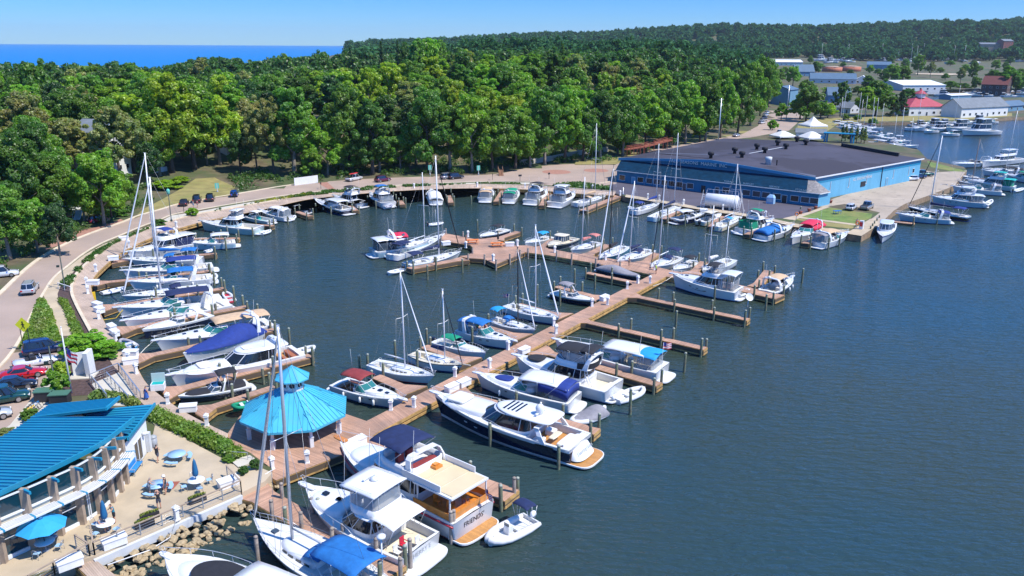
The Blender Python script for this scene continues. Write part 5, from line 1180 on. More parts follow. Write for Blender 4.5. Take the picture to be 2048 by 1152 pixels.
flag('striped flag drooping on the transom of the orange decked trawler',tuple(at(972,1010,2.0)),1.5,R(-60),1.0,.6)
b=tender('white console inflatable with navy bimini drifting off the trawler stern',(976,1082),(1064,1036),2.5,'white console inflatable',tube='whitecanvas',console=True,z=.5,motor='motorwhite');b.X=lambda t:(t-.5)*b.L;b.canopy(.06,.3,1.7,2.2,'navycanvas',.12,base=.6)
b=Boat('sport_fisher','white sportfishing boat with tall cream topped flybridge and white deck chairs','yacht',(610,972),(842,1112),4.9,2.4,.6,short='sportfishing boat');s=b;s.shape(1.45,2.5,full=.42,p=2.3,tr=.93,rake=1.)
s.hull(hullmat='gel',stripe='stripeblue',bottom='bottomblack');s.deck((.02,.26),gw=.25,sole=.75,solem='cream',camber=.14);s.trunk(.56,.9,3.4,.6,slope=.8)
z=s.cabin(.26,.62,3.9,1.6,1.6,sill=.5,rake=2.2,rear=.05,over=(-.3,.1),posts=3,nf=2.6,m='gel')
x0,x1=s.X(.24),s.X(.50);w=3.3
mb=MB();mb.smooth=True;mb.loft([ring(x0,x1,w/2,z-.03,3,7),ring(x0,x1-.1,w/2*1.02,z+.75,3,7),ring(x0+.1,x1-.2,w/2*.92,z+.75,3,7),ring(x0+.1,x1-.2,w/2*.9,z+.03,3,7)],0);mb.build('flybridge_coaming','gel',s.root)
s.curtain(.24,.49,w*.97,z+.75,z+2.25,'curtain');s.canopy(.225,.51,w*1.12,z+2.2,'cream' if 0 else 'gel',.12,name='hardtop',th=.14,base=z+.7,fwd=.02)
mb=MB();c=s.X(.36);mb.lathe((c,0,z+2.32),[(.3,0),(.3,.2),(.05,.28)],14);mb.bar((c+.5,-.7,z+2.45),(c+.5,.7,z+2.45),.15,.1);mb.build('radar_dome','gel',s.root)
s.canopy(.08,.27,3.7,z+.15,'whitecanvas',.12,name='aft_awning',th=.06,rise=.25,base=1.45)
s.cushions([(x0+.3,x0+.9,-1.2,1.2,z,z+.5),(x1-1.5,x1-1.,-.6,.6,z,z+.9)],'upholstery','flybridge_seat')
mb=MB()
for k in range(6): mb.cb((s.X(.26)-.5+.07*k,1.1,.95+.33*k),(.1,.5,.04))
mb.bar((s.X(.26)-.55,.85,.8),(s.X(.26)-.1,.85,2.9),.05,.05);mb.bar((s.X(.26)-.55,1.35,.8),(s.X(.26)-.1,1.35,2.9),.05,.05);mb.build('ladder','white',s.root)
for x,y,m in ((.10,1.2,'white'),(.05,.7,'white'),(.12,.2,'seatred'),(.05,-.6,'white')):
 mb=MB();X=s.X(x);mb.bx(X-.25,X+.25,y-.25,y+.25,1.12,1.17)
 for dx in(-.22,.22):
  for dy in (-.22,.22): mb.bar((X+dx,y+dy,.76),(X+dx,y+dy,1.12),.05,.05)
 mb.bx(X+.2,X+.26,y-.25,y+.25,1.17,1.75)
 for dy in (-.26,.26): mb.bx(X-.22,X+.2,y+dy-.03,y+dy+.03,1.36,1.4)
 mb.build('deck_chair',m,s.root)
s.platform(1.3,'deckwhite',z=.4,w=.96);text('SHERRY E',.55,'steelgrey',s.root,(0,-1,0),(0,0,1),(s.X(0)-.03,0,1.0))
s.rail(.36,1.,.75,14);s.pulpit(1.0,.6);s.hatches([(.68,.7,.5,.45,.58),(.68,-.7,.5,.45,.58),(.80,0,.6,.5,.42)]);s.antenna([(s.X(.5),1.6,z+.6,5.5),(s.X(.45),-1.6,z+.6,4.5)])
s=sailboat('large white sloop with royal blue cockpit tent, its mast crossing the gazebo roof',(506,1036),(752,1188),4.3,585,648,'big blue covered sailboat',bimini='bluecanvas',dodger='bluecanvas',hull='gel',bottom='pinkbottom',stripe='stripered',jib='alu',mastm='alu',s0=1.25,s1=1.6,zb=1.6,r=.13,jibr=.13,spread=(.5,),boom=True,boomz=.9,trunkh=.5)
s.canopy(.03,.36,3.2,3.0,'bluecanvas',.35,name='cockpit_tent',base=1.3);mb=MB();mb.tube([(s.X(.06),-1.5,1.2),(s.X(.06),-1.5,4.2)],.06,6);mb.lathe((s.X(.06),-1.5,4.2),[(.1,0),(.32,.1),(.34,.28),(.1,.36)],12);mb.build('radar_post','gel',s.root)
s=cruiser('white cruiser cut by the bottom edge with large dark windscreen cover and bow rail',(330,1112),(650,1292),4.8,'white cruiser at the bottom edge',glass='glassdark',zb=2.0,s0=1.5,s1=2.1,windt=(.36,.62),hardtop='gel',arch=False,pw=3.4);s.trunk(.5,.78,3.0,.22,'blackcanvas','windscreen_cover',z=2.45,slope=.9)
# ---------------- small boats along the boardwalk
tender('small white inflatable moored at the bend below the sidewalk',(248,576),(202,586),1.7,'white inflatable at the bend',motor=None,seats=2)
tender('small blue inflatable with grey motor tied to the boardwalk',(242,680),(267,692),1.7,'small blue inflatable',tube='ribgrey',inside='bluepaint',motor='motorwhite')
tender('white inflatable with red inside hanging off the flag dock',(449,584),(464,600),1.6,'red lined inflatable',inside='seatred',motor=None)
s=tender('green upturned dinghy on a lift beside the gazebo roof',(465,813),(500,806),1.6,'green dinghy',tube='greencanvas',inside='greencanvas',motor=None,lift=.8)
# ---------------- quay in front of the store
sailboat('white sloop with royal blue sail cover, leftmost at the store quay',(1322,404),(1268,423),3.0,1316,288,'leftmost store quay sloop',sail='royalcanvas',bimini='royalcanvas',jib='wire',jibr=.03)
sailboat('white sloop with pale blue transom second along the store quay',(1368,408),(1304,436),3.4,1348,266,'second store quay sloop',sail='navycanvas',jib='wire',jibr=.03,hull='palebluehull',top='gel')
tender('small grey inflatable left of the royal blue covered sloop at the store quay',(1257,414),(1270,418),1.5,'grey inflatable at the quay',motor=None)
cruiser('white hardtop express boat with navy hull flash at the store quay',(1410,425),(1348,444),3.3,'white express with navy flash',hull='navy',top='gel',hardtop='gel',arch=False,glass='glassdark')
runabout('fishing boat with tan hardtop and twin dark outboards by the store quay',(1443,429),(1400,448),2.8,'tan topped fishing boat',hull='cream',top='gel',outboard='motorblack',s0=1.,s1=1.4,plat=0).canopy(.28,.62,2.2,2.6,'cream',.12,name='hardtop',th=.08)
sailboat('cream hulled sloop with dark stripe in front of the white tank',(1488,426),(1434,455),3.3,1467,328,'cream hulled sloop',hull='cream',top='gel',bimini=None,dodger='cyancanvas',jib='mastwhite',jibr=.09,sail=None)
flybridge('white flybridge boat with green bimini and green cockpit canopy at the store quay',(1545,437),(1484,466),4.2,'green canopied flybridge boat',bimini='greencanvas',aftenc='greencanvas',house=(.34,.7),fbt=(.32,.55))
tender('grey inflatable behind the green canopied flybridge boat',(1462,463),(1492,466),1.7,'inflatable behind green canopied boat',motor='motorblack')
cruiser('white cruiser with royal blue cockpit cover facing the store quay',(1586,450),(1520,477),4.0,'royal blue covered quay cruiser',covercock='bluecanvas',arch=True,archt=.4,s0=1.2)
cruiser('white cruiser with crimson canopy lying bow outward by the store lawn',(1584,475),(1636,457),3.9,'red canvas cruiser',canvas='redcanvas',covercock='redcanvas',arch=True)
cruiser('white cruiser with tan top and dark aft cover at the end of the store quay',(1695,464),(1632,492),4.0,'tan canvas cruiser',canvas='tancanvas',camper='greycanvas',s0=1.3,s1=1.7)
# ---------------- east quay
s=Boat('work_boat','white wheelhouse boat with blue sheer stripe lying bow outward at the quay corner','motorboat',(1765,474),(1777,451),3.6,1.5,.5,short='white wheelhouse boat');s.shape(1.1,1.6);s.hull(hullmat='gel',top='stripeblue',bottom='bottomblack',upper=.8);s.deck((.05,.35),sole=.6);s.cabin(.35,.66,2.7,1.2,1.7,sill=.6,rake=.5,rear=.1,posts=6,glass='glasssmoke');s.rail(.6,1.,.5,6)
cruiser('white express cruiser with rolled royal blue canvas on a slanted arch at the east quay',(1796,427),(1898,443),3.9,'blue arch cruiser',camper='royalcanvas',archt=.22,hull='palebluehull',top='gel')
sailboat('black hulled sloop with long navy boom tent at the east quay',(1816,413),(1938,435),3.6,1859,271,'black hulled sloop',hull='blackhull',top='palebluehull',sail='navycanvas',bimini='royalcanvas',jib='mastblack',mastm='mastwhite',r=.14,boomlen=6)
flybridge('pale blue sided motor yacht with white hardtops at the east quay',(1864,392),(1968,411),4.3,'pale blue motor yacht',hull='palebluehull',hardtop='gel',housem='palebluehull',top='palebluehull',aftenc='curtain',house=(.3,.7)).canopy(.03,.3,3.6,3.1,'gel',.1,name='hardtop',th=.1,base=1.4)
tender('round white inflatable hung on the stern of the pale blue motor yacht',(1984,400),(1970,410),1.5,'inflatable of the pale blue yacht',motor=None,lift=.6)
cruiser('white express cruiser with dark cockpit at the east quay below the teal canopies',(1905,372),(2002,387),3.9,'white east quay cruiser',camper='greycanvas',arch=True,s0=1.2)
flybridge('white trawler with two teal canopies at the east quay',(1935,358),(2030,379),4.0,'teal canopied trawler',hardtop='tealcanvas',aftenc='greencanvas',hull='mistgreen',top='gel').canopy(.0,.24,3.4,3.2,'tealcanvas',.2,name='aft_canopy',base=1.4)
tender('white inflatable behind the teal canopied trawler',(2046,377),(2026,382),1.7,'inflatable of the teal canopied trawler')
runabout('small open red boat tied at the east quay edge',(1905,366),(1870,384),2.5,'small red boat',hull='red',seat='upholstery')
runabout('small white open boat drawn up at the east quay edge',(1920,352),(1955,357),2.4,'small white quay boat')
sailboat('white yawl with a brown wooden mast at the east quay',(1915,362),(1985,371),3.4,1944,278,'brown masted yawl',mastm='wood',jib='wire',jibr=.03,hull='gel')
cruiser('dark topped white boat moored in the third row of the east quay',(1965,340),(2046,352),3.8,'dark topped third row boat',canvas='blackcanvas',camper='blackcanvas')
cruiser('white cruiser with green canopy at the right edge of the photo',(2000,345),(2085,366),3.8,'green canopy edge cruiser',canvas='greencanvas')
cruiser('long white sport yacht on the outer floating dock north of the lot',(1906,326),(1985,327),4.2,'long white sport yacht',zb=1.8,glass='glassdark')
flybridge('white flybridge yacht on the outer floating dock, farther right',(1965,322),(2040,321),4.2,'outer floating dock flybridge yacht',hardtop='gel')
s=sailboat('white sloop with a pennant halfway up its mast at the right edge',(1965,337),(2040,342),3.4,2012,222,'pennant sloop',jib='wire',jibr=.03)
import numpy as np
# ---------------------------------------------------------------- foliage
def leafmat(name,objcol=True,col=(.06,.11,.02),var=.35,tl=.42,gls=.05):
 m=bpy.data.materials.new(name);m.use_nodes=True;MATS[name]=m
 N=m.node_tree.nodes;L=m.node_tree.links;N.remove(N['Principled BSDF'])
 out=N['Material Output'];df=N.new('ShaderNodeBsdfDiffuse');tr=N.new('ShaderNodeBsdfTranslucent');gl=N.new('ShaderNodeBsdfGlossy');mx=N.new('ShaderNodeMixShader');m2=N.new('ShaderNodeMixShader')
 gl.inputs['Roughness'].default_value=.45;gl.inputs['Color'].default_value=(.6,.6,.6,1)
 ge=N.new('ShaderNodeNewGeometry');mr=N.new('ShaderNodeMapRange');mr.inputs[3].default_value=1-var;mr.inputs[4].default_value=1+var;L.new(ge.outputs['Random Per Island'],mr.inputs[0])
 mu=N.new('ShaderNodeVectorMath');mu.operation='MULTIPLY'
 if objcol:
  oi=N.new('ShaderNodeObjectInfo');L.new(oi.outputs['Color'],mu.inputs[0])
 else: mu.inputs[0].default_value=col
 L.new(mr.outputs[0],mu.inputs[1])
 tc=N.new('ShaderNodeTexCoord');nz=N.new('ShaderNodeTexNoise');nz.inputs['Scale'].default_value=.35;L.new(tc.outputs['Object'],nz.inputs['Vector'])
 m3=N.new('ShaderNodeMapRange');m3.inputs[1].default_value=.35;m3.inputs[2].default_value=.65;m3.inputs[3].default_value=.80;m3.inputs[4].default_value=1.08;L.new(nz.outputs[0],m3.inputs[0])
 cx=N.new('ShaderNodeCombineXYZ');L.new(m3.outputs[0],cx.inputs[0]);cx.inputs[1].default_value=1;cx.inputs[2].default_value=.9
 m4=N.new('ShaderNodeVectorMath');m4.operation='MULTIPLY';L.new(mu.outputs[0],m4.inputs[0]);L.new(cx.outputs[0],m4.inputs[1])
 L.new(m4.outputs[0],df.inputs[0])
 yl=N.new('ShaderNodeVectorMath');yl.operation='MULTIPLY';L.new(m4.outputs[0],yl.inputs[0]);yl.inputs[1].default_value=(1.5,1.7,.6);L.new(yl.outputs[0],tr.inputs[0])
 mx.inputs[0].default_value=tl;L.new(df.outputs[0],mx.inputs[1]);L.new(tr.outputs[0],mx.inputs[2])
 m2.inputs[0].default_value=gls;L.new(mx.outputs[0],m2.inputs[1]);L.new(gl.outputs[0],m2.inputs[2]);L.new(m2.outputs[0],out.inputs[0])
 return m
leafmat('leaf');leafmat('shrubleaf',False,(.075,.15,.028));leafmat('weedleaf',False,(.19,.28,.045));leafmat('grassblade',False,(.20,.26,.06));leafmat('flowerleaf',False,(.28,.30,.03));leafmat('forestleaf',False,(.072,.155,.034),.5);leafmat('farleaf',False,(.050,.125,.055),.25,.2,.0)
def leaves(rng,centers,radii,per,size,up=.35,inner=.15):
 "leaf cards on the skins of many small puffs -> (n,4,3)"
 C=np.repeat(centers,per,0);Rr=np.repeat(radii,per,0)
 n=len(C);d=rng.normal(size=(n,3));d/=np.linalg.norm(d,axis=1)[:,None]
 r=1-inner*rng.random(n)**1.5
 p=C+d*(Rr*r)[:,None]*np.array([1,1,.85])
 nm=d+rng.normal(size=(n,3))*.55;nm[:,2]+=up;nm/=np.linalg.norm(nm,axis=1)[:,None]
 a=np.cross(nm,rng.normal(size=(n,3)));a/=np.linalg.norm(a,axis=1)[:,None]+1e-9;b=np.cross(nm,a)
 s=size*(.6+.8*rng.random(n));a*=(s*.62)[:,None];b*=(s*.38)[:,None]
 bend=nm*(s*.12)[:,None]
 return np.stack([p-a-bend,p-b*.9,p+a-bend,p+b*.9],1)
def quadmesh(name,Q,m):
 n=len(Q);me=bpy.data.meshes.new(name);me.vertices.add(n*4);me.vertices.foreach_set('co',Q.astype(np.float32).ravel())
 me.loops.add(n*4);me.loops.foreach_set('vertex_index',np.arange(n*4,dtype=np.int32));me.polygons.add(n);me.polygons.foreach_set('loop_start',np.arange(0,n*4,4,dtype=np.int32))
 try: me.polygons.foreach_set('loop_total',np.full(n,4,dtype=np.int32))
 except Exception: pass
 me.update(calc_edges=True);me.materials.append(MATS[m]);return me
def puffs(rng,kind,h,w):
 "centres and radii of foliage puffs for a crown standing on the ground, height h, width w"
 P=[];Rd=[]
 if kind=='conifer':
  for k in range(60):
   u=rng.random()**.8;z=h*(.12+.88*u);rr=w/2*(1-u)**.9*(.75+.3*rng.random());a=rng.random()*6.28
   P.append((rr*math.cos(a),rr*math.sin(a),z-.2*rr));Rd.append(.35+.9*(1-u)*w/8)
  return np.array(P),np.array(Rd)
 z0={'oak':.13,'tall':.10,'low':.06,'open':.28}[kind]*h
 nb=dict(oak=11,tall=12,low=7,open=10)[kind]   # limbs, each a cluster of puffs
 cl=[]
 for k in range(nb):
  a=k*2.4+rng.random()*.8;u=(k+.5)/nb
  zz=z0+(h-z0)*(.15+.72*u)
  prof=math.sin(min(1,(.28+.95*u))*PI*.86)**.7
  rr=w/2*prof*(.52+.22*rng.random())*(1 if u<.85 else .4)
  cl.append((rr*math.cos(a),rr*math.sin(a),zz,w*.20*(.8+.5*rng.random())))
 cl.append((0,0,z0+(h-z0)*.62,w*.26))
 npf=15 if kind!='open' else 9
 for x,y,z,r in cl:
  for k in range(npf):
   d=rng.normal(size=3);d/=np.linalg.norm(d);q=r*(.35+.85*rng.random())
   P.append((x+d[0]*q,y+d[1]*q,min(h*.985,z+d[2]*q*.75)));Rd.append(w*(.05+.05*rng.random())*(1 if kind!='open' else .85))
 return np.array(P),np.array(Rd)
def trunk_mesh(h,w,kind,rnd,m='bark'):
 mb=MB();mb.smooth=True;r=.018*h+.08
 top=h*(.55 if kind!='conifer' else .95);lean=(rnd.uniform(-.04,.04)*h,rnd.uniform(-.04,.04)*h)
 P=[(lean[0]*u**1.5+.12*math.sin(u*7),lean[1]*u**1.5,top*u-.4*(u==0)) for u in (0,.15,.35,.6,.8,1)]
 mb.tube(P,[r*1.35,r,r*.85,r*.65,r*.45,r*.2],8)
 if kind!='conifer':
  for k in range(6):
   u=.42+.09*k;b=Vector((lean[0]*u**1.5,lean[1]*u**1.5,top*u));a=k*2.4+rnd.random()
   e=b+Vector((math.cos(a)*w*.30,math.sin(a)*w*.30,h*.16));mid=b.lerp(e,.5)+Vector((0,0,h*.02))
   mb.tube([b,mid,e],[r*.45,r*.3,r*.1],5)
 o=mb.build('trunk',m);me=o.data;bpy.data.objects.remove(o);return me
CROWN={}
def crown_mesh(kind,v,per,size):
 k=(kind,v,per)
 if k in CROWN: return CROWN[k]
 rng=np.random.default_rng(hash((kind,v))%1000 if False else v*17+{'oak':1,'tall':2,'low':3,'open':4,'conifer':5}[kind])
 h,w={'oak':(20,14),'tall':(22,11),'low':(6,6),'open':(18,13),'conifer':(15,6)}[kind]
 P,Rd=puffs(rng,kind,h,w)
 Q=leaves(rng,P,Rd,per,size)
 CROWN[k]=(quadmesh('crown',Q,'leaf'),trunk_mesh(h,w,kind,random.Random(v),'bark' if v%3 else 'barkpale'),h,w);return CROWN[k]
GREENS={'dark green':(0.075,0.163,0.024),'mid green':(0.127,0.247,0.030),'bright green':(0.195,0.345,0.028),'yellow green':(0.280,0.380,0.026),'olive grey':(0.247,0.259,0.085),'deep green':(0.052,0.124,0.036)}
TREES=[]
def tree(p,kind,hh,ww,col,v=0,near=True,label=None,name=None):
 per,size=(130,.50) if near else (60,.80)
 if kind=='low': per,size=110,.32
 if kind=='conifer': per,size=90,.5
 cm,tm,h,w=crown_mesh(kind,v,per,size)
 r=bpy.data.objects.new(name or ('conifer_tree' if kind=='conifer' else ('bush' if kind=='low' else 'tree')),None);COL.objects.link(r);r.location=p;r.rotation_euler.z=random.uniform(0,6.28)
 r.empty_display_size=.2
 s=(ww/w,ww/w,hh/h)
 c=bpy.data.objects.new('crown',cm);COL.objects.link(c);c.parent=r;c.scale=s
 g=GREENS[col];j=random.uniform(.82,1.2);c.color=(g[0]*j*random.uniform(.9,1.12),g[1]*j,g[2]*j,1)
 t=bpy.data.objects.new('trunk',tm);COL.objects.link(t);t.parent=r;t.scale=s
 r['category']='bush' if kind=='low' else 'tree'
 if label: r['label']=label
 TREES.append((r,p,kind,col,hh));return r
def foot(x,y):
 p=att(x,y);return p
rt=random.Random(11)
FR=[(208,450,292,11,'bright green','low2'),(105,440,300,13,'mid green','oak'),(40,470,250,14,'dark green','oak'),(20,520,360,11,'mid green','oak'),(75,505,392,7,'bright green','low2'),(118,432,300,11,'mid green','oak'),
(245,372,205,15,'olive grey','open'),(170,445,330,8,'bright green','oak'),(120,512,400,6,'deep green','oak'),
(345,345,138,20,'yellow green','oak'),(390,338,150,19,'bright green','oak'),(440,330,180,15,'yellow green','oak'),(320,352,210,12,'bright green','oak'),
(548,352,190,12,'olive grey','open'),(515,345,215,9,'olive grey','open'),(590,352,160,14,'mid green','tall'),(655,350,252,11,'bright green','oak'),(700,345,160,15,'mid green','oak'),(625,356,290,7,'bright green','oak'),
(760,345,255,9,'bright green','tall'),(800,343,265,10,'mid green','oak'),(745,350,190,11,'dark green','tall'),(855,345,170,14,'mid green','oak'),(900,343,200,12,'mid green','tall'),(945,345,180,14,'bright green','oak'),(985,343,215,14,'mid green','oak'),(1030,338,200,15,'bright green','oak'),(1060,335,240,9,'mid green','tall'),(1090,330,170,15,'mid green','oak'),(1130,325,165,15,'bright green','oak'),(1165,322,200,13,'mid green','oak'),(1200,318,170,14,'dark green','oak'),(1245,312,180,14,'mid green','oak'),(1290,302,175,15,'bright green','oak'),(1330,296,160,15,'mid green','oak'),(1370,288,150,15,'bright green','oak'),(1410,282,140,15,'mid green','oak'),(1440,276,130,15,'bright green','oak'),(1475,266,125,14,'mid green','oak'),(1500,252,112,14,'bright green','oak'),(1520,232,105,15,'mid green','oak'),(1535,212,120,15,'bright green','oak'),(1400,284,215,8,'bright green','tall'),(1340,294,235,8,'dark green','tall'),
(1235,308,240,8,'mid green','tall'),(700,348,270,8,'mid green','oak'),(480,345,255,8,'dark green','oak'),(415,330,260,7,'dark green','oak'),(300,365,280,7,'deep green','oak'),(250,420,340,7,'mid green','oak'),(225,440,350,7,'bright green','oak')]
for i,(x,y,ty,w,col,kd) in enumerate(FR):
 p=foot(x,y);hh=max(4,height_to(p,ty));kd='oak' if kd=='low2' else kd
 tree(p,kd,hh,w,col,i%4)
taken=[(t[1].x,t[1].y,6) for t in TREES]
CLEAR=[pxl([(255,445),(300,420),(352,408),(466,391),(475,372),(430,355),(385,360),(330,385),(270,425)])]
cand=[]
k=0
while k<2600:
 x=rt.uniform(-330,300);y=rt.uniform(60,660);k+=1
 if not inpoly(x,y,HILL): continue
 d=linedist(x,y,FOOT)
 if d<7 or any(inpoly(x,y,c) for c in CLEAR): continue
 if linedist(x,y,SHORE)<25: continue
 z=gz(x,y);u,v=pj((x,y,z+14))
 if not(-90<u<2100) or y<40: continue
 if 135<pj((x,y,z))[0]<345 and d<34: continue
 cand.append((math.hypot(x,y),x,y,z))
cand.sort()
WOOD=[]
for d,x,y,z in cand:
 m=8.2 if d<300 else 9.5
 if any((x-a)**2+(y-b)**2<m*m for a,b,c in taken): continue
 taken.append((x,y,m));WOOD.append((d,x,y,z))
def skyline(u):
 "photo row of the canopy edge"
 P=[(-100,135),(60,116),(130,128),(240,122),(300,140),(400,112),(500,122),(600,108),(700,96),(770,88),(850,82),(900,94),(1000,100),(1100,95),(1200,104),(1300,95),(1400,104),(1500,106),(1560,130),(2200,130)]
 for a,b in zip(P,P[1:]):
  if a[0]<=u<b[0]: return a[1]+(b[1]-a[1])*(u-a[0])/(b[0]-a[0])
 return 120
NIND=180
REST=[]
COLS=['mid green','mid green','dark green','bright green','mid green','mid green','dark green','bright green','yellow green','bright green','deep green','olive grey']
for i,(d,x,y,z) in enumerate(WOOD):
 hh=rt.uniform(16,22)
 u,_=pj((x,y,z+hh));mx_=height_to(Vector((x,y,z)),skyline(u)-rt.uniform(-6,6))
 hh=min(hh,max(7,mx_))
 if i<NIND:
  tree(Vector((x,y,z)),rt.choice(['oak','oak','tall']),hh,rt.uniform(11,15),rt.choice(COLS),rt.randrange(4),near=d<330)
 else: REST.append((x,y,z,hh,rt.uniform(11,15)))
for x,y,d,ty,kd,w,col in [(835,95,420,72,'oak',14,'mid green'),(858,95,425,68,'oak',16,'bright green'),(880,95,430,76,'oak',12,'mid green'),(762,92,440,84,'conifer',6,'deep green'),(795,92,440,84,'conifer',6,'deep green'),(810,95,440,80,'oak',9,'dark green'),(440,130,500,114,'conifer',5,'deep green'),(400,130,470,113,'open',15,'olive grey'),(62,130,330,113,'oak',15,'mid green'),(258,130,400,122,'oak',16,'mid green'),(215,130,430,128,'conifer',5,'deep green'),(145,130,400,130,'oak',13,'olive grey'),(568,120,520,104,'oak',14,'mid green'),(700,105,520,95,'conifer',7,'deep green'),(645,110,500,97,'oak',14,'mid green'),(1125,90,480,88,'conifer',9,'dark green')]:
 r=ray(x,y);q=r*(d/math.hypot(r.x,r.y));p=Vector((q.x,q.y,gz(q.x,q.y)));tree(p,kd,max(9,height_to(p,ty)),w,col,rt.randrange(4),near=False)
TOWN=[(1412+200,243,165,15,'mid green','oak'),(1600,238,185,13,'mid green','oak'),(1655,236,205,9,'yellow green','oak'),(1640,238,200,11,'mid green','oak'),(1750,232,155,17,'mid green','oak'),(1730,233,170,13,'bright green','oak'),(1800,232,180,8,'deep green','conifer'),(1787,233,190,7,'deep green','conifer'),(1680,232,160,10,'dark green','open'),(1780,170,125,18,'mid green','oak'),(1805,168,128,16,'mid green','oak'),(1765,160,140,10,'deep green','conifer'),(1790,178,148,7,'deep green','conifer'),(1585,172,130,13,'bright green','oak'),(1560,165,135,12,'mid green','oak'),(1630,150,120,12,'mid green','oak'),(1640,165,155,8,'dark green','oak'),(1835,150,106,14,'mid green','oak'),(1860,155,122,10,'olive grey','open'),(1920,168,135,9,'olive grey','open'),(1945,160,120,10,'mid green','oak'),(2010,188,130,20,'mid green','open'),(2030,188,140,14,'mid green','oak'),(1990,140,118,14,'mid green','oak'),(1850,120,105,14,'yellow green','oak'),(1905,128,106,12,'deep green','oak'),(1925,126,104,9,'deep green','conifer'),(1745,250,236,5,'mid green','low'),(1690,240,228,5,'mid green','low'),(1715,240,230,5,'bright green','low'),(1890,160,146,8,'mid green','oak'),(1545,260,238,5,'bright green','low'),(2020,130,112,14,'dark green','oak'),(1870,110,92,18,'mid green','oak'),(1575,205,178,9,'mid green','oak'),(1562,240,205,7,'bright green','oak')]
for x,y,ty,w,col,kd in TOWN:
 p=att(x,y);tree(p,kd,max(2,height_to(p,ty)),w,col,rt.randrange(4),near=False)
GAP=[(1560,190,'mid green'),(1590,160,'dark green'),(1612,185,'mid green'),(1660,190,'bright green'),(1715,190,'dark green'),(1735,180,'mid green'),(1770,195,'mid green'),(1815,205,'dark green'),(1900,178,'mid green'),(1925,182,'dark green'),(1950,178,'mid green'),(2030,170,'dark green'),(2040,150,'mid green'),(1985,160,'mid green'),(1850,142,'dark green'),(1880,146,'mid green'),(1930,146,'mid green'),(1960,142,'bright green'),(1755,150,'mid green'),(1700,150,'dark green'),(1640,140,'mid green'),(1600,140,'dark green'),(1570,145,'mid green'),(1620,128,'mid green'),(1780,130,'dark green'),(1810,135,'mid green'),(1830,128,'bright green'),(1900,132,'mid green'),(1945,134,'dark green'),(2010,140,'mid green'),(1685,140,'mid green'),(1740,146,'bright green')]
for x,y,col in GAP:
 p=att(x,y);tree(p,rt.choice(['oak','oak','tall','low']),rt.uniform(6,13),rt.uniform(8,15),col,rt.randrange(4),near=False)
for x,y in [(1683,283),(1690,282),(1700,285),(1712,286),(1722,285),(1728,287)]:
 p=at(x,y,1.4);tree(p,'conifer',height_to(p,y-33),2.6,'deep green' if x%2 else 'olive grey',1,near=False,name='arborvitae')
rng=np.random.default_rng(17);P=[]
while len(P)<1500:
 i=rt.randrange(len(FOOT)-1);a=FOOT[i].lerp(FOOT[i+1],rt.random());q=Vector((a.x+rt.uniform(-22,6),a.y+rt.uniform(0,24)))
 d=linedist(q.x,q.y,FOOT)
 if inpoly(q.x,q.y,HILL) and 2.5<d<24 and not any(inpoly(q.x,q.y,c) for c in CLEAR) and math.sin(q.x*.5)+math.sin(q.y*.4)>-.5: P.append((q.x,q.y,gz(q.x,q.y)+rt.uniform(.1,1.3)))
me=quadmesh('undergrowth',leaves(rng,np.array(P),rng.uniform(.5,1.1,len(P)),34,.42),'shrubleaf');o=bpy.data.objects.new('undergrowth',me);COL.objects.link(o);tag(o,'bushy undergrowth along the foot of the wood','plants',kind='stuff')
def forest(name,label,items,per=26,size=1.5,m='forestleaf',seed=5):
 rng=np.random.default_rng(seed);out=[]
 base=[]
 for v in range(5):
  P,Rd=puffs(np.random.default_rng(50+v),'oak',20,14);sel=rng.permutation(len(P))[:70];base.append((P[sel],Rd[sel]*1.25))
 for i,(x,y,z,h,w) in enumerate(items):
  P,Rd=base[i%5];a=rng.random()*6.28;c,s=math.cos(a),math.sin(a)
  Q=np.stack([(P[:,0]*c-P[:,1]*s)*w/14+x,(P[:,0]*s+P[:,1]*c)*w/14+y,P[:,2]*h/20+z],1)
  dd=math.hypot(x,y);pr=max(5,int(per*min(1,(420/dd)**1.2)));sz=size*max(1,(dd/420)**.62)
  out.append(leaves(rng,Q,Rd*w/14,pr,sz))
 me=quadmesh(name,np.concatenate(out),m);o=bpy.data.objects.new(name,me);COL.objects.link(o);tag(o,label,'forest',kind='stuff');return o
forest('forest','broadleaf wood covering the dune behind the nearer trees',REST,per=22,size=1.25)
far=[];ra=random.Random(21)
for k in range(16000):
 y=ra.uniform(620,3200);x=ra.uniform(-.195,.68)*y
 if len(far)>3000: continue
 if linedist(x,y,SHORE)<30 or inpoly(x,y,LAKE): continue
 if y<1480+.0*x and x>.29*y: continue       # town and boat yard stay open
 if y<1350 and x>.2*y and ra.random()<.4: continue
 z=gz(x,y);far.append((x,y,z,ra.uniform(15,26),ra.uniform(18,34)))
forest('forest','blue green far woods on the hills along the horizon',far,per=14,size=2.2,m='farleaf',seed=9)
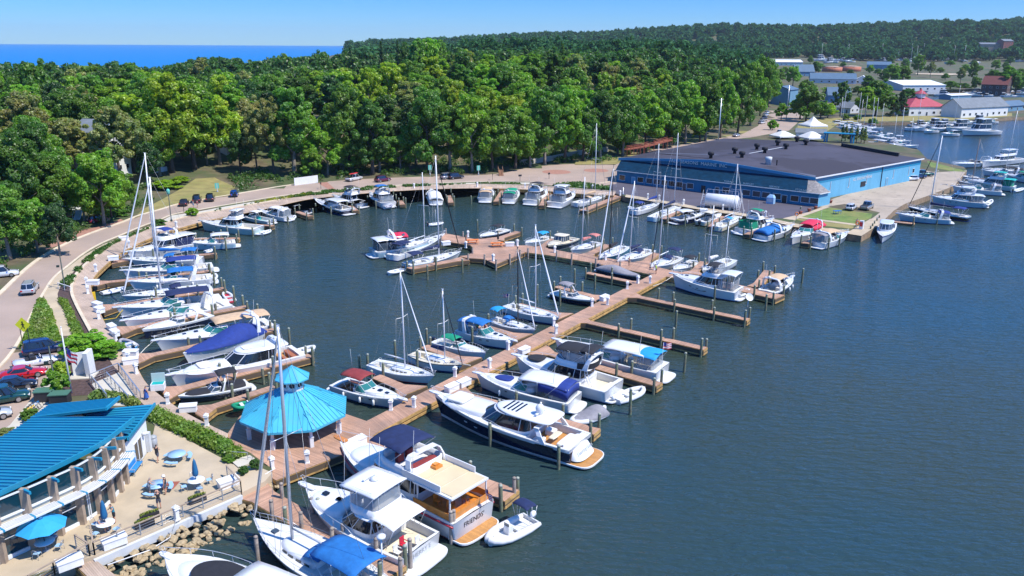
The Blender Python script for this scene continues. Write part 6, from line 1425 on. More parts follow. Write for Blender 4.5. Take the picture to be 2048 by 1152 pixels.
# ---------------------------------------------------------------- shrubs and beds
def cover(name,label,poly,n,hh,size,m,seed,z=1.42,per=7,r=.35,clump=0):
 rng=np.random.default_rng(seed);rr=random.Random(seed);P=[]
 x0,x1=min(p[0] for p in poly),max(p[0] for p in poly);y0,y1=min(p[1] for p in poly),max(p[1] for p in poly)
 t=0
 while len(P)<n and t<n*60:
  t+=1;x,y=rr.uniform(x0,x1),rr.uniform(y0,y1)
  if inpoly(x,y,poly) and (not clump or math.sin(x*1.3+seed)+math.sin(y*1.1+x*.4)>clump): P.append((x,y,z+rr.uniform(.02,hh)))
 P=np.array(P);me=quadmesh(name,leaves(rng,P,np.full(len(P),r),per,size),m);o=bpy.data.objects.new(name,me);COL.objects.link(o);return tag(o,label,'plants',kind='stuff')
BEDS=[('low planting along the sidewalk strip beside the bend of the boardwalk',[(121,573),(134,557),(143,548),(168,524),(196,503),(225,488),(262,471),(300,456),(326,449),(321,451),(295,459),(257,475),(222,491),(193,513),(170,533),(151,552),(140,575)],900,.4,.28,'shrubleaf',-.2),
('weedy planting between the sidewalk and the boardwalk near the flagpole',[(117,600),(132,604),(150,640),(165,672),(170,690),(152,680),(132,622)],700,.4,.26,'weedleaf',-.6),
('low planting strip along the sidewalk at the head of the basin',[(355,436),(398,429),(440,421),(580,396),(688,385),(800,375),(952,368),(1060,369),(1060,371),(952,369.4),(832,371),(736,375.5),(628,385.5),(547,402),(494,411),(439,421.5)],1500,.4,.4,'shrubleaf',-.3),
('yellow flowering strip beside the sidewalk at the head of the basin',[(505,409),(590,394.5),(640,388),(600,391.5),(520,405)],260,.4,.35,'flowerleaf',0),
('tall mixed planting strip between the patio and the boardwalk',[(292,828),(312,822),(360,846),(400,862),(460,893),(487,914),(470,921),(420,897),(340,862),(296,838)],1500,.6,.27,'weedleaf',-2),
('pale grass tufts behind the patio building roof',[(180,800),(195,790),(240,795),(280,810),(262,812),(230,800)],420,.5,.3,'grassblade',0),
('hedge like planting by the plaza near the white flybridge yachts',[(1105,372),(1160,368),(1210,376),(1225,382),(1180,380),(1120,375)],500,.7,.5,'shrubleaf',-2)]
for i,(l,P,n,hh,sz,m,cl) in enumerate(BEDS): cover('planting',l,pxl(P),n,hh,sz,m,30+i,clump=cl)
cover('tall_grass','tall grass and weeds on the verge between road and sidewalk',pxl([(78,600),(88,602),(101,622),(117,672),(124,695),(90,698),(42,698),(60,650)]),2600,.35,.30,'weedleaf',77,per=5,r=.25)
cover('tall_grass','tall dry grass in the middle of the road verge',pxl([(70,625),(85,622),(92,650),(88,672),(70,672)]),500,.5,.3,'grassblade',78,per=5,r=.25)
for x,y,ty,w,col,l in [(172,712,668,7.0,'bright green','large leafy shrub beside the flagpole and boardwalk bend'),(208,712,690,5,'mid green','leafy shrub right of the large one at the bend of the boardwalk'),(126,766,722,2.6,'yellow green','light green shrub left of the white curved monument'),(118,790,740,3,'bright green','small shrub in front of the lamp post base'),(386,432,415,3,'bright green','bright shrub in the planting strip beside the two walkers'),(318,450,438,3,'dark green','dark shrub by the steps of the boardwalk bend'),(460,923,912,1.6,'mid green','round shrub by the steps to the gazebo'),(510,938,918,1.1,'dark green','small dark shrub on the sandy patch by the patio steps'),(488,948,932,1.1,'dark green','smaller left shrub on the sandy patch by the patio steps'),(8,872,858,2.,'olive grey','dry brownish shrub at the left edge beside the patio roof'),(60,838,818,2.,'mid green','shrub behind the yellow bicycle rack'),(62,440,402,4.5,'bright green','bush on the bank left of the driveway'),(130,460,440,4,'bright green','bush in the round garden beside the driveway'),(330,378,360,8,'yellow green','clipped hedge edging the sloping lawn'),(360,366,352,6,'yellow green','upper end of the clipped hedge by the sloping lawn'),(240,432,418,4,'mid green','bush below the sloping lawn near the red car')]:
 p=att(x,y);tree(p,'low',max(.6,height_to(p,ty)),w,col,rt.randrange(3),label=l)
def V2(p): return Vector((p[0],p[1]))
def wallquad(mb,a,b,z0,z1,mi=0,zb1=None):
 l=(V2(b)-V2(a)).length;zb1=z1 if zb1 is None else zb1
 mb.face([(a[0],a[1],z0),(b[0],b[1],z0),(b[0],b[1],zb1),(a[0],a[1],z1)],mi,[(0,0),(l,0),(l,zb1-z0),(0,z1-z0)])
def fixn(o):
 bm=bmesh.new();bm.from_mesh(o.data);bmesh.ops.recalc_face_normals(bm,faces=bm.faces[:]);bm.to_mesh(o.data);bm.free();return o
def winframe(root,c,f,w,h,name='window',glass='glassdark',frame='framewhite',out=None,d=.06,th=.09,sub='pane'):
 "window: frame bars plus one pane, standing proud of the wall; c centre, f wall direction, out outward normal"
 f=Vector((f[0],f[1],0)).normalized();u=Vector((0,0,1));n=Vector((out[0],out[1],0)).normalized();c=Vector(c)+n*d/2
 mb=MB()
 for s in (-1,1):
  mb.bar(c+f*s*w/2-u*(h/2+th/2),c+f*s*w/2+u*(h/2+th/2),th,d);mb.bar(c-f*(w/2-th/2)+u*s*h/2,c+f*(w/2-th/2)+u*s*h/2,d,th)
 o=mb.build(name,frame,root);p=MB();q=n*(-d/2+.02)
 p.face([c+q-f*w/2-u*h/2,c+q+f*w/2-u*h/2,c+q+f*w/2+u*h/2,c+q-f*w/2+u*h/2]);p.build(sub,glass,o);return o
# ---------------------------------------------------------------- the store
def store():
 root=T('store_building','long blue marine store with low dark gabled roof, shingled porch and white trimmed windows','building')
 A,B=at(1233,363.5,1.4),at(1635,414,1.4);he=height_to(at(1656,404,1.4),357)
 ze=1.4+he;FL=at(1237,317,ze);FR=at(1631,357,ze);RR=at(1848,318,ze);RL=at(1448,276.5,ze)
 M=(FL+FR)/2;M.z=M.z+0;lo=height_to(Vector((M.x,M.y,0)),321.5);FM=Vector((M.x,M.y,lo));N_=(RL+RR)/2;RM=Vector((N_.x,N_.y,lo))
 f=(FR-FL).xy.normalized();g=(RR-FR).xy.normalized();n=Vector((f.y,-f.x))
 rf=MB();rf.face([FL,FM,RM,RL]);rf.face([FM,FR,RR,RM]);r=fixn(rf.build('roof','rooftar',root))
 bv=BVHTree.FromPolygons([FL,FM,RM,RL,FR,RR],[(0,1,2,3),(1,4,5,2)])
 def onroof(x,y):
  h=bv.ray_cast(Vector((0,0,H)),ray(x,y).normalized());return h[0]
 for nm,q in (('felt_patch',[(1240,315.5),(1430,318.5),(1631,355),(1632,345),(1545,333),(1500,322),(1432,309),(1300,305)]),):
  p=[onroof(*x) for x in q];mb=MB();mb.face([v+Vector((0,0,.03)) for v in p if v]);fixn(mb.build(nm,'roofpatch',root))
 i=.5;fl=FL.xy+f*i+g*i;fr=FR.xy-f*i+g*i;rr=RR.xy-f*i-g*i;rl=RL.xy+f*i-g*i;fm=(fl+fr)/2;dz=lo-ze
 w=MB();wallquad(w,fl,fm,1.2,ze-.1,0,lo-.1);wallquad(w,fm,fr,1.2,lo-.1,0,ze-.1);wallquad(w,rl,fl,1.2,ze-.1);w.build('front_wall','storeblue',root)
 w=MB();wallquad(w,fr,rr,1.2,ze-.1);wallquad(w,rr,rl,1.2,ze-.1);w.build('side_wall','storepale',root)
 w=MB();wallquad(w,fr+n*0+g.yx*0+Vector((g.y,-g.x))*.04,rr+Vector((g.y,-g.x))*.04,ze-1.5,ze-.12);w.build('wall_band','trimblue',root)
 t=MB();t.bar(FR+Vector((0,0,.05)),RR+Vector((0,0,.05)),.25,.28);t.build('eave_trim','white',root)
 t=MB();t.bar(FL+Vector((0,0,-.1)),FM+Vector((0,0,-.1)),.2,.7);t.bar(FM+Vector((0,0,-.1)),FR+Vector((0,0,-.1)),.2,.7);t.build('gable_fascia','trimblue',root)
 pt=1.4+height_to(B,387);pt_=pt-.05
 P=MB();wallquad(P,A,B,1.2,pt)
 wallquad(P,B,B.xy+g*max(2,(fr-B.xy).dot(g)),1.2,pt,1);wallquad(P,A.xy+g*3,A,1.2,pt);P.build('porch_wall',['storeblue','storepale'],root)
 s=MB();a,b=A.xy+n*.4-f*.3,B.xy+n*.4+f*.4;c,d=fr+g*.05-f*.1,fl+g*.05
 top=ze-.35
 s.face([(*a,pt_),(*b,pt_),(*(c+n*.06),top),(*(d+n*.06),top)]);s.face([(*b,pt_),(*(b+g*4.6),pt_),(*(c+n*.06),top)],1);s.face([(*(b+g*-.01-f*3.2),pt_+.01),(*b,pt_+.012),(*(c+n*.1),top+.02),(*(c-f*1.4+n*.1),top+.01)],1);fixn(s.build('porch_roof',['shingle','shinglegrey'],root))
 t=MB();t.bar((*a,pt_-.03),(*b,pt_-.03),.12,.16);t.bar((*b,pt_-.03),(*(b+g*4.6),pt_-.03),.12,.16);t.build('porch_trim','white',root)
 def along(px,z): return min((abs(pj((*A.xy.lerp(B.xy,k/800),z))[0]-px),k/800) for k in range(801))[1]
 def zx(v): return 1230+v/4.763
 for v in (68,240,327,397,470,540,612,715,1057,1247,1345,1435,1540,1710,1807,1893):
  t_=along(zx(v),2.4);winframe(root,(*A.xy.lerp(B.xy,t_),2.75),f,2.0 if v>1200 else 1.85,1.4,out=n,glass='facadeglass' if v%2 else 'glassdark')
 for v in (175,660,972):
  t_=along(zx(v),2.4);winframe(root,(*A.xy.lerp(B.xy,t_),2.25),f,1.1,2.05,'door','storepale' if v==175 else 'glasssmoke',out=n,sub='door_leaf')
 for v in (840,1612): t_=along(zx(v),2.4);winframe(root,(*A.xy.lerp(B.xy,t_),2.25),f,1.3,2.1,'door','dark','storeblue' if v==840 else 'framewhite',out=n,sub='door_leaf')
 for v,s_ in ((1088,'MARINE'),(1272,'SUPPLIES'),(1520,'SERVICE'),(1780,'STORAGE')):
  t_=along(zx(v),3.8);q=A.xy.lerp(B.xy,t_)+n*.5;text(s_,.62,'paint',root,(*f,0),(0,0,1),(*q,pt+.42),'sign_letters',sx=1.15)
 t_=along(zx(895),ze);q=fl.lerp(fr,.44)+n*.62;text('ALL  SEASONS  MARINE  INC',1.2,'paint',root,(f.x,f.y,-.0),(0,0,1),(*q,lo-1.0),'sign_letters',sx=1.05)
 gn=Vector((g.y,-g.x));q=fr.lerp(rr,.42)+gn*.06;text('ALL SEASONS MARINE',1.0,'white',root,(*g,0),(0,0,1),(*q,ze-2.3),'sign_letters')
 q=fr.lerp(rr,.43)+gn*.06;mb=MB();mb.bar((*(q-g*1.2),ze-3.9),(*(q+g*1.2),ze-3.9),.12,1.3);mb.build('wall_sign','dark',root)
 for u in (.14,.30,.46,.72,.88):   # tall narrow light slots and drain pipes on the side wall
  q=fr.lerp(rr,u)+gn*.05;mb=MB();mb.bar((*q,3.2),(*q,5.6),.16,.12);mb.bar((*(q-g*.5),3.2),(*q,3.2),.1,.1);mb.build('downpipe','white',root)
 q=fr.lerp(rr,.66)+gn*.05;winframe(root,(*q,2.5),g,1.1,2.2,'door','storepale','framewhite',out=gn,sub='door_leaf')
 winframe(root,(*(fr.lerp(rr,.93)+gn*.02),4.2),g,1.0,1.2,out=gn);mb=MB();q=fr.lerp(rr,.60)+gn*.12;mb.bar((*q,1.4),(*q,ze-.2),.14,.14);mb.build('drain_pipe','dark',root)
 p=[onroof(*x) for x in [(1683,293),(1797,313)]];mb=MB();mb.bar(p[0]+Vector((0,0,.5)),p[1]+Vector((0,0,.5)),.6,1.0)
 q=onroof(1732,283)
 if q: mb.bar(p[0]+Vector((0,0,.5)),q+Vector((0,0,.5)),.4,1.0)
 mb.build('parapet','parapet',root)
 vt=None
 for x,y in [(535,232),(650,210),(685,230),(757,190),(795,208),(857,171),(897,189),(950,154),(993,169),(1085,152)]:
  p=onroof(1200+x/2.415,220+y/2.415)
  if not p: continue
  mb=MB();mb.lathe(p,[(.5,-.1),(.45,.7),(.85,.9),(.9,1.5),(.6,1.75),(.1,1.8)],10);mb.build('roof_vent','parapet',root)
 p=onroof(1200+812/2.415,220+264/2.415);mb=MB();mb.lathe(p,[(.8,-.1),(.75,1.1),(.9,1.3),(.9,2.0),(.1,2.1)],10);mb.build('roof_vent','palegrey',root)
 p=onroof(1200+853/2.415,220+268/2.415);mb=MB();mb.lathe(p,[(.15,-.1),(.15,1.2),(.25,1.3),(.05,1.5)],8);mb.build('roof_pipe','parapet',root)
 for a_,b_ in [((720,210),(880,180)),((850,220),(920,205)),((560,235),(690,215))][:2]:
  p,q=onroof(1200+a_[0]/2.415,220+a_[1]/2.415),onroof(1200+b_[0]/2.415,220+b_[1]/2.415);mb=MB();mb.bar(p+Vector((0,0,.03)),q+Vector((0,0,.03)),.3,.05);mb.build('roof_seam','palegrey',root)
 lm('blue marine store',(A+B)/2)
store()
# ---------------------------------------------------------------- patio building
def patio_building():
 root=T('patio_building','low building with a bright blue ribbed metal roof and a curved timber and glass front','building')
 zb=1.5
 base=pxl([(-110,1178),(-45,1148),(20,1116),(77,1090),(123,1067),(164,1047),(205,1020),(229,996),(249,967)],zb)
 C=smoothline(base,60,2)
 hf=height_to(at(108,1065,zb),952);ztop=zb+hf
 ev=pxl([(-110,1034),(-50,1008),(0,985),(82,947),(155,911),(206,885),(240,858),(268,835.6)],ztop+.35);Ev=smoothline(ev,34,2)
 zl=ztop-1.6
 lf=pxl([(-190,1030),(-90,930),(-30,888),(18,866),(40,851),(62,836)],zl)
 Lf=smoothline(lf,34,1)
 mb=MB();ribs=MB()
 for k in range(33):
  a,b,c,d=Lf[k],Ev[k],Ev[k+1],Lf[k+1];z=ztop+.35
  mb.face([(*a,zl),(*b,z),(*c,z),(*d,zl)]);mb.face([(*a,zl-.25),(*d,zl-.25),(*c,z-.25),(*b,z-.25)],1)
  mb.face([(*b,z-.25),(*c,z-.25),(*c,z),(*b,z)],0)
 for k in range(34): ribs.bar((*Lf[k],zl+.05),(*Ev[k],ztop+.40),.07,.11)
 r=mb.build('roof',['roofblue','timber'],root);ribs.build('roof_ribs','trimblue',root)
 e=MB()
 for k in range(33): e.bar((*Ev[k],ztop+.28),(*Ev[k+1],ztop+.28),.14,.4)
 e.build('eave_fascia','roofblue',root)
 def piece(L,Rr,n,nm):
  m=MB();rb=MB()
  for k in range(n):
   u,v=k/n,(k+1)/n;q=[L[0].lerp(L[1],u),Rr[0].lerp(Rr[1],u),Rr[0].lerp(Rr[1],v),L[0].lerp(L[1],v)]
   m.face(q);m.face([p-Vector((0,0,.25)) for p in q[::-1]]);rb.bar(q[0]+Vector((0,0,.05)),q[1]+Vector((0,0,.05)),.07,.11)
  m.bar(Rr[0],Rr[1],.15,.3);m.bar(L[0],Rr[0],.15,.25);o=m.build(nm,'roofblue',root);rb.build('roof_ribs','trimblue',root)
 piece((at(62,836,zl+.0),at(100,808,zl)),(at(212,818,zl+.9),at(239,794.6,zl+.9)),9,'rear_roof')
 piece((at(215,862,zl-.4),at(160,822,zl-.4)),(at(256,878,zl+.3),at(310,808,zl+.3)),12,'side_roof')
 w=MB();e0,e1=at(249,966,zb),at(299,897,zb);wallquad(w,e0,e1,zb-.3,zl-.15);b2=at(268,868,zb);wallquad(w,e1,b2,zb-.3,zl-.3)
 w.build('end_wall','whitewall',root)
 fdir=(e1-e0).xy.normalized();out=Vector((fdir.y,-fdir.x))
 for u in (.52,.66): winframe(root,(*e0.xy.lerp(e1.xy,u),zb+1.1),fdir,.85,2.1,'door','glassdark','framewhite',out=out,sub='door_leaf')
 winframe(root,(*e0.xy.lerp(e1.xy,.2),zb+1.7),fdir,.7,.9,out=out)
 mb=MB();q=e0.xy.lerp(e1.xy,.92)+out*.2;mb.cb((*q,zb),(.5,.35,1.9),0,math.atan2(fdir.y,fdir.x));mb.lathe((*(e0.xy.lerp(e1.xy,.8)+out*.2),zb+2.0),[(.05,0),(.2,.05),(.2,.25),(.05,.3)],8);mb.build('wall_cabinet','palegrey',root)
 w=MB();bk=pxl([(66,840),(22,870),(-80,935)],zl)
 for a,b in zip(bk,bk[1:]): wallquad(w,a,b,zb-.3,zl-.2)
 a,b=at(104,812,zl).xy,at(200,815,zl).xy;wallquad(w,a,b,zb-.3,zl-.3);w.build('back_wall','whitewall',root)
 posts=[along_px for along_px in (2,14,22,29.5,36,42,48,54,59)]
 def P(t):
  i=min(58,int(t));return C[i].lerp(C[i+1],t-i)
 def Nn(t):
  i=min(58,int(t));d=(C[i+1]-C[i]).normalized();return Vector((d.y,-d.x))
 zc=zb+hf*.6
 for t in posts:
  p=P(t);n=Nn(t);q=p+n*.15
  mb=MB();mb.bar((*q,zb-.1),(*(q+n*.0),ztop+.12),.36,.55);mb.build('post','timber',root)
  mb=MB();mb.bar((*(p-n*.2),ztop-.02),(*(p+n*1.15),ztop+.08),.16,.22);mb.build('rafter_end','roofblue',root)
  mb=MB();mb.bar((*(p),zc),(*(p+n*1.25),zc+.05),.14,.16);mb.build('canopy_bracket','trimblue',root)
 ts=[0]+posts
 for i,(t0,t1) in enumerate(zip(posts,posts[1:])):
  k=6;S=[t0+(t1-t0)*j/k for j in range(k+1)]
  lo=MB();up=MB();sl=MB();cn=MB();fr=MB();cr=MB()
  for a,b in zip(S,S[1:]):
   wallquad(lo,P(a),P(b),zb+.28,zc-.25);wallquad(up,P(a),P(b),zc+.5,ztop+.1)
   wallquad(cr,P(a)+Nn(a)*.02,P(b)+Nn(b)*.02,zc-.2,zc+.5)
   fr.bar((*P(a),zb+.12),(*P(b),zb+.12),.22,.34);fr.bar((*(P(a)+Nn(a)*.03),zb+hf*.34),(*(P(b)+Nn(b)*.03),zb+hf*.34),.07,.07);fr.bar((*(P(a)+Nn(a)*.05),zc-.22),(*(P(b)+Nn(b)*.05),zc-.22),.1,.1)
   fr.bar((*(P(a)+Nn(a)*.05),ztop-.02),(*(P(b)+Nn(b)*.05),ztop-.02),.08,.12)
   A0,A1=P(a)+Nn(a)*.25,P(a)+Nn(a)*1.2;B0,B1=P(b)+Nn(b)*.25,P(b)+Nn(b)*1.2
   for j in range(5):
    u0,u1=j/5,j/5+.15;q=[(*A0.lerp(A1,u0),zc+.1),(*B0.lerp(B1,u0),zc+.1),(*B0.lerp(B1,u1),zc+.1),(*A0.lerp(A1,u1),zc+.1)]
    cn.face(q);cn.bar((*A0.lerp(A1,u0+.02),zc+.05),(*B0.lerp(B1,u0+.02),zc+.05),.03,.1)
   cn.bar((*A1,zc+.05),(*B1,zc+.05),.06,.14)
   cr.bar((*(P(a)+Nn(a)*.12),zc+.45),(*(P(b)+Nn(b)*.12),zc+.45),.18,.12,1)
  lo.build('lower_window','facadeglass',root);up.build('upper_window','facadeglass',root);cr.build('sill_panel',['cream','framewhite'],root);fr.build('window_frame','framewhite',root);cn.build('sun_canopy','white',root)
  if i==4:
   for u in (.25,.75):
    t=t0+(t1-t0)*u;winframe(root,(*(P(t)+Nn(t)*.06),zb+1.25),(C[int(t)+1]-C[int(t)]),1.0,2.15,'door','facadeglass','framewhite',out=Nn(t),sub='door_leaf')
 lm('patio building',at(200,1000,1.5));return C,zb
CUR,ZP=patio_building()
PX=[(-120,1200),(-110,1185),(20,1120),(123,1070),(205,1023),(249,969),(299,900),(310,850),(292,832),(330,850),(400,893),(460,925),(480,942),(482,984),(190,1112)]
pw=pxl(PX,1.5)
mb=MB();mb.prism([tuple(p) for p in pw],.4,1.5);o=struct(mb.build('patio','concrete'));
bm=bmesh.new();bm.from_mesh(o.data);bmesh.ops.triangulate(bm,faces=[f for f in bm.faces if len(f.verts)>4]);bm.to_mesh(o.data);bm.free()
mb=MB();a,b=at(482,985,1.5),at(186,1114,1.5);n=Vector((0.75,-.66,0));mb.bar(a+n*.1+Vector((0,0,-.55)),b+n*.1+Vector((0,0,-.55)),.3,.7);c=at(100,1165,1.5);mb.build('sea_wall','palegrey').data;tag(bpy.data.objects['sea_wall'],'pale grey concrete retaining wall under the patio railing above the rocks','wall')
rr=random.Random(4)
ROCK=[]
for v in range(5):
 bm=bmesh.new();bmesh.ops.create_icosphere(bm,subdivisions=2,radius=.5)
 for q in bm.verts:
  d=q.co.normalized();q.co*=1+.22*math.sin(d.x*4+v*2)+.18*math.sin(d.y*5+v)+.15*math.sin(d.z*6+v*3);q.co.z*=.72;q.co.x=max(-.42,min(.45,q.co.x));q.co.y=max(-.46,min(.40,q.co.y))
 me=bpy.data.meshes.new('rock');bm.to_mesh(me);bm.free();me.materials.append(MATS['stone']);ROCK.append(me)
def rock(p,s,label,grp='riprap rocks below the patio railing'):
 o=bpy.data.objects.new('rock',rr.choice(ROCK));COL.objects.link(o);o.location=p;o.scale=(s*rr.uniform(.9,1.5),s,s*rr.uniform(.7,1));o.rotation_euler=(rr.uniform(-.3,.3),rr.uniform(-.3,.3),rr.uniform(0,6));tag(o,label,'rock',grp);return o
d=(b-a).normalized();L=(b-a).length+6;ROCKS=[]
for k in range(190):
 u=rr.uniform(-.0,L);v=rr.uniform(.35,2.7);s=rr.uniform(.35,.75)
 p=a+d*u+n*v;ROCKS.append((rock((p.x,p.y,.95-.40*v+rr.uniform(-.1,.1)),s,''),u,v,s))
for k in range(26):
 p=at(rr.uniform(505,560),rr.uniform(958,975),.4);rock((p.x,p.y,rr.uniform(.1,.9)),rr.uniform(.45,.8),'tan boulder in the small heap beside the gazebo steps','tan boulders heaped beside the gazebo steps')
mb=MB();mb.prism([tuple(p) for p in pxl([(462,928),(520,935),(545,945),(530,962),(484,985)],1.44)],.2,1.44);struct(mb.build('sand_patch','sand'))
r=T('steps','pale concrete steps with metal handrails between patio and gazebo platform','steps');q=pxl([(462,926),(500,915),(515,925),(478,940)],1.3);mb=MB();mb.prism([tuple(p) for p in q],1.0,1.56);mb.build('tread','concretelight',r)
mb=MB()
for s in ((466,922),(505,918)):
 p=at(*s,1.5);mb.tube([p,p+Vector((0,0,.95)),p+Vector((1.3,.2,.75)),p+Vector((1.3,.2,-.3))],.03,5)
mb.build('handrail','steel',r)
def railing(label,pts,z,h=1.05,m='steelgrey',step=1.6,bars=4,top='timber'):
 r=T('railing',label,'railing',(0,0,0));p_=MB();b_=MB();t_=MB()
 for a,b in zip(pts,pts[1:]):
  a,b=Vector((*a[:2],z)),Vector((*b[:2],z));L=(b-a).length;k=max(1,int(L/step))
  for i in range(k+1): q=a.lerp(b,i/k);p_.bar(q,q+Vector((0,0,h)),.07,.07)
  for i in range(bars): b_.tube([a+Vector((0,0,h*(i+.6)/(bars+.6))),b+Vector((0,0,h*(i+.6)/(bars+.6)))],.014,4)
  t_.bar(a+Vector((0,0,h+.03)),b+Vector((0,0,h+.03)),.12,.07)
 p_.build('post',m,r);b_.build('bars','steel',r);t_.build('top_rail',top,r);return r
railing('long metal bar railing along the patio edge above the rocks',pxl([(455,953),(483,984),(190,1110)],1.5),1.5)
railing('short railing panel on the left side of the patio gap',pxl([(184,1075),(190,1110)],1.5),1.5)
railing('railing left of the patio gap at the bottom edge',pxl([(153,1094),(180,1112),(110,1150),(60,1178)],1.5),1.5)
railing('silver railings around the concrete ramp between monument and boardwalk',pxl([(181,765),(238,742),(282,800)],1.42),1.42,.95,'steel',1.5,3,'steel')
railing('inner silver handrails of the concrete ramp',pxl([(185,768),(215,805)],1.42),1.42,.95,'steel',1.5,2,'steel')
railing('middle silver handrails of the concrete ramp',pxl([(215,760),(258,808)],1.42),1.42,.95,'steel',1.5,2,'steel')
railing('little white handrails on the steps at the boardwalk bend',pxl([(117,577),(142,585)],1.42),1.42,.9,'white',1.5,2,'white')
sheet('ramp',pxl([(183,768),(238,745),(285,803),(270,812),(214,812)]),1.432,'concretelight')
# ---------------------------------------------------------------- gazebo
def gazebo():
 ze=1.4+height_to(at(543,900,1.0),868)
 k=[at(477.8,842,ze),at(536,866,ze),at(624.8,861,ze),at(696.6,821,ze)];q_=np.linalg.lstsq(np.array([[2*p.x,2*p.y,1] for p in k]),np.array([p.x**2+p.y**2 for p in k]),rcond=None)[0];ctr=Vector((q_[0],q_[1],ze))
 Rr=sum((p-ctr).xy.length for p in k)/4;a0=math.atan2(*(k[1]-ctr).yx)
 root=T('gazebo','octagonal gazebo with bright blue standing seam roof, white posts and a louvred cupola','gazebo',(ctr.x,ctr.y,0))
 zc=height_to(Vector((ctr.x,ctr.y,0)),776)
 def oc(r,z,k): a=a0+k*PI/4;return Vector((r*math.cos(a),r*math.sin(a),z))
 mb=MB();rb=MB();rc=1.15
 for k_ in range(8):
  A,B,C,D=oc(Rr,ze,k_),oc(Rr,ze,k_+1),oc(rc,zc,k_+1),oc(rc,zc,k_);mb.face([A,B,C,D]);mb.face([A-Vector((0,0,.22)),D-Vector((0,0,.22)),C-Vector((0,0,.22)),B-Vector((0,0,.22))],1);mb.face([A-Vector((0,0,.22)),B-Vector((0,0,.22)),B,A])
  rb.bar(A+Vector((0,0,.05)),D+Vector((0,0,.05)),.14,.1)
  n=(B-A).cross(D-A).normalized()
  for j in range(1,9):
   u=j/9;p=A.lerp(B,u);mid=(A+B)/2;cdir=((D+C)/2-mid).normalized();lim=min(1,2*min(u,1-u)*1.0+.22);q=p+cdir*((D+C)/2-mid).length*min(1,lim)
   rb.bar(p+n*.03,q+n*.03,.05,.06)
 mb.build('roof',['gazeboblue','white'],root);rb.build('roof_seams','trimblue' if 0 else 'gazeboblue',root)
 mb=MB();zt=zc+1.25
 for k_ in range(8): wallquad(mb,oc(rc-.1,0,k_),oc(rc-.1,0,k_+1),zc-.2,zt)
 cu=mb.build('cupola','white',root)
 for k_ in range(8):
  c=(oc(rc-.1,0,k_)+oc(rc-.1,0,k_+1))/2;n=c.normalized();t=Vector((-n.y,n.x,0));c.z=zc+.62
  w=MB();w.face([c+n*.03+(t*math.cos(i*PI/8)+Vector((0,0,1))*math.sin(i*PI/8))*.27 for i in range(16)]);w.face
  o=w.build('round_window','dark',cu)
  w=MB();w.tube([c+n*.04+(t*math.cos(i*PI/8)+Vector((0,0,1))*math.sin(i*PI/8))*.33 for i in range(16)],.07,5,closed=True);w.build('window_rim','white',o)
 mb=MB();zp=height_to(Vector((ctr.x,ctr.y,0)),731)
 tip=Vector((0,0,zp))
 for k_ in range(8):
  A,B=oc(1.72,zt-.05,k_),oc(1.72,zt-.05,k_+1);mb.face([A,B,tip]);mb.face([A,A-Vector((0,0,.12)),B-Vector((0,0,.12)),B]);mb.bar(A+Vector((0,0,.04)),tip,.09,.07)
 mb.face([oc(1.72,zt-.17,k_) for k_ in range(7,-1,-1)],1);mb.build('cupola_roof',['gazeboblue','white'],root)
 for k_ in range(8):
  p=oc(Rr-.75,0,k_);mb=MB();mb.cb((p.x,p.y,1.0),(.36,.36,1.0),0,a0+k_*PI/4);mb.cb((p.x,p.y,2.0),(.24,.24,ze-2.2),0,a0+k_*PI/4);mb.cb((p.x,p.y,2.0),(.44,.44,.06),0,a0+k_*PI/4);mb.build('post','white',root)
 mb=MB()
 for k_ in range(8): mb.bar(oc(Rr-.75,ze-.3,k_),oc(Rr-.75,ze-.3,k_+1),.2,.35)
 mb.build('beam','white',root);lm('gazebo',ctr)
gazebo()
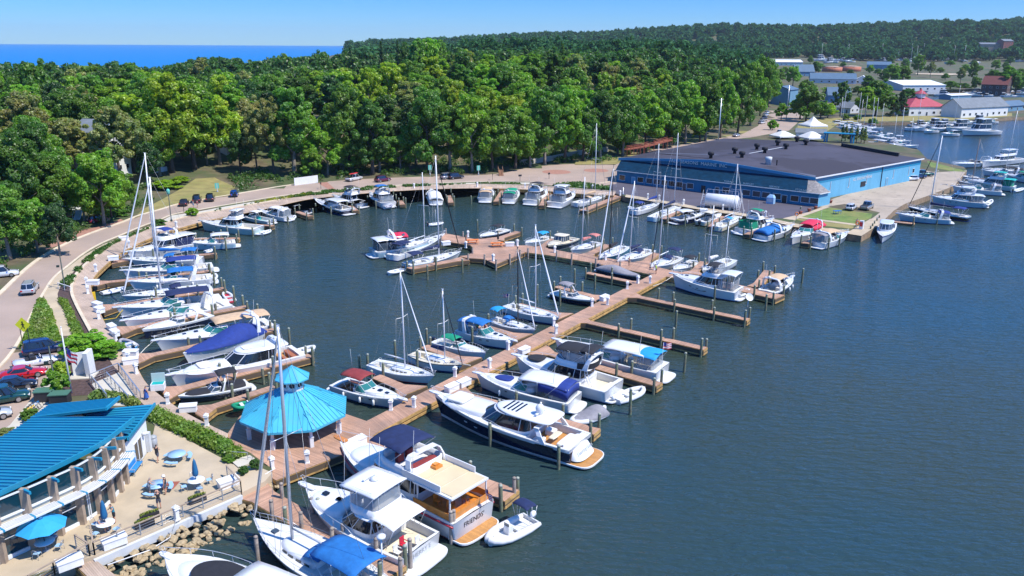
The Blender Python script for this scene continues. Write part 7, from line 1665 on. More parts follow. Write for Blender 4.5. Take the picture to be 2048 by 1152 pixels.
# ---------------------------------------------------------------- houses
def house(label,fl,fr,ey,ry,depth,wall='whitewall',roof='greyroof',axis='f',wins=4,door=True,cat='house',name='house',z=None,over=.5,hip=0,glass='glassdark',rows=1,chim=False):
 "gabled house from its front base corners (photo px), eave row and ridge row"
 A=att(*fl) if z is None else at(*fl,z);B=att(*fr) if z is None else at(*fr,z);zb=min(A.z,B.z)-.6
 f=(B-A).xy;W=f.length;f=f/W;g=Vector((-f.y,f.x))
 if g.dot(A.xy)<0: g=-g
 he=max(2.2,height_to(A,ey));ze=max(A.z,B.z)+he;mid=A.xy.lerp(B.xy,.5)+g*depth/2;zr=max(ze+.8,height_to(Vector((mid.x,mid.y,0)),ry))
 r=T(name,label,cat,(*mid,zb),0);off=Vector((mid.x,mid.y,zb))
 def L(p,zz): return Vector((p[0]-off.x,p[1]-off.y,zz-off.z))
 c=[A.xy,B.xy,B.xy+g*depth,A.xy+g*depth];w=MB()
 for i in range(4): a,b=c[i],c[(i+1)%4];wallquad(w,L(a,0),L(b,0),0,ze-zb)
 o=over;rf=MB();th=Vector((0,0,.18))
 if axis=='f':
  ins=hip;r0,r1=A.xy+g*depth/2+f*ins,B.xy+g*depth/2-f*ins
  e=[A.xy-f*o-g*o,B.xy+f*o-g*o,B.xy+f*o+g*(depth+o),A.xy-f*o+g*(depth+o)]
  if not hip: r0-=f*o;r1+=f*o
  E=[L(p,ze-.15) for p in e];R0,R1=L(r0,zr),L(r1,zr)
  F_=[[E[0],E[1],R1,R0],[E[2],E[3],R0,R1],[E[1],E[2],R1],[E[3],E[0],R0]]
  if not hip:
   F_=F_[:2];w.face([L(B.xy,ze),L(B.xy+g*depth,ze),L(B.xy+g*depth/2,zr-.1)]);w.face([L(A.xy+g*depth,ze),L(A.xy,ze),L(A.xy+g*depth/2,zr-.1)])
 else:
  r0,r1=mid-g*(depth/2+o),mid+g*(depth/2+o);R0,R1=L(r0,zr),L(r1,zr)
  e=[A.xy-f*o-g*o,B.xy+f*o-g*o,B.xy+f*o+g*(depth+o),A.xy-f*o+g*(depth+o)];E=[L(p,ze-.15) for p in e]
  F_=[[E[1],E[2],R1,R0],[E[3],E[0],R0,R1]];w.face([L(A.xy,ze),L(B.xy,ze),L(mid-g*depth/2,zr-.1)]);w.face([L(B.xy+g*depth,ze),L(A.xy+g*depth,ze),L(mid+g*depth/2,zr-.1)])
 fixn(w.build('wall',wall,r))
 for q in F_:
  rf.face(q);rf.face([p-th for p in q[::-1]])
  for i in range(len(q)): a,b=q[i],q[(i+1)%len(q)];rf.face([a-th,b-th,b,a])
 ro=rf.build('roof',roof,r)
 if chim: mb=MB();q=L(mid+f*W*.2,zr);mb.cb((q.x,q.y,q.z-1),(.8,.8,1.8));mb.build('chimney','wallbrick',ro)
 H_=he/rows
 for j in range(rows):
  for i in range(wins):
   u=(i+.5)/wins
   if door and j==0 and i==wins//2: winframe(r,L(A.xy.lerp(B.xy,u)-g*.01,max(A.z,B.z)+1.05),f,1.1,2.0,'door','glasssmoke',out=-g,sub='door_leaf');continue
   winframe(r,L(A.xy.lerp(B.xy,u)-g*.01,max(A.z,B.z)+H_*j+min(H_*.55,1.7)),f,min(1.6,W/wins*.55),min(1.3,H_*.5),out=-g,glass=glass)
  sd=c[1];kx=max(1,int(wins*depth/W)) if W>0 else 1
  for i in range(min(4,kx)): winframe(r,L(sd+g*depth*(i+.5)/min(4,kx)+f*.01,max(A.z,B.z)+H_*j+min(H_*.55,1.7)),g,min(1.4,depth/kx*.5),min(1.2,H_*.5),out=f,glass=glass)
 return r
HS=[('white shore pavilion with red hipped roof and a red cupola on the far quay',(1817,232),(1888,231),213,192,14,dict(roof='redroof',hip=9,wins=5,name='pavilion',cat='pavilion',glass='dark')),
('long grey roofed shore building with a row of dark windows on the far quay',(1921,236),(2014,231),216,195,12,dict(roof='greyroof',wins=8,wall='whitewall')),
('small grey roofed house right of the long grey roofed shore building',(2016,223),(2052,220),212,201,10,dict(roof='blueroof',wins=3,wall='wallblue')),
('low boat shed with a flat pale roof left of the long grey roofed building',(1901,200),(1942,198),191,188,9,dict(roof='whiteroof',wins=0,wall='wallblue',door=False)),
('huge white roofed boat storage hall with a pale gable end',(1805,182),(1889,187),170,160,40,dict(roof='whiteroof',wall='palegrey',wins=6,door=False,name='storage_hall',cat='hall')),
('dark red brown house with porch beside the big loose tree on the right',(1960,188),(2012,190),168,152,18,dict(roof='roofdarkred',wall='wallbrown',wins=4,rows=2)),
('blue shed with a white sliding door at the far crossroad',(1541,208),(1578,212),178,171,16,dict(roof='blueroof',wall='wallblue',wins=1,axis='g',cat='shed',name='shed')),
('long low grey roofed building behind the blue shed',(1620,166),(1712,168),157,146,25,dict(roof='blueroof',wall='palegrey',wins=6)),
('small white gabled building right of the long grey roofed one',(1706,167),(1742,168),160,151,16,dict(roof='whiteroof',wall='whitewall',wins=2,axis='g')),
('long blue building left of the tall trees and right of the orange tanks',(1733,138),(1781,139),129,123,22,dict(roof='blueroof',wall='wallblue',wins=4,door=False)),
('long white roofed blue building in front of the far wood',(1549,131),(1605,131),124,119,20,dict(roof='whiteroof',wall='wallblue',wins=6)),
('white house at the foot of the far hill',(1851,99),(1869,99),95,90,14,dict(roof='greyroof',wins=2)),
('blue grey house hidden between the two round town trees',(1655,205),(1700,206),190,174,14,dict(roof='blueroof',wall='wallblue',wins=3)),
('grey house with a grey roof behind the seawall trees',(1672,225),(1700,227),214,203,10,dict(roof='greyroof',wall='palegrey',wins=2)),
('dark blue roofed house in front of the long low building',(1590,152),(1628,153),143,129,16,dict(roof='blueroof',wall='wallblue',wins=3)),
('tan condominium block with green roof on the right horizon',(1958,112),(2006,113),88,85,30,dict(roof='greyroof',wall='walltan',wins=6,rows=4,door=False,name='apartment_block',cat='building')),
('tall brick tower end of the tan condominium block',(2003,114),(2022,114),82,78,24,dict(roof='greyroof',wall='wallbrick',wins=2,rows=5,door=False,name='apartment_tower',cat='building')),
('low white building at the right edge below the far wood',(2026,112),(2056,112),106,103,16,dict(roof='whiteroof',wall='palegrey',wins=3,door=False)),
('tall white house with porches half hidden in the trees on the left',(152,352),(206,362),262,238,11,dict(wins=4,rows=3,roof='greyroof',chim=True)),
('white house with a long porch behind the red patio umbrellas',(262,322),(330,312),290,262,10,dict(wins=5,rows=1,roof='greyroof')),
('small white cottage with grey roof deep in the trees at the far left',(70,372),(120,378),352,338,9,dict(wins=2,roof='greyroof')),
('low cottage with pale roof above the garden stairs on the left',(140,420),(178,416),398,385,8,dict(wins=2,roof='whiteroof')),
('white building glimpsed through trunks left of the olive tree',(455,312),(500,308),292,278,9,dict(wins=3,roof='greyroof'))]
for l,a,b,e,ry,d,kw in HS:
 o=house(l,a,b,e,ry,d,**kw);lm(l,o.location)
 if 'cupola' in l:
  z=o.location;top=[c for c in o.children if c.name.startswith('roof')][0];zz=max(v.co.z for v in top.data.vertices)
  mb=MB();mb.lathe((0,0,zz-.8),[(2.6,0),(2.6,2.2)],8,sm=False);mb.build('cupola','white',o);mb=MB();mb.lathe((0,0,zz+1.4),[(3.5,0),(1.,1.6),(.1,2.6)],8,sm=False);mb.build('cupola_roof','redroof',o)
for x0,x1,y,ty,l in ((1653,1689,144,132.5,'left orange storage tank with a flat rusty top'),(1690,1727,143,131.5,'right orange storage tank touching the paler lot')):
 a,b=att(x0,y),att(x1,y);c=(a+b)/2;rr_=(b-a).length/2;h=height_to(a,ty+2);r=T('storage_tank',l,'tank',(c.x,c.y+rr_,c.z));mb=MB();mb.lathe((0,0,-1),[(rr_,0),(rr_,h+1)],28,0);mb.build('shell','tankorange',r);mb=MB();mb.lathe((0,0,h),[(rr_*1.01,0),(rr_*.5,.9),(.1,1.2)],28,0);mb.build('top','tanktop',r)
def tent(l,x,y,w,hy,ph,peak='high'):
 p=at(x,y,1.4);h=height_to(p,hy);r=T('tent',l,'tent',p,.3);mb=MB();mb.smooth=False;e=h*.42;n=12
 rings=[]
 for k,(u,v) in enumerate(((1,.0),(.98,.06),(.62,.24),(.32,.52),(.12,.85),(.02,1.))):
  rings.append([(math.copysign(min(1,abs(math.cos(a))*1.35),math.cos(a))*w/2*u,math.copysign(min(1,abs(math.sin(a))*1.35),math.sin(a))*w/2*u,e+(h-e)*(v if peak=='high' else u*0+min(1,1.2*(1-u)))) for a in [2*PI*q/24 for q in range(24)]])
 mb.loft(rings,0,sm=True);mb.loft([[(x_,y_,z_-.5) for x_,y_,z_ in rings[0]],rings[0]],0);mb.build('canopy','whitecanvas',r);q=MB()
 for sx in (-1,1):
  for sy in (-1,1): q.tube([(sx*w*.48,sy*w*.48,0),(sx*w*.48,sy*w*.48,e)],.06,5)
 q.build('poles','white',r)
tent('tall peaked white party tent behind the store',1624,262,9.5,233,0)
tent('low white tent on the left behind the store roof',1565,277,8,262,0,'low');tent('white peaked tent in front of the tall party tent',1622,282,8,263,0,'low')
house('small grey gabled shed between the white tents behind the store',(1592,276),(1650,278),264,257,6,wall='white',roof='greyroof',wins=0,door=False,z=1.4,cat='shed',name='shed')
r=T('pergola','bright blue flat roofed pergola with square posts behind the store','pergola');A,B=at(1648,284,1.4),at(1706,287,1.4);f=(B-A).xy.normalized();g=Vector((-f.y,f.x));h=height_to(A,267);mb=MB()
for u in (0,.08,.92,1):
 for v in (0,3): q=A.xy.lerp(B.xy,u)+g*v;mb.bar((*q,1.4),(*q,1.4+h),.4,.4)
mb.build('post','trimblue',r);mb=MB();q=A.xy.lerp(B.xy,.5)+g*1.5;mb.cb((*q,1.4+h),((B-A).length+1,4,.35),0,math.atan2(f.y,f.x));mb.build('roof','trimblue',r)
def wall(name,label,pts,h,m,cat,w=.3,z=None):
 r=MB()
 P=[att(*p) for p in pts]
 for a,b in zip(P,P[1:]): r.bar((a.x,a.y,a.z+h/2-.2),(b.x,b.y,b.z+h/2-.2),w,h+.4)
 return tag(r.build(name,m),label,cat)
wall('fence','white panel fence at the foot of the wood beside the road',[(589,371),(636,365)],2.0,'white','fence',.12)
wall('fence','white slatted deck fence by the red umbrellas on the left bank',[(300,347),(335,342)],1.3,'white','fence',.15)
wall('retaining_wall','grey stone retaining wall between plaza and wood',[(1040,330),(1100,322),(1160,310),(1215,303)],1.6,'concretelight','wall',.5)
r=T('wooden_walkway','reddish wooden walkway with rails climbing through the wood left of the store','walkway');mb=MB();P=[at(x,y,z) for x,y,z in ((1245,300,3.2),(1285,294,4.0),(1340,280,5.2))]
for a,b in zip(P,P[1:]): mb.bar(a,b,2.2,.25)
mb.build('deck','redwood',r);mb=MB()
for a,b in zip(P,P[1:]):
 n=Vector((-(b-a).y,(b-a).x,0)).normalized()*1.05
 for s in (-1,1):
  for hh in (.5,1.0): mb.bar(a+n*s+Vector((0,0,hh)),b+n*s+Vector((0,0,hh)),.08,.12)
  for k in range(7): q=a.lerp(b,k/6)+n*s;mb.bar(q-Vector((0,0,2.5)),q+Vector((0,0,1.05)),.12,.12)
mb.build('rails','redwood',r)
for l,x,y,k in (('white garden stairs on the bank above the driveway',152,440,9),('weathered wooden stairs by the retaining wall',1003,352,8)):
 p=att(x,y);r=T('stairs',l,'stairs',p,R(100));mb=MB()
 for i in range(k): mb.bx(i*.3,i*.3+.32,-.6,.6,i*.2-.5,i*.2+.05)
 mb.build('treads','white' if 'white' in l else 'wood',r);mb=MB()
 for s in (-.62,.62): mb.bar((0,s,.9),(k*.3,s,k*.2+.9),.06,.08);mb.bar((0,s,0),(0,s,.9),.07,.07);mb.bar((k*.3,s,k*.2),(k*.3,s,k*.2+.9),.07,.07)
 mb.build('handrails','white' if 'white' in l else 'wood',r)
# ---------------------------------------------------------------- cars. local frame: +x is the nose
CARP={}
def car_proto(kind):
 L,W,Hh,belt={'suv':(4.8,1.92,1.76,1.02),'sedan':(4.75,1.84,1.44,.92),'coupe':(4.6,1.88,1.28,.86),'hatch':(4.3,1.8,1.55,.95),'pickup':(5.7,1.98,1.85,1.05),'convertible':(4.6,1.85,1.30,.88),'wagon':(4.7,1.82,1.5,.94)}[kind]
 root=bpy.data.objects.new('parked_car' if kind!='pickup' else 'pickup_truck',None);COL.objects.link(root);root.empty_display_size=.2
 parts=[];h=L/2
 def add(n,mb,m,par=None,sm=None):
  o=mb.build(n,m,par or root,smooth=sm);parts.append(o);return o
 hood=belt-.06;tail={'suv':belt+.02,'hatch':belt,'wagon':belt,'pickup':belt,'sedan':belt+.04,'coupe':belt+.06,'convertible':belt+.03}[kind]
 st=[(-h,.80,.42,tail-.20),(-h+.08,.93,.30,tail-.06),(-h+.5,.99,.25,tail),(-h*.3,1,.22,belt),(h*.25,1,.22,belt),(h*.45,.99,.22,hood),(h-.5,.97,.24,hood-.10),(h-.1,.90,.30,hood-.24),(h,.78,.40,hood-.36)]
 mb=MB();mb.smooth=True;rings=[]
 for x,w,z0,z1 in st:
  y=W/2*w;rings.append([(x,y*.9,z0),(x,y,z0+.12),(x,y*1.0,(z0+z1)/2),(x,y*.97,z1-.1),(x,y*.86,z1),(x,0,z1+.03),(x,-y*.86,z1),(x,-y*.97,z1-.1),(x,-y,(z0+z1)/2),(x,-y,z0+.12),(x,-y*.9,z0)])
 mb.loft(rings,0,cap0=True,cap1=True);b=add('body',mb,'carpaint')
 x0,x1={'suv':(-h+.12,h*.36),'hatch':(-h+.15,h*.38),'wagon':(-h+.15,h*.34),'sedan':(-h+.75,h*.36),'coupe':(-h+.55,h*.22),'pickup':(-.55,h*.42),'convertible':(-h+1.2,h*.18)}[kind]
 if kind=='convertible':
  mb=MB();mb.loft([ring(x0,x1-.2,W/2*.84,belt,4,4,24),ring(x0+.1,x1-.35,W/2*.80,belt+.06,4,4,24)],0,cap1=True);add('soft_top','' or mb,'blackcanvas')
  mb=MB();mb.face([(x1+.35,W*.4,belt),(x1+.35,-W*.4,belt),(x1-.05,-W*.34,belt+.38),(x1-.05,W*.34,belt+.38)]);add('windscreen',mb,'carglass')
  for y in (-.4,.4): mb=MB();mb.cb((x1-.7,y,belt-.1),(.5,.5,.45));add('seat',mb,'dark')
 else:
  rear=.18 if kind in('suv','hatch','wagon','pickup') else .75
  r0=ring(x0,x1+.45,W/2*.93,belt-.03,3.2,5,28);r1=ring(x0+rear,x1-.25,W/2*.76,Hh-.06,3.2,5,28);r2=ring(x0+rear+.15,x1-.4,W/2*.66,Hh,3.2,5,28)
  mb=MB();mb.smooth=True;mb.loft([r0,r1],0);add('window',mb,'carglass')
  mb=MB();mb.smooth=True;mb.loft([r1,r2],0,cap1=True)
  for k in (3,9,14,19,25): mb.bar(Vector(r0[k])*1.003,Vector(r1[k])*1.003,.09,.05)
  add('roof',mb,'carpaint')
  if kind=='suv':
   mb=MB()
   for y in (-.6,.6): mb.tube([(x0+.6,y,Hh+.06),(x1-.7,y,Hh+.06)],.03,5)
   add('roof_rack',mb,'dark')
 if kind=='pickup':
  mb=MB();mb.bx(-h+.15,-.62,-W/2*.84,W/2*.84,belt-.02,belt+.045);add('truck_bed',mb,'dark')
 for x in (-h*.62,h*.62):
  for s in (-1,1):
   mb=MB();M=Matrix.Translation((x,s*(W/2-.1),.34))@Matrix.Rotation(PI/2,4,'X');mb.lathe((0,0,-.12),[(.2,0),(.34,.02),(.35,.05),(.35,.19),(.34,.22),(.2,.24)],16,M=M);w=add('wheel',mb,'tyre')
   mb=MB();mb.lathe((0,0,-.125),[(.22,0),(.22,.25)],12,M=M);add('rim',mb,'rim',w)
 for s in (-1,1):
  mb=MB();mb.cb((h-.1,s*W*.35,hood-.40),(.2,.36,.14));add('headlight',mb,'headlight')
  mb=MB();mb.cb((-h+.05,s*W*.38,tail-.36),(.14,.26,.22));add('taillight',mb,'taillight')
  mb=MB();mb.cb((x1+.1,s*(W/2+.07),belt),(.16,.2,.13));add('mirror',mb,'carpaint')
 mb=MB();mb.bx(-h-.04,-h+.1,-W*.42,W*.42,.32,.5);mb.bx(h-.1,h+.04,-W*.40,W*.40,.3,.48);add('bumper',mb,'dark')
 return Proto(root,parts)
CARS=[('navy parked suv, nose toward the flagpole, first of the car row','suv',(43,705),(134,690),(.01,.02,.07)),
('white parked convertible with black soft top between navy suv and red coupe','convertible',(24,731),(116,714),(.7,.7,.72)),
('bright red low sports coupe parked in the car row','coupe',(2,752),(92,739),(.55,.01,.015)),
('black parked sedan between the red coupe and the dark green pickup','sedan',(-28,778),(77,762),(.015,.015,.02)),
('dark green pickup truck parked in the car row by the patio building','pickup',(-60,806),(56,787),(.01,.06,.055)),
('silver car cut by the left edge beside the patio building','hatch',(-70,840),(17,822),(.5,.52,.55)),
('silver suv driving away along the lakeside road','suv',(52,589),(68,566),(.45,.47,.5)),
('white pickup truck half cut by the left edge on the road','pickup',(-34,552),(28,545),(.65,.66,.68)),
('dark suv parked under the trees on the driveway','suv',(75,484),(111,478),(.02,.025,.03)),
('small red car parked by the bushes above the driveway','hatch',(183,442),(211,438),(.4,.02,.04)),
('black parked car, leftmost of three below the sloping lawn','sedan',(364,411),(372,401),(.03,.02,.025)),
('black parked suv in the middle of three below the sloping lawn','suv',(391,405),(397,394),(.02,.02,.03)),
('black parked suv, rightmost of three below the sloping lawn','suv',(418,402),(423,392),(.02,.02,.028)),
('bright blue small car parked alone on the road by the wood','hatch',(466,393),(471,384),(.01,.09,.42)),
('white pickup truck with red kayak on its cap parked by the wood','pickup',(691,361),(724,354),(.62,.62,.62)),
('dark red suv parked in the tree shade on the road','suv',(755,361),(776,358),(.12,.01,.03)),
('silver grey suv parked at the wood edge behind a black one','suv',(887,355),(906,353),(.3,.3,.32)),
('black suv parked at the wood edge, right of the silver one','suv',(902,355),(921,353),(.02,.02,.025)),
('white hatchback parked beside the store lawn','hatch',(1692,421),(1712,410),(.7,.7,.7)),
('grey pickup truck parked beside the store lawn','pickup',(1720,421),(1747,407),(.25,.25,.25)),
('white station wagon parked against the blue side wall of the store','wagon',(1839,357),(1802,358),(.7,.7,.7)),
('navy car parked between the white wagon and the green pickup','sedan',(1850,353),(1822,354),(.015,.03,.09)),
('dark green pickup parked at the back corner of the store','pickup',(1862,349),(1832,349),(.01,.07,.06)),
('silver car parked alone at the roadside above the store roof','sedan',(1463,273),(1482,269),(.5,.5,.52)),
('white van like car, nearest of the roadside row behind the wood corner','suv',(1512,247),(1535,244),(.68,.68,.68)),
('silver suv, second of the roadside row behind the wood corner','suv',(1515,242),(1538,239),(.45,.45,.47)),
('dark blue car, third of the roadside row behind the wood corner','hatch',(1518,237),(1540,234),(.02,.03,.1)),
('white suv, fourth of the roadside row behind the wood corner','suv',(1521,232),(1542,229),(.62,.62,.62)),
('white car, farthest of the roadside row behind the wood corner','hatch',(1524,227),(1544,224),(.68,.68,.68)),
('dark car crossing at the far junction past the blue shed','sedan',(1572,222),(1590,220),(.03,.03,.05)),
('white pickup parked behind the store roof near the low tent','pickup',(1549,270),(1567,262),(.65,.65,.65))]
for l,k,tail_,nose,colr in CARS:
 if k not in CARP: CARP[k]=car_proto(k)
 a,b=at(*tail_,1.9),at(*nose,1.9);c=(a+b)/2;o=CARP[k].put((c.x,c.y,1.425),math.atan2(b.y-a.y,b.x-a.x),l);o['category']='pickup' if k=='pickup' else 'car'
 for ch in [o]+[q for q in bpy.data.objects if q.parent==o or (q.parent and q.parent.parent==o)]: ch.color=(*colr,1)
 lm(l.split(' parked')[0] if ' parked' in l else l,c)
 if 'kayak' in l:
  r=T('kayak','red kayak lying on the roof of the white pickup','kayak',(c.x,c.y,3.38),math.atan2(b.y-a.y,b.x-a.x));mb=MB();mb.smooth=True;mb.loft([[(x,w*math.cos(q*PI/4),.18*math.sin(q*PI/4)*(w/.35)) for q in range(8)] for x,w in ((-2,.03),(-1.4,.25),(0,.36),(1.4,.25),(2,.03))],0,cap0=True,cap1=True);mb.build('hull','red',r);mb=MB();mb.loft([ring(-.5,.5,.2,.16,3,3,14),ring(-.5,.5,.2,.20,3,3,14)],0,cap1=True);mb.build('seat_opening','dark',r)
# ---------------------------------------------------------------- people
def person(label,p,face,pose='stand',top='shirtblack',bottom='shortsgrey',hair='hairdark',sc=1.,hat=None,dress=False,skirtless=False,arms=None):
 "one continuous skinned body; hair and clothes are shells grown from it"
 root=T('person',label,'person',p,face)
 lean=0;zh=.93
 J={};sit=pose=='sit'
 J['pel']=(0,0,.95 if not sit else .55)
 b=.10 if pose=='lean' else (.02 if pose=='sit' else 0)
 zb=J['pel'][2]
 J['waist']=(b*.3,0,zb+.14);J['chest']=(b*.8,0,zb+.38);J['neck']=(b*1.2,0,zb+.53);J['head0']=(b*1.3+.015,0,zb+.62);J['head']=(b*1.4+.03,0,zb+.71);J['crown']=(b*1.4+.02,0,zb+.79)
 V=[];E=[];Rd=[];Bn=[]
 def ad(q,par,r,bn):
  V.append(q);Rd.append(r);Bn.append(bn)
  if par is not None: E.append((par,len(V)-1))
  return len(V)-1
 pel=ad(J['pel'],None,(.15,.12),'hip');wa=ad(J['waist'],pel,(.135,.10),'torso');ch=ad(J['chest'],wa,(.165,.115),'torso');ne=ad(J['neck'],ch,(.058,.058),'head');h0=ad(J['head0'],ne,(.075,.08),'head');h1=ad(J['head'],h0,(.092,.105),'head');h2=ad(J['crown'],h1,(.06,.07),'head')
 ad((J['head'][0]+.105,0,J['head'][2]-.025),h1,(.016,.018),'head')
 for s in (-1,1):
  sh=ad((J['chest'][0],s*.19,J['chest'][2]+.08),ch,(.06,.06),'uarm')
  A={'stand':((.02,s*.26,-.22),(.08,s*.27,-.46)),'lean':((.14,s*.25,-.2),(.36,s*.20,-.28)),'sit':((.10,s*.25,-.22),(.30,s*.14,-.22)),'walk':((-.08*s,s*.25,-.24),(.02-.12*s,s*.27,-.46)),'fold':((.06,s*.28,-.20),(.22,s*.05,-.16)),'raise':((.12,s*.24,-.12),(.24,s*.10,.10))}[arms or pose]
  c=(J['chest'][0],0,J['chest'][2]+.08)
  el=ad((c[0]+A[0][0],A[0][1],c[2]+A[0][2]),sh,(.043,.043),'farm');wr=ad((c[0]+A[1][0],A[1][1],c[2]+A[1][2]),el,(.029,.024),'hand')
  d=(Vector(V[wr])-Vector(V[el])).normalized();sd=Vector((0,1,0)) if abs(d.y)<.8 else Vector((1,0,0));sd=(sd-d*sd.dot(d)).normalized();q=Vector(V[wr])
  pm=ad(tuple(q+d*.06),wr,(.034,.018),'hand')
  for k,ln in ((-1.5,.062),(-.5,.078),(.5,.074),(1.5,.058)):
   f0=ad(tuple(q+d*.085+sd*k*.017),pm,(.010,.010),'hand');dn=d.cross(sd)*(.25*s);f1=ad(tuple(q+d*(.085+ln*.55)+sd*k*.019+dn*ln*.3),f0,(.009,.009),'hand');ad(tuple(q+d*(.085+ln)+sd*k*.019+dn*ln),f1,(.007,.007),'hand')
  t0=ad(tuple(q+d*.035+sd*.038),wr,(.011,.011),'hand');ad(tuple(q+d*.08+sd*.058),t0,(.008,.008),'hand')
  hipj=(0,s*.095,zb-.06);hj=ad(hipj,pel,(.092,.095),'thigh')
  if sit: K=(.44,s*.12,.52);An=(.46,s*.12,.09);Toe=(.62,s*.13,.03)
  elif pose=='walk': K=(.14*s+.04,s*.10,.50);An=(.20*s-.06,s*.10,.09);Toe=(.20*s+.10,s*.11,.03)
  else: K=(.02,s*.11,.50);An=(-.01,s*.12,.09);Toe=(.15,s*.14,.03)
  kn=ad(K,hj,(.062,.062),'shin');an=ad(An,kn,(.040,.042),'foot');ad(Toe,an,(.038,.028),'foot')
 me=bpy.data.meshes.new('body');me.from_pydata(V,E,[]);o=bpy.data.objects.new('tmp',me);COL.objects.link(o)
 sk=o.modifiers.new('s','SKIN');sv=me.skin_vertices[0].data
 for i,r in enumerate(Rd): sv[i].radius=r
 for q in sv: q.use_root=False
 sv[0].use_root=True
 ss=o.modifiers.new('u','SUBSURF');ss.levels=1;ss.render_levels=1
 dg=bpy.context.evaluated_depsgraph_get();bm_=bpy.data.meshes.new_from_object(o.evaluated_get(dg));bpy.data.objects.remove(o)
 segs=[(Vector(V[a]),Vector(V[b_]),Bn[b_]) for a,b_ in E]
 def near(c):
  best=None
  for a,b_,n in segs:
   ab=b_-a;t=max(0,min(1,(c-a).dot(ab)/max(1e-9,ab.length_squared)));dd=(c-a-ab*t).length
   if best is None or dd<best[0]: best=(dd,n,t)
  return best
 bm_.materials.append(MATS['skin']);body=bpy.data.objects.new('body',bm_);COL.objects.link(body);body.parent=root;bm_.polygons.foreach_set('use_smooth',[True]*len(bm_.polygons))
 cls=[near(pp.center) for pp in bm_.polygons];norms=[v.normal.copy() for v in bm_.vertices]
 def shell(name,m,test,off):
  idx={};vs=[];fs=[]
  for pp,cc in zip(bm_.polygons,cls):
   if test(cc[1],cc[2],pp.center):
    f=[]
    for vi in pp.vertices:
     if vi not in idx: idx[vi]=len(vs);vs.append(bm_.vertices[vi].co+norms[vi]*off)
     f.append(idx[vi])
    fs.append(f)
  if not fs: return
  mm=bpy.data.meshes.new(name);mm.from_pydata(vs,[],fs);mm.materials.append(MATS[m]);mm.polygons.foreach_set('use_smooth',[True]*len(fs));ob=bpy.data.objects.new(name,mm);COL.objects.link(ob);ob.parent=root;return ob
 hz=J['head'][2];hx=J['head'][0]
 shell('hair',hair,lambda n,t,c:n=='head' and (c.z>hz+.045 or (c.x<hx-.02 and c.z>hz-.07)),.014)
 if top: shell('shirt',top,lambda n,t,c:(n=='torso' or (n=='uarm') or (n=='farm' and t<.45 and False) or (n=='hip')) ,.016)
 if bottom: shell('shorts',bottom,lambda n,t,c:n in('hip','thigh') or (n=='shin' and t<.75) and not sit or (n=='torso' and c.z<zb+.05),.02)
 shell('shoes','dark',lambda n,t,c:n=='foot' and c.z<.08,.008)
 if dress:
  mb=MB();mb.smooth=True;mb.loft([[(J['waist'][0]+r*math.cos(k*PI/8)*.8,r*math.sin(k*PI/8),z) for k in range(16)] for z,r in ((zb+.16,.16),(zb-.05,.23),(zb-.45,.32))],0);mb.build('skirt',top,root)
 if hat: mb=MB();mb.lathe((hx,0,hz+.03),[(.17,0),(.125,.02),(.12,.09),(.06,.13)],12);mb.build('cap',hat,root)
 mb=MB()
 for s in (-1,1): mb.cb((hx+.095,s*.035,hz+.0),(.012,.02,.012))
 mb.build('eyes','dark',root)
 root.scale=(sc,)*3;return root
PEOPLE=[('woman in black top walking beside the round picnic table and bin',(316,924),1.4,dict(pose='walk',top='shirtblack',bottom='shortsgrey',hair='hairdark',arms='fold'),1.5),
('man in grey shirt leaning on the light blue picnic table, patio left',(300,993),.6,dict(pose='lean',top='shirtgrey',bottom='shortsgrey',hair='hairgrey'),1.5),
('man with white cap and black clothes standing right of the picnic table',(332,988),3.4,dict(pose='stand',top='shirtblack',bottom='shortsblue' if 0 else 'shortsgrey',hat='shirtwhite'),1.5),
('bald man in black shirt standing with his back to the railing',(319,1018),2.2,dict(pose='stand',top='shirtblack',bottom='shortsgrey',hair='skin',arms='raise'),1.5),
('person in grey seated at the white table by the closed umbrella',(203,1062),-.2,dict(pose='sit',top='shirtgrey',bottom='shortskhaki',hair='hairbrown'),1.5),
('person in teal shirt standing behind the white table and closed umbrella',(230,1045),3.9,dict(pose='lean',top='shirtteal',bottom='shirtblack',hair='hairdark'),1.5),
('woman in a blue dress walking along the boardwalk',(294,803),.9,dict(pose='walk',top='shirtblue',bottom=None,hair='hairbrown',dress=True),1.2),
('walker in grey on the road by the parked black cars, left of a pair',(387,416),1.2,dict(pose='walk',top='shirtgrey',bottom='shortsblue'),1.42),
('walker in pink on the road by the parked black cars, right of a pair',(395,415),1.2,dict(pose='walk',top='shirtpink',bottom='shortsgrey'),1.42),
('shirtless man standing on the cross pier beside the navy sail cover sloop',(1258,532),1.2,dict(top=None,bottom='shortskhaki',hair='hairbrown'),1.0),
('person in lime green at the pedestal where pier and cross pier meet',(1312,548),2.6,dict(pose='lean',top='shirtlime',bottom='shortsgrey',hair='hairgrey'),1.0),
('person in dark clothes standing by the picnic table on the end platform',(932,487),.2,dict(top='shirtblack',bottom='shortsgrey'),1.0),
('person in dark blue shirt walking near the store lawn corner',(1713,453),1.,dict(pose='walk',top='shirtblue',bottom='shortskhaki'),1.43),
('person in lime vest aboard the bright blue canvas cruiser',(955,662),.5,dict(pose='sit',top='shirtlime',bottom='shortsblue'),.9),
('person in pink aboard the bright blue canvas cruiser',(970,664),.5,dict(pose='sit',top='shirtpink',bottom='shortsblue'),.9)]
for l,px,fc,kw,z in PEOPLE: person(l,tuple(at(*px,z)),fc,**kw)
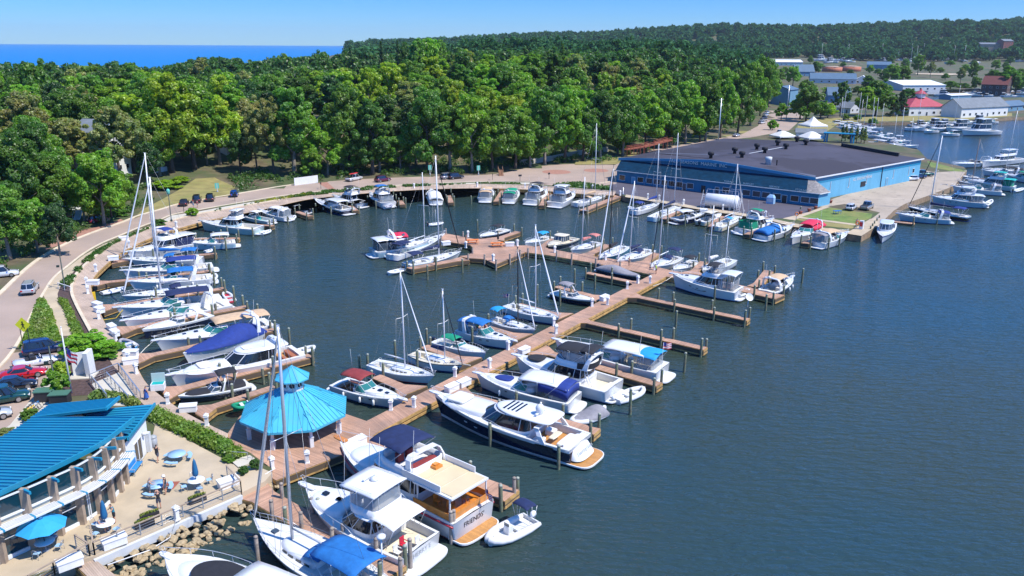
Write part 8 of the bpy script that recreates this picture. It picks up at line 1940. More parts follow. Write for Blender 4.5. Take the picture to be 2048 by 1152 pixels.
# ---------------------------------------------------------------- power pedestals, dock boxes
r=T('power_pedestal','','pedestal');mb=MB();mb.bx(-.2,.2,-.2,.2,0,.12);mb.bx(-.16,.16,-.16,.16,.12,.95);body=mb.build('body','boxwhite',r);mb=MB();mb.loft([[(x*q,y*q,z) for x,y in ((-1,-1),(1,-1),(1,1),(-1,1))] for q,z in ((.24,.95),(.25,1.02),(.19,1.06),(.19,1.16),(.24,1.17),(.02,1.38))],0,cap0=True,cap1=True);cap=mb.build('cap','white',r);mb=MB();mb.bx(.155,.18,-.1,.1,.5,.8);sock=mb.build('socket','dark',r)
PED=Proto(r,[body,cap,sock]);PEDS=[]
for x,y,z in [(782,820.5,1),(828,814.7,1),(910,753.6,1),(979,735.8,1),(1016,699.7,1),(1107.6,652,1),(1112,667,1),(1184,612.7,1),(1215,610,1),(1254.4,578,1),(1275.5,566.5,1),(1299.8,566.5,1),(1309,540,1),(1109.4,505,1),(1211,520,1),(936,474,1),(986.4,522,1),(931.6,496,1),(1034.6,492,1),(544.6,938,1),(615,926,1),(257,723.5,1.46),(272.6,747,1.46),(336,808,1.46),(414,851,1.46),(173.6,570,1.46),(176,587,1.46),(198,638,1.46),(231,681,1.46),(192,543,1.46),(258.6,494.5,1.46),(352.7,454.4,1.46),(828,376.5,1.46),(954.5,374,1.46),(1240,391,1.46),(1295.5,397,1.4),(1318,400,1.4),(1367,409,1.4),(1445.5,420,1.4),(1530.6,433,1.4),(354,1040,1.5),(695,382,1.46),(1050,376,1.46),(1185,379,1.46)]:
 p=at(x,y,z);o=PED.put(p,random.uniform(0,3));o['category']='power pedestal';PEDS.append((o,p))
r=T('dock_box','','dock box');mb=MB();mb.bx(-.75,.75,-.36,.36,0,.55);body=mb.build('body','boxwhite',r);mb=MB();mb.loft([[(-.8,-.4,.55),(.8,-.4,.55),(.8,.4,.55),(-.8,.4,.55)],[(-.8,-.4,.63),(.8,-.4,.63),(.8,.4,.72),(-.8,.4,.72)]],0,cap0=True,cap1=True);lid=mb.build('lid','white',r)
DB=Proto(r,[body,lid])
for x,y,z,rz,l in [(195,614,1.46,-.6,'upper white dock box of the pair at the flag dock'),(199,624,1.46,-.6,'lower white dock box of the pair at the flag dock'),(223.6,659,1.46,-.8,'upper white dock box of the pair below the yellow rope'),(230,670,1.46,-.8,'lower white dock box of the pair below the yellow rope'),(227,520,1.46,.5,'white dock box at the bow of the blue covered sloop'),(187,569,1.46,.1,'white dock box with orange ring at the bend of the boardwalk'),(262,711,1.46,0,'white dock box by the small blue inflatable'),(377,822,1.46,.2,'white lettered dock box below the black covered runabout'),(262,727,1.46,.4,'white dock box left of the royal blue shrouded cruiser'),(716,889,1,.9,'white dock box with blue chairs at the trawler bow'),(904,781,1,.9,'white dock box at the bow of the navy hulled yacht'),(928,771,1,.9,'tall white dock box beside the royal blue canvas cruiser bow'),(1048,706,1,.9,'white dock box at the bow of the black bimini yacht'),(1208.7,600,1,.9,'white dock box by the navy bowrider'),(1019.6,492,1,.1,'white dock box on the end platform near the blue bimini runabout'),(892,490,1,.5,'grey white dock box at the left end of the end platform'),(1407,424,1.4,0,'pale dock box on the store quay left of the white tank'),(457,972,1.5,.72,'white storage box inside the right end of the patio railing'),(229.5,1090,1.5,.72,'long white storage box inside the railing by the patio gap'),(141,1133,1.5,.72,'white storage box left of the patio gap'),(248,480,1.46,.6,'white dock box near the boardwalk bushes'),(320,461,1.46,.4,'white dock box beside the navy curtained flybridge boat')]:
 o=DB.put(at(x,y,z),rz,l,scale=(1.1,1.05,1.05));o['category']='dock box'
r=T('live_bait_tank','open white and mint cooler chest with raised lid on the boardwalk','cooler',at(317,778,1.46),.2);mb=MB();mb.bx(-.7,.7,-.5,.5,0,.7);mb.build('body','boxwhite',r);mb=MB();mb.bx(-.6,.6,-.4,.4,.7,.72);mb.build('inside','tealcanvas',r);mb=MB();mb.bx(-.7,.7,.45,.55,.7,1.7);mb.build('lid','mistgreen',r)
# ---------------------------------------------------------------- lamps, poles, signs
def lamp(l,base,ty,z=1.42,m='polegreen',kind='lantern',name='street_lamp',cat='street lamp'):
 p=at(*base,z);h=height_to(p,ty);r=T(name,l,cat,p,.4);mb=MB();mb.lathe((0,0,-.1),[(.25,0),(.22,.5),(.1,.6),(.075,h)],8);mb.build('pole',m,r)
 if kind=='lantern': mb=MB();mb.lathe((0,0,h-.1),[(.12,0),(.34,.15),(.38,.9),(.3,1.05),(.05,1.25)],8);mb.build('lamp_head','lampgreen',r)
 elif kind=='arm': mb=MB();mb.bar((0,0,h),(1.0,.2,h+.1),.07,.07);mb.cb((1.1,.2,h+.02),(.5,.25,.14));mb.cb((-.5,0,h*.62),(.4,.25,.3));mb.build('lamp_head',m,r)
 elif kind=='banner': mb=MB();mb.bx(-.5,.5,-.03,.03,h-1.4,h);mb.build('banner','lampgreen',r)
 return r
lamp('dark lamp post beside the sidewalk at the boardwalk bend',(130,577),507,kind='arm');lamp('green lantern lamp post near the three parked black cars',(343,443),388);lamp('tall dark lamp post on a concrete foot by the monument',(113,786),690,kind='arm')
lamp('dark lamp post left of the store front corner',(1222,383),343,kind='arm');lamp('grey sign post in front of the store porch left end',(1246,390),374,m='steel',kind='none',name='sign_post',cat='post')
for x,y,ty,l in ((435,385,366,'green banner sign beside the sloping lawn'),(860,350,330,'green banner sign left of the parked silver suv'),(957,350,331,'green banner sign in front of the wood, right of the black suv')): lamp(l,(x,y),ty,kind='banner',name='banner_post',cat='banner',m='steelgrey')
for x,y,ty,l in ((748,350,265,'grey wooden utility pole at the wood edge beside the dark red suv'),(1435,300,195,'tall pale pole at the wood corner above the store roof'),(1572,240,170,'utility pole beside the far road junction'),(1593,232,205,'short light pole left of the tall tent')):
 p=at(x,y,1.4);h=height_to(p,ty);r=T('utility_pole',l,'utility pole',p,.4);mb=MB();mb.lathe((0,0,-.2),[(.2,0),(.13,h)],8);mb.build('pole','barkpale' if 'wooden' in l else 'alu',r);mb=MB();mb.bar((-.9,0,h-.7),(.9,0,h-.7),.12,.12);mb.cb((.3,.2,h-3),(.5,.4,.9));mb.build('crossarm','barkpale' if 'wooden' in l else 'alu',r)
for k,(x,y,l) in enumerate(((470,402,'black sign stand beside the road above the clear curtained cruiser'),(1040,362,'black sign stand beside the road left of the plaza'),(1098,358,'dark sign post at the plaza edge'),(985,360,'small dark signpost between road and planting strip'),(642,378,'thin dark signpost beside the crosswalk'),(368,425,'small dark signpost in front of the parked black cars'))):
 p=at(x,y,1.42);r=T('sign_stand',l,'sign',p,.5*k);mb=MB();mb.bar((0,0,0),(0,0,1.6),.09,.09);mb.build('post','dark',r);mb=MB();mb.bx(-.5,.5,-.05,.05,1.3,1.8);mb.build('panel','dark',r)
p=at(143,786,1.42);h=height_to(p,656);r=T('flagpole','tall white flagpole with a drooping flag beside the monument','flagpole',p);mb=MB();mb.tube([(0,0,-.1),(0,0,h*.6),(0,0,h)],[.11,.09,.05],8);mb.lathe((0,0,h),[(.02,0),(.09,.08),(.02,.18)],8);mb.build('pole','white',r)
mb=MB()
for k in range(6):
 for i in range(6):
  def Pf(a,b): return (.1+.18*a+.05*math.sin(b),.12*math.sin(a*1.2+b*.5),h*.70-.24*b-.10*a)
  mb.face([Pf(i,k),Pf(i+1,k),Pf(i+1,k+1),Pf(i,k+1)],2 if (i<3 and k<3) else (0 if k%2 else 1))
mb.build('flag',['flagred','white','flagblue'],r)
p=at(55,702,1.42);r=T('crossing_sign','yellow diamond pedestrian crossing sign on two dark posts','sign',p);d=(at(68,706,1.42)-at(52,698,1.42));q=d.normalized();mb=MB();h=height_to(p,640)
for s in (-.5,.5): mb.bar(q*s*d.length,q*s*d.length+Vector((0,0,h*.8)),.07,.07)
mb.build('post','polegreen',r);c=Vector((0,-.06,h*.85));mb=MB();S=.95;mb.face([c+Vector((-S,0,0)),c+Vector((0,0,-S)),c+Vector((S,0,0)),c+Vector((0,0,S))]);mb.face([c+Vector((S,.03,0)),c+Vector((0,.03,-S)),c+Vector((-S,.03,0)),c+Vector((0,.03,S))]);pl=mb.build('panel','signyellow',r)
mb=MB();y=-.075
def qd(a,b,w): a,b=Vector(a),Vector(b);n=Vector((-(b-a).z,0,(b-a).x)).normalized()*w/2;mb.face([c+a-n,c+b-n,c+b+n,c+a+n])
for a,b,w in (((0,-.02,.22),(.02,-.02,-.12),.17),((.0,-.02,-.1),(-.2,-.02,-.5),.09),((.03,-.02,-.1),(.2,-.02,-.48),.09),((0,-.02,.18),(.22,-.02,-.02),.07),((0,-.02,.18),(-.2,-.02,.0),.07)): qd(a,b,w)
mb.face([c+Vector((.1*math.cos(k*PI/6),-.02,.36+.1*math.sin(k*PI/6))) for k in range(12)]);mb.build('walking_figure','dark',pl)
r=T('monument','white folded concrete slab monument in the mulch bed','monument',at(172,752,1.42),R(10));mb=MB();mb.bar((-1.3,0,1.4),(.25,.55,1.4),.12,2.8);mb.build('panel','white',r);mb=MB();mb.bar((.45,-.7,1.5),(.62,.75,1.6),.5,3.0);mb.build('pier','lightblue' if 0 else 'white',r);mb=MB();mb.bx(-1.6,1.1,-1.,1.,-.1,.12);mb.build('base','concretelight',r)
for x,y,l in ((92,800,'left green utility cabinet beside the patio roof'),(122,806,'right green utility cabinet beside the patio roof')):
 r=T('utility_cabinet',l,'cabinet',at(x,y,1.42),.15);mb=MB();mb.bx(-.9,.9,-.6,.6,0,1.1);mb.build('body','dark',r);mb=MB();mb.bx(-.98,.98,-.68,.68,1.1,1.2);mb.build('lid','greenbox',r)
def bike(l,p,rz,m):
 r=T('bicycle',l,'bicycle',p,rz)
 for x in (-.52,.52): mb=MB();mb.tube([(x+.33*math.cos(k*PI/8),0,.34+.33*math.sin(k*PI/8)) for k in range(16)],.025,5,closed=True);w=mb.build('wheel','tyre',r)
 mb=MB()
 for a,b in (((-.52,0,.34),(-.1,0,.34)),((-.1,0,.34),(-.22,0,.85)),((-.52,0,.34),(-.2,0,.78)),((-.1,0,.34),(.38,0,.85)),((-.2,0,.78),(.38,0,.85)),((.38,0,.95),(.52,0,.34))): mb.tube([a,b],.03,5)
 mb.build('frame',m,r);mb=MB();mb.cb((-.22,0,.86),(.26,.14,.07));mb.build('saddle','dark',r);mb=MB();mb.tube([(.42,-.28,1.0),(.38,0,.97),(.42,.28,1.0)],.02,5);mb.build('handlebar','dark',r)
for i,(l,m) in enumerate((('yellow bicycle in the rack beside the patio roof, nearest the roof','yellow'),('second yellow bicycle in the rack beside the patio roof','yellow'),('white bicycle in the rack beside the patio roof','white'),('blue bicycle at the far end of the rack','bluepaint'))): bike(l,at(58+4.5*i,832-4*i,1.42),R(60),m)
r=T('litter_bin','grey round litter bin by the white end wall of the patio building','bin',at(308,893,1.5));mb=MB();mb.lathe((0,0,0),[(.3,0),(.34,.05),(.34,.95)],14);mb.build('body','bin',r);mb=MB();mb.lathe((0,0,.95),[(.36,0),(.36,.06),(.2,.2),(.05,.24)],14);mb.build('lid','steelgrey',r)
C_=(at(257,955,1.5)+at(275,931,1.5))/2;fd=(at(275,931,1.5)-at(257,955,1.5)).xy.normalized()
r=T('bench','bright blue bench against the curved front of the patio building','bench',C_,math.atan2(fd.y,fd.x));mb=MB();mb.bx(-1,1,-.55,-.05,.43,.5);mb.build('seat','bluepaint',r);mb=MB();mb.bar((0,.0,.75),(0,.001,.75),2.0,.01);mb.bx(-1,1,-.03,.05,.55,1.0);mb.build('backrest','bluepaint',r)
for s in (-.9,.9): mb=MB();mb.bar((s,-.5,0),(s,-.5,.65),.06,.06);mb.bar((s,0,0),(s,0,.6),.06,.06);mb.bar((s,-.55,.65),(s,0,.65),.06,.05);mb.build('leg','steelgrey',r)
def chair(l,p,rz):
 r=T('chair',l,'chair',p,rz,'wire chairs around the patio tables');mb=MB();mb.loft([ring(-.22,.24,.23,.44,4,4,14),ring(-.22,.24,.23,.47,4,4,14)],0,cap0=True,cap1=True);mb.build('seat','lightblue',r);mb=MB();mb.tube([(-.22,-.22,.46),(-.30,-.2,.8),(-.33,0,.88),(-.30,.2,.8),(-.22,.22,.46)],.02,5)
 for y in (-.1,0,.1): mb.tube([(-.23,y,.46),(-.32,y,.86)],.012,4)
 mb.build('backrest','steel',r)
 for x in (-.2,.2):
  for y in (-.2,.2): mb=MB();mb.tube([(x,y,.45),(x*1.25,y*1.2,0)],.016,4);mb.build('leg','steel',r)
def table(l,p,umb=None,m='tablewhite'):
 r=T('patio_table',l,'table',p);mb=MB();mb.lathe((0,0,.70),[(.05,0),(.68,.01),(.70,.03),(.68,.06),(.02,.065)],20);mb.build('tabletop',m,r);mb=MB();mb.lathe((0,0,0),[(.3,0),(.28,.04),(.05,.06),(.05,.7)],10);mb.build('leg','steelgrey',r)
 if umb:
  u=T('parasol',umb[0],'parasol',(p[0],p[1],p[2]+.0));mb=MB();mb.tube([(0,0,.78),(0,0,2.75)],.03,6);mb.build('pole','dark',u)
  mb=MB()
  if umb[1]=='open':
   for k in range(8):
    a,b=k*PI/4,(k+1)*PI/4;A=Vector((1.75*math.cos(a),1.75*math.sin(a),2.05));B=Vector((1.75*math.cos(b),1.75*math.sin(b),2.05));mA=A*.5;mA.z=2.50;mB=B*.5;mB.z=2.50;t=Vector((0,0,2.75));mid=(A+B)/2+Vector((0,0,.04))
    mb.face([t,mA,mB]);mb.face([mA,A,mid,B,mB])
   mb.build('canopy','umbrella',u);mb=MB();mb.lathe((0,0,2.72),[(.2,0),(.16,.06),(.03,.12)],8);mb.build('cap','umbrelladark',u)
  else:
   mb.smooth=True;mb.loft([[(q*(1+.25*(k%2))*math.cos(k*PI/6),q*(1+.25*(k%2))*math.sin(k*PI/6),z) for k in range(12)] for q,z in ((.17,1.15),(.21,1.4),(.16,2.0),(.10,2.5),(.03,2.7))],0,cap0=True,cap1=True);mb.build('folded_canopy','umbrelladark',u)
 return r
CH=[]
for nm,px,um,n,a0 in (('white round patio table at the right end of the patio',(394,975),('closed dark blue parasol standing in the right patio table','closed'),4,.6),('white round patio table with people beside the facade',(213,1062),('closed dark blue parasol over the couple at the facade table','closed'),4,-1.9),('patio table in the shade of the open blue parasol',(92,1100),('big open bright blue parasol in front of the glass facade','open'),3,-1.6)):
 p=at(*px,1.5);table(nm,p,um)
 for k in range(n):
  if 'people' in nm and k==2: continue
  a=a0+k*2*PI/4;CH.append((p,k));q=p+Vector((math.cos(a),math.sin(a),0))*1.05;u,v=pj(q);side=('near left' if v>px[1] and u<px[0] else 'near right' if v>px[1] else 'far left' if u<px[0] else 'far right')
  chair('wire chair on the %s side of the %s'%(side,'right end patio table' if '394' in str(px) else 'facade table with people' if 'people' in nm else 'open parasol table'),q,a+PI)
for l,px in (('light blue round picnic table with curved benches by the planting strip',(355,922)),('light blue round picnic table where two men stand',(315,984))):
 p=at(*px,1.5);r=T('picnic_table',l,'picnic table',p);mb=MB();mb.lathe((0,0,.70),[(.05,0),(.80,.01),(.80,.06),(.02,.065)],22);mb.build('tabletop','lightblue',r);mb=MB();mb.tube([(0,0,0),(0,0,.7)],.06,6)
 for k in range(3): a=k*2.1+.4;mb.tube([(0,0,.2),(1.1*math.cos(a),1.1*math.sin(a),.4)],.03,5)
 mb.build('leg','steelgrey',r)
 for k in range(3):
  a=k*2.1+.4;mb=MB();mb.loft([[(q*math.cos(a+t),q*math.sin(a+t),z) for q,z in ((.98,.40),(1.32,.40),(1.32,.46),(.98,.46))] for t in (-.55,-.3,0,.3,.55)],0,cap0=True,cap1=True);mb.build('bench','lightblue',r)
p=at(330,972,1.5);sheet('rust_mat',[p.xy+Vector(q) for q in ((-.9,-.7),(.9,-.5),(1.0,.8),(-.8,.6))],1.506,'redwood')
for px,l in (((300,1037),'flower planter box with orange flowers beside the patio railing'),((395,1003),'dark flower planter box nearer the right end of the railing'),((290,1052),'lower flower planter box along the patio railing')):
 p=at(*px,1.5);r=T('planter',l,'planter',p,.72);mb=MB();mb.bx(-.7,.7,-.25,.25,0,.5);mb.build('box','dark',r);rng=np.random.default_rng(3);me=quadmesh('flowers',leaves(rng,np.array([(x,0,.6) for x in np.linspace(-.6,.6,9)]),np.full(9,.13),14,.11),'flowerleaf' if 'lower' in l else 'weedleaf');o=bpy.data.objects.new('plants',me);COL.objects.link(o);o.parent=r
for x,y,l in ((945,487,'orange picnic table on the end platform, left one'),(994,493,'orange picnic table on the end platform beside a closed parasol')):
 p=at(x,y,1.0);r=T('picnic_table',l,'picnic table',p,.2);mb=MB();mb.bx(-1.2,1.2,-.4,.4,.72,.78);mb.build('tabletop','orange',r)
 for s in (-.75,.75): mb=MB();mb.bx(-1.2,1.2,s-.14,s+.14,.42,.47);mb.build('bench','orange',r)
 mb=MB()
 for s in (-.8,.8): mb.bar((s,-.8,.4),(s,.8,.4),.06,.08);mb.bar((s,-.6,0),(s,-.15,.72),.07,.07);mb.bar((s,.6,0),(s,.15,.72),.07,.07)
 mb.build('leg','wood',r)
p=at(996,493,1.0);r=T('parasol','closed black parasol on the end platform','parasol',p);mb=MB();mb.tube([(0,0,0),(0,0,2.9)],.03,6);mb.build('pole','dark',r);mb=MB();mb.lathe((0,0,1.46),[(.18,0),(.2,.4),(.05,1.6)],8);mb.build('folded_canopy','blackcanvas',r)
a,b=at(1412,414,1.4),at(1474,420,1.4);c=(a+b)/2;f=(b-a).normalized();ln=(b-a).length;rr_=1.55
r=T('fuel_tank','big white horizontal fuel tank with stairs in front of the store','tank',c,math.atan2(f.y,f.x));mb=MB();M=Matrix.Translation((-ln/2,0,rr_+.25))@Matrix.Rotation(PI/2,4,'Y');mb.lathe((0,0,0),[(rr_*.3,-.25),(rr_*.8,-.15),(rr_,.1),(rr_,ln-.1),(rr_*.8,ln+.15),(rr_*.3,ln+.25)],24,M=M);mb.build('shell','white',r)
mb=MB()
for x in (-ln*.3,ln*.3): mb.bx(x-.2,x+.2,-1.3,1.3,0,.9)
mb.build('saddle_support','concretelight',r)
for s in (-1,1):
 mb=MB();x=s*(ln/2+.5)
 for k in range(9): mb.cb((x,-1.6+.2*k,.35*k),(.8,.25,.05))
 for q in (-.4,.4): mb.bar((x+q,-1.7,.9),(x+q,.2,4.0),.05,.05);mb.bar((x+q,-1.7,0),(x+q,.2,3.1),.06,.12)
 mb.build('stairs','white',r)
mb=MB();mb.bar((-ln/2,0,rr_*2+1.2),(ln/2,0,rr_*2+1.2),.06,.06)
for k in range(6): x=-ln/2+ln*k/5;mb.bar((x,0,rr_*2+.2),(x,0,rr_*2+1.2),.05,.05)
mb.build('top_rail','white',r)
r=T('ice_chest','light blue slanted ice chest standing at the store windows','ice chest',at(1541,407,1.4),R(-40));mb=MB();mb.prism([(-.9,-.6),(.9,-.6),(.9,.6),(-.9,.6)],0,1.5);mb.loft([[(-.9,-.6,1.5),(.9,-.6,1.5),(.9,.6,1.5),(-.9,.6,1.5)],[(-.5,-.2,2.1),(.5,-.2,2.1),(.5,.6,2.1),(-.5,.6,2.1)]],0,cap1=True);mb.build('body','lightblue',r);mb=MB();mb.bx(-.7,.7,-.63,-.6,.5,1.3);mb.build('door','white',r)
for x,y,l in ((1601,428,'brick red planter on the walkway, nearest the water'),(1618,423,'brick red planter in the middle of the walkway row'),(1631,418,'brick red planter at the corner of the store'),(1661,406,'brick red planter at the store side door')):
 r=T('planter',l,'planter',at(x,y,1.42));mb=MB();mb.lathe((0,0,0),[(.3,0),(.45,.6),(.5,.65),(.05,.66)],10);mb.build('pot','redwood',r)
r=T('kiddie_slide','small blue table on the store lawn','table',at(1674,428,1.42),.3);mb=MB();mb.bx(-.9,.9,-.5,.5,.7,.78);mb.build('tabletop','bluecanvas',r);mb=MB()
for x in (-.7,.7):
 for y in (-.4,.4): mb.bar((x,y,0),(x,y,.7),.06,.06)
mb.build('leg','bluecanvas',r);r.name='lawn_table'
for x,y,z,l in ((1592,440,1.43,'life ring on a white post at the store lawn edge'),(1713,458,1.43,'white life ring post at the quay corner')):
 r=T('life_ring_post',l,'life ring',at(x,y,z));mb=MB();mb.tube([(0,0,0),(0,0,1.7)],.06,6);mb.build('post','white',r);mb=MB();mb.tube([(.38*math.cos(k*PI/8),-.1,1.35+.38*math.sin(k*PI/8)) for k in range(16)],.09,6,closed=True);mb.build('ring','orange',r)
r=T('fuel_pump','white fuel dispenser with red panel at the quay corner','pump',at(1722,458,1.43),R(-40));mb=MB();mb.bx(-.4,.4,-.3,.3,0,1.8);mb.build('body','white',r);mb=MB();mb.bx(-.3,.3,-.33,-.3,.6,1.5);mb.build('panel','red',r)
p=at(1494,626,1.0);r=T('satellite_dish','round white dish on a piling at the end of an empty finger dock','dish',(p.x,p.y,1.0),.3);mb=MB();mb.tube([(0,0,0),(0,0,2.2)],.06,6);mb.build('pole','steel',r);mb=MB();mb.smooth=True;mb.lathe((0,0,0),[(.02,0),(.35,.06),(.6,.2)],16,cap=False,M=Matrix.Translation((0,-.1,2.4))@Matrix.Rotation(R(55),4,'X'));mb.build('dish','white',r)
r=T('pile_fender','yellow fender cover hanging on the dock edge at the boardwalk bend','fender',at(183,596,.55),.5);mb=MB();mb.loft([[(x,y,z) for x,y in ((-.6,-.1),(.6,-.1),(.6,.1),(-.6,.1))] for z in (-.4,.9)],0,cap0=True,cap1=True);mb.build('pad','yellow',r);r.name='dock_bumper'
for l,P in (('yellow mooring rope looping from the boardwalk beside the green windscreen cruiser',[(207,640),(232,636),(247,618)]),):
 p=[at(*q,z) for q,z in zip(P,(1.2,.2,1.4))];mb=MB();mb.tube(p,.05,5);tag(mb.build('mooring_rope','yellowrope'),l,'rope')
for k,(l,P) in enumerate((('white mooring line from the tan topped cruiser bow down to the finger dock',[((312,678),1.6),((290,697),.6),((276,712),1.0)]),('pair of pale lines from the big white motor yacht bow to the pier',[((1346,552),1.6),((1325,566),.5),((1306,572),1.)]),('white hose draped over the patio railing down to the rocks',[((352,1040),2.3),((340,1075),1.),((300,1100),.6),((215,1130),1.3)]),('pale water hose from the gazebo pedestal to the railing corner',[((548,938),1.6),((520,955),1.3),((490,972),1.4)]))):
 mb=MB();mb.tube([at(*q,z) for q,z in P],.045,5);tag(mb.build('hose' if 'hose' in l else 'mooring_rope','white' if 'hose' in l else 'rope'),l,'hose' if 'hose' in l else 'rope')
for x,y,z,l,w in ((333,330,0,'red patio parasol on the deck in the left trees',2.5),(262,318,0,'dark red parasol beside the porch in the left trees',2.2)):
 p=att(x-25 if x>300 else x,y+5);r=T('parasol',l,'parasol',p);mb=MB();mb.tube([(0,0,0),(0,0,2.6)],.04,5);mb.build('pole','white',r);mb=MB();mb.lathe((0,0,2.1),[(w/2,0),(.05,.6)],8,cap=False,sm=False);mb.build('canopy','redcanvas',r)
# ---------------------------------------------------------------- far boats: a few simple kinds, copied
def small_proto(kind):
 n='moored_sailboat' if kind=='sail' else 'moored_boat'
 r=bpy.data.objects.new(n,None);COL.objects.link(r);parts=[];L,B={'sail':(9,2.9),'cruiser':(9,3.1),'fly':(12,4),'run':(7,2.4)}[kind]
 s=Boat.__new__(Boat);s.L,s.B,s.root,s.rz,s.c=L,B,r,0,Vector((0,0,0));s.shape(1.,1.5,sail=kind=='sail');parts.append(s.hull(n=10));parts.append(s.deck((.07,.38),n=8) or 0)
 before=set(bpy.data.objects)
 if kind=='sail': s.trunk(.36,.7,1.8,.4);mb=MB();mb.tube([(.8,0,1),(.6,0,13)],[.09,.06],5);mb.build('mast','mastwhite',r);mb=MB();mb.tube([(.7,0,2.1),(-2.6,0,2.2)],.17,6);mb.build('boom','navycanvas',r)
 elif kind=='fly': z=s.cabin(.26,.7,3.,1.3,1.5);s.curtain(.28,.55,2.6,z,z+1.2,'glasssmoke');s.canopy(.26,.57,2.8,z+1.3,'gel',.1,legs=False,th=.1)
 else: s.trunk(.36,.9,B*.66,.45);s.windshield(.38,.62,B*.72,.8);s.canopy(.1,.42,B*.75,2.6,'whitecanvas' if kind=='run' else 'gel',.15,legs=False)
 parts=[o for o in bpy.data.objects if o.parent==r];parts+= [o for o in bpy.data.objects if o.parent in parts]
 return Proto(r,parts)
SPR={k:small_proto(k) for k in ('sail','cruiser','fly','run')}
FARB=[]
def farboat(kind,x,y,rz,z=0,sc=1.):
 p=at(x,y,z) if z<1 else att(x,y);o=SPR[kind].put(p,rz,scale=sc);o['category']='sailboat' if kind=='sail' else 'motorboat';FARB.append((o,x,y,kind));return o
rf=random.Random(8)
big=farboat('fly',1957,270,R(200),sc=1.75);farboat('fly',1916,262,R(200),sc=1.3)
for x,y in [(1666,250),(1676,252),(1690,253),(1702,255),(1684,258),(1705,262),(1722,260),(1735,256),(1712,268),(1728,266),(1745,268),(1738,274),(1756,276),(1768,280),(1786,283),(1795,288),(1758,285),(1775,289),(1800,292),(1815,296),(1782,294),(1750,291)]:
 farboat(rf.choice(['sail','cruiser','run','cruiser']),x,y,R(rf.choice((-20,160))+rf.uniform(-8,8)),sc=rf.uniform(.85,1.15))
for x,y in [(1826,252),(1842,254),(1856,251),(1872,255),(1885,252),(1840,262),(1860,266),(1878,262),(1895,262),(1898,272),(1935,248),(1960,246),(1985,247)]:
 farboat(rf.choice(['fly','cruiser','run']),x,y,R(rf.choice((200,20))+rf.uniform(-8,8)),sc=rf.uniform(.8,1.1))
for x,y,t in [(1687,250,182),(1717,255,185),(1730,258,192),(1738,262,194),(1746,262,195),(1756,276,206),(1540,0,0),(1830,262,180),(1911,252,170)]:
 if t: o=farboat('sail',x,y,R(rf.choice((-20,160))),sc=1.);o.scale=(1,1,max(.7,height_to(at(x,y,0),t)/13))
for i in range(26):
 x=rf.uniform(1800,2045);y=rf.uniform(184,189.5) if i<18 else rf.uniform(190,196)
 farboat(rf.choice(['cruiser','run','fly']),x,y,R(rf.choice((-20,160))),z=0,sc=rf.uniform(.9,1.3))
YARD=[]
for i in range(120):
 x=rf.uniform(1640,2046);y=rf.gauss(118,4)
 if x<1700: y=rf.uniform(118,126)
 if y<108 or y>130 or (1952<x<2024 and y>112): continue
 o=farboat(rf.choice(['cruiser','run','fly','sail','cruiser']),x,y,rf.uniform(0,6.28),z=5,sc=rf.uniform(1.4,2.2));YARD.append(o)
m=bpy.data.materials.new('air');m.use_nodes=True;m.node_tree.nodes.clear();vo=m.node_tree.nodes.new('ShaderNodeVolumePrincipled');vo.inputs['Color'].default_value=(.80,.90,1,1);vo.inputs['Density'].default_value=.000045;vo.inputs['Anisotropy'].default_value=.2
ou=m.node_tree.nodes.new('ShaderNodeOutputMaterial');m.node_tree.links.new(vo.outputs[0],ou.inputs['Volume']);MATS['air']=m
mb=MB();mb.bx(-14500,9500,-2500,13000,-5,260);hz=mb.build('haze','air');hz['kind']='stuff';hz['label']='thin blue air over the whole harbour'
# ---------------------------------------------------------------- labels for the repeats, from what stands beside them
def clean(s,n=8):
 w=s.split();return ' '.join(w[:n])
def nearest(p,pool,k=1):
 return sorted(pool,key=lambda q:(q[1]-p[0])**2+(q[2]-p[1])**2)[:k]
def side(p,q):
 "where p lies as seen in the photograph from landmark q"
 u,v=pj(p);a,b=pj((q[0],q[1],p[2]));dx,dy=u-a,v-b
 if abs(dx)>1.6*abs(dy): return 'right of' if dx>0 else 'left of'
 return 'in front of' if dy>0 else 'behind'
BOATLM=[q for q in LAND if 'dock' not in q[0] and 'parked' not in q[0] and len(q[0].split())<=7]
used={}
def assign(o,cands,grp):
 "first candidate label nobody has yet"
 for c in cands:
  c=' '.join(c.split()[:16])
  if c not in used: used[c]=o;o['label']=c;o['group']=grp;return True
 o['label']=' '.join(cands[-1].split()[:16]);o['group']=grp;return False
for o in list(bpy.data.objects):
 if o.parent is None and o.get('label'): used[o['label']]=o
ORD=['first','second','third','fourth','fifth','sixth','seventh','eighth','ninth']
def cluster(objs,pool,fmt,grp,kinds=None):
 "objs: [(object,point,adjective)]; objects that share the nearest landmark are told apart by side and order"
 G={}
 for o,p,adj in objs:
  q=nearest(p,pool)[0];sd=side(p,(q[1],q[2]));G.setdefault((adj,sd,q[0]),[]).append((pj(p)[0],o))
 for (adj,sd,nm),L in G.items():
  L.sort(key=lambda t:t[0])
  for i,(u,o) in enumerate(L):
   if len(L)==1: c=fmt%(adj,sd,nm)
   elif len(L)==2: c=fmt%((('leftmost ','rightmost ')[i]+adj),sd,nm)
   else: c=fmt%(('leftmost ' if i==0 else 'rightmost ' if i==len(L)-1 else ORD[min(8,i)]+' from left ')+adj,sd,nm)
   assign(o,[c,c+' again'],grp)
PH={0:'short',1:'mid height',2:'tall'}
cluster([(o,o.location,PH[k]+(' greenish piling' if kd=='g' else ' grey timber piling')) for o,kd,k in PILES],BOATLM,'%s %s the %s','mooring pilings round the docks')
cluster([(o,p,'white lighthouse shaped power pedestal') for o,p in PEDS],BOATLM,'%s %s the %s','power pedestals along the docks')
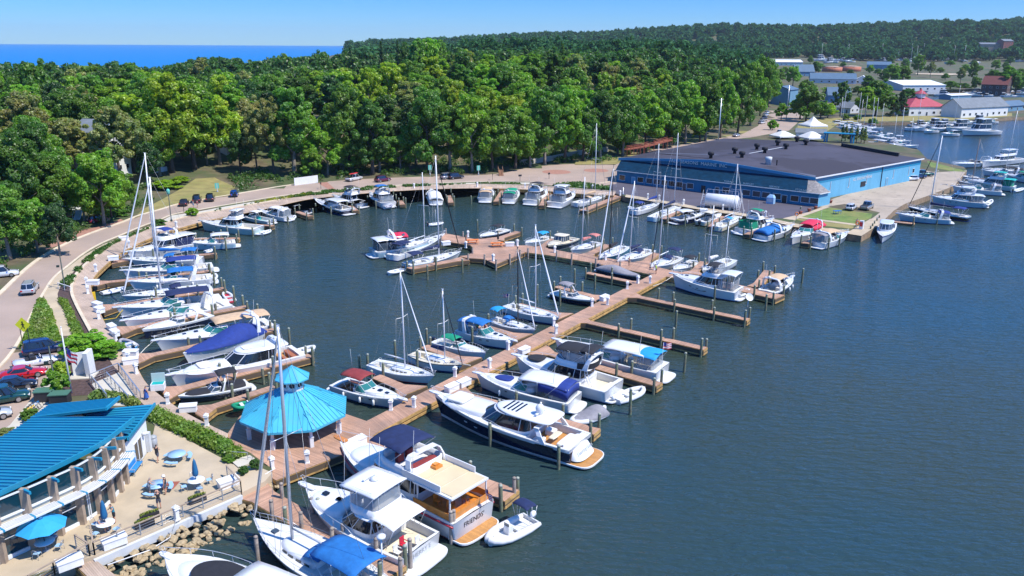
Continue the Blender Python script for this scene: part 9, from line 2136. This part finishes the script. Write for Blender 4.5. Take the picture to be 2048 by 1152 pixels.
for o in bpy.data.objects:
 if o.parent is None and o.name.startswith('piling'): o['category']='piling'
 if o.parent is None and o.name.startswith('dock_box'): o['group']='dock boxes'
 if o.parent is None and o.get('category')=='car': o['group']='cars around the harbour'
for o,u,v,s in ROCKS: o['label']='tan riprap rock in the loose slope below the patio railing'
TL=[(n,*at(u,300,1.4).xy) for n,u in (('silver suv',60),('driveway suv',93),('small red car',197),('garden stairs',152),('tall white house',225),('long porch house',290),('sloping lawn',345),('three black cars',394),('blue small car',468),('olive grey twin trees',545),('white panel fence',612),('kayak pickup',700),('utility pole',748),('blue bimini yacht',790),('closed white cabin boat',865),('silver grey suv',910),('tan topped express boat',972),('green topped boat',1017),('white top flybridge yacht',1110),('plaza circles',1150),('tall plaza mast',1192),('wooden walkway',1290),('lettered store gable',1400),('tall pale pole',1435),('wood corner',1490),('roadside car row',1528),('blue shed',1560),('party tent',1624),('orange tanks',1690),('conifer pair',1795),('red pavilion',1850),('storage hall gable',1900),('grey roofed building',1960),('brown house',1990),('right photo edge',2040))]
def tl(u):
 pool=[(abs(pj((x,y,1.4))[0]-u),n) for n,x,y in TL];return min(pool)[1]
KW={'oak':'round crowned','tall':'tall narrow','low':'low bushy','open':'loose airy','conifer':'pointed'}
G={}
for r,p,kind,col,hh in TREES:
 if r.get('label'): r['group']='shrubs round the marina';continue
 u,v=pj((p.x,p.y,p.z));tu,tv=pj((p.x,p.y,p.z+hh));d=linedist(p.x,p.y,FOOT) if inpoly(p.x,p.y,HILL) else -1
 row='at the wood edge' if 0<=d<16 else 'in second rank of the wood' if 0<=d<45 else 'in mid wood' if 0<=d<90 else 'deep in the wood' if 0<=d<160 else 'on the wood skyline' if d>=160 else 'in town'
 nm=tl(u);sd='left of' if u<min((abs(pj((x,y,1.4))[0]-u),pj((x,y,1.4))[0]) for n,x,y in TL)[1] else 'right of'
 n='bush' if kind=='low' else 'conifer' if kind=='conifer' else 'tree'
 G.setdefault((col,kind,n,row,sd,nm),[]).append((tv,tu,r))
for (col,kind,n,row,sd,nm),L in G.items():
 L.sort(key=lambda t:t[1]);base='%s %s %s'%(KW[kind],col,n);end='%s %s the %s'%(row,sd,nm)
 for i,(tv,tu,r) in enumerate(L):
  if len(L)==1: c=base+' '+end
  elif len(L)==2: c=('leftmost ','rightmost ')[i]+base+' '+end
  else: c=('leftmost ' if i==0 else 'rightmost ' if i==len(L)-1 else ORD[min(8,i)]+' from left ')+base+' '+end
  c=' '.join(c.split()[:16]);assign(r,[c,c.replace('tree','leafy tree') if len(c.split())<16 else c],'trees of the dune wood' if row!='in town' else 'trees around the town')
FL_=[('red roofed pavilion',*at(1850,232,1.4).xy),('long grey roofed building',*at(1968,234,1.4).xy),('tall party tent',*at(1624,258,1.4).xy),('blue pergola',*at(1678,285,1.4).xy),('dark red brown house',*at(1985,190,1.4).xy),('white boat storage hall',*at(1850,184,1.4).xy),('store roof end',*at(1830,298,1.4).xy),('far seawall trees',*at(1760,244,1.4).xy)]
KN={'sail':'small white sailboat with bare mast','cruiser':'small white cruiser','fly':'two deck white motor yacht','run':'small white open boat'}
far_=[(o,o.location,KN[k]) for o,x,y,k in FARB if o not in YARD]
cluster(far_,FL_,'%s moored %s the %s','boats moored in the far basin')
for o in YARD: o['label']='tiny white boat laid up in the far boat yard below the hills';o['group']='boats laid up in the far yard'
for o in bpy.data.objects:
 if o.parent is None and o.get('group')=='boats moored in the far basin': o['category']='boat'
for o in bpy.data.objects:
 if o.parent is None and o.get('label'):
  w=o['label'].split()
  if len(w)>16: o['label']=' '.join(w[:16])
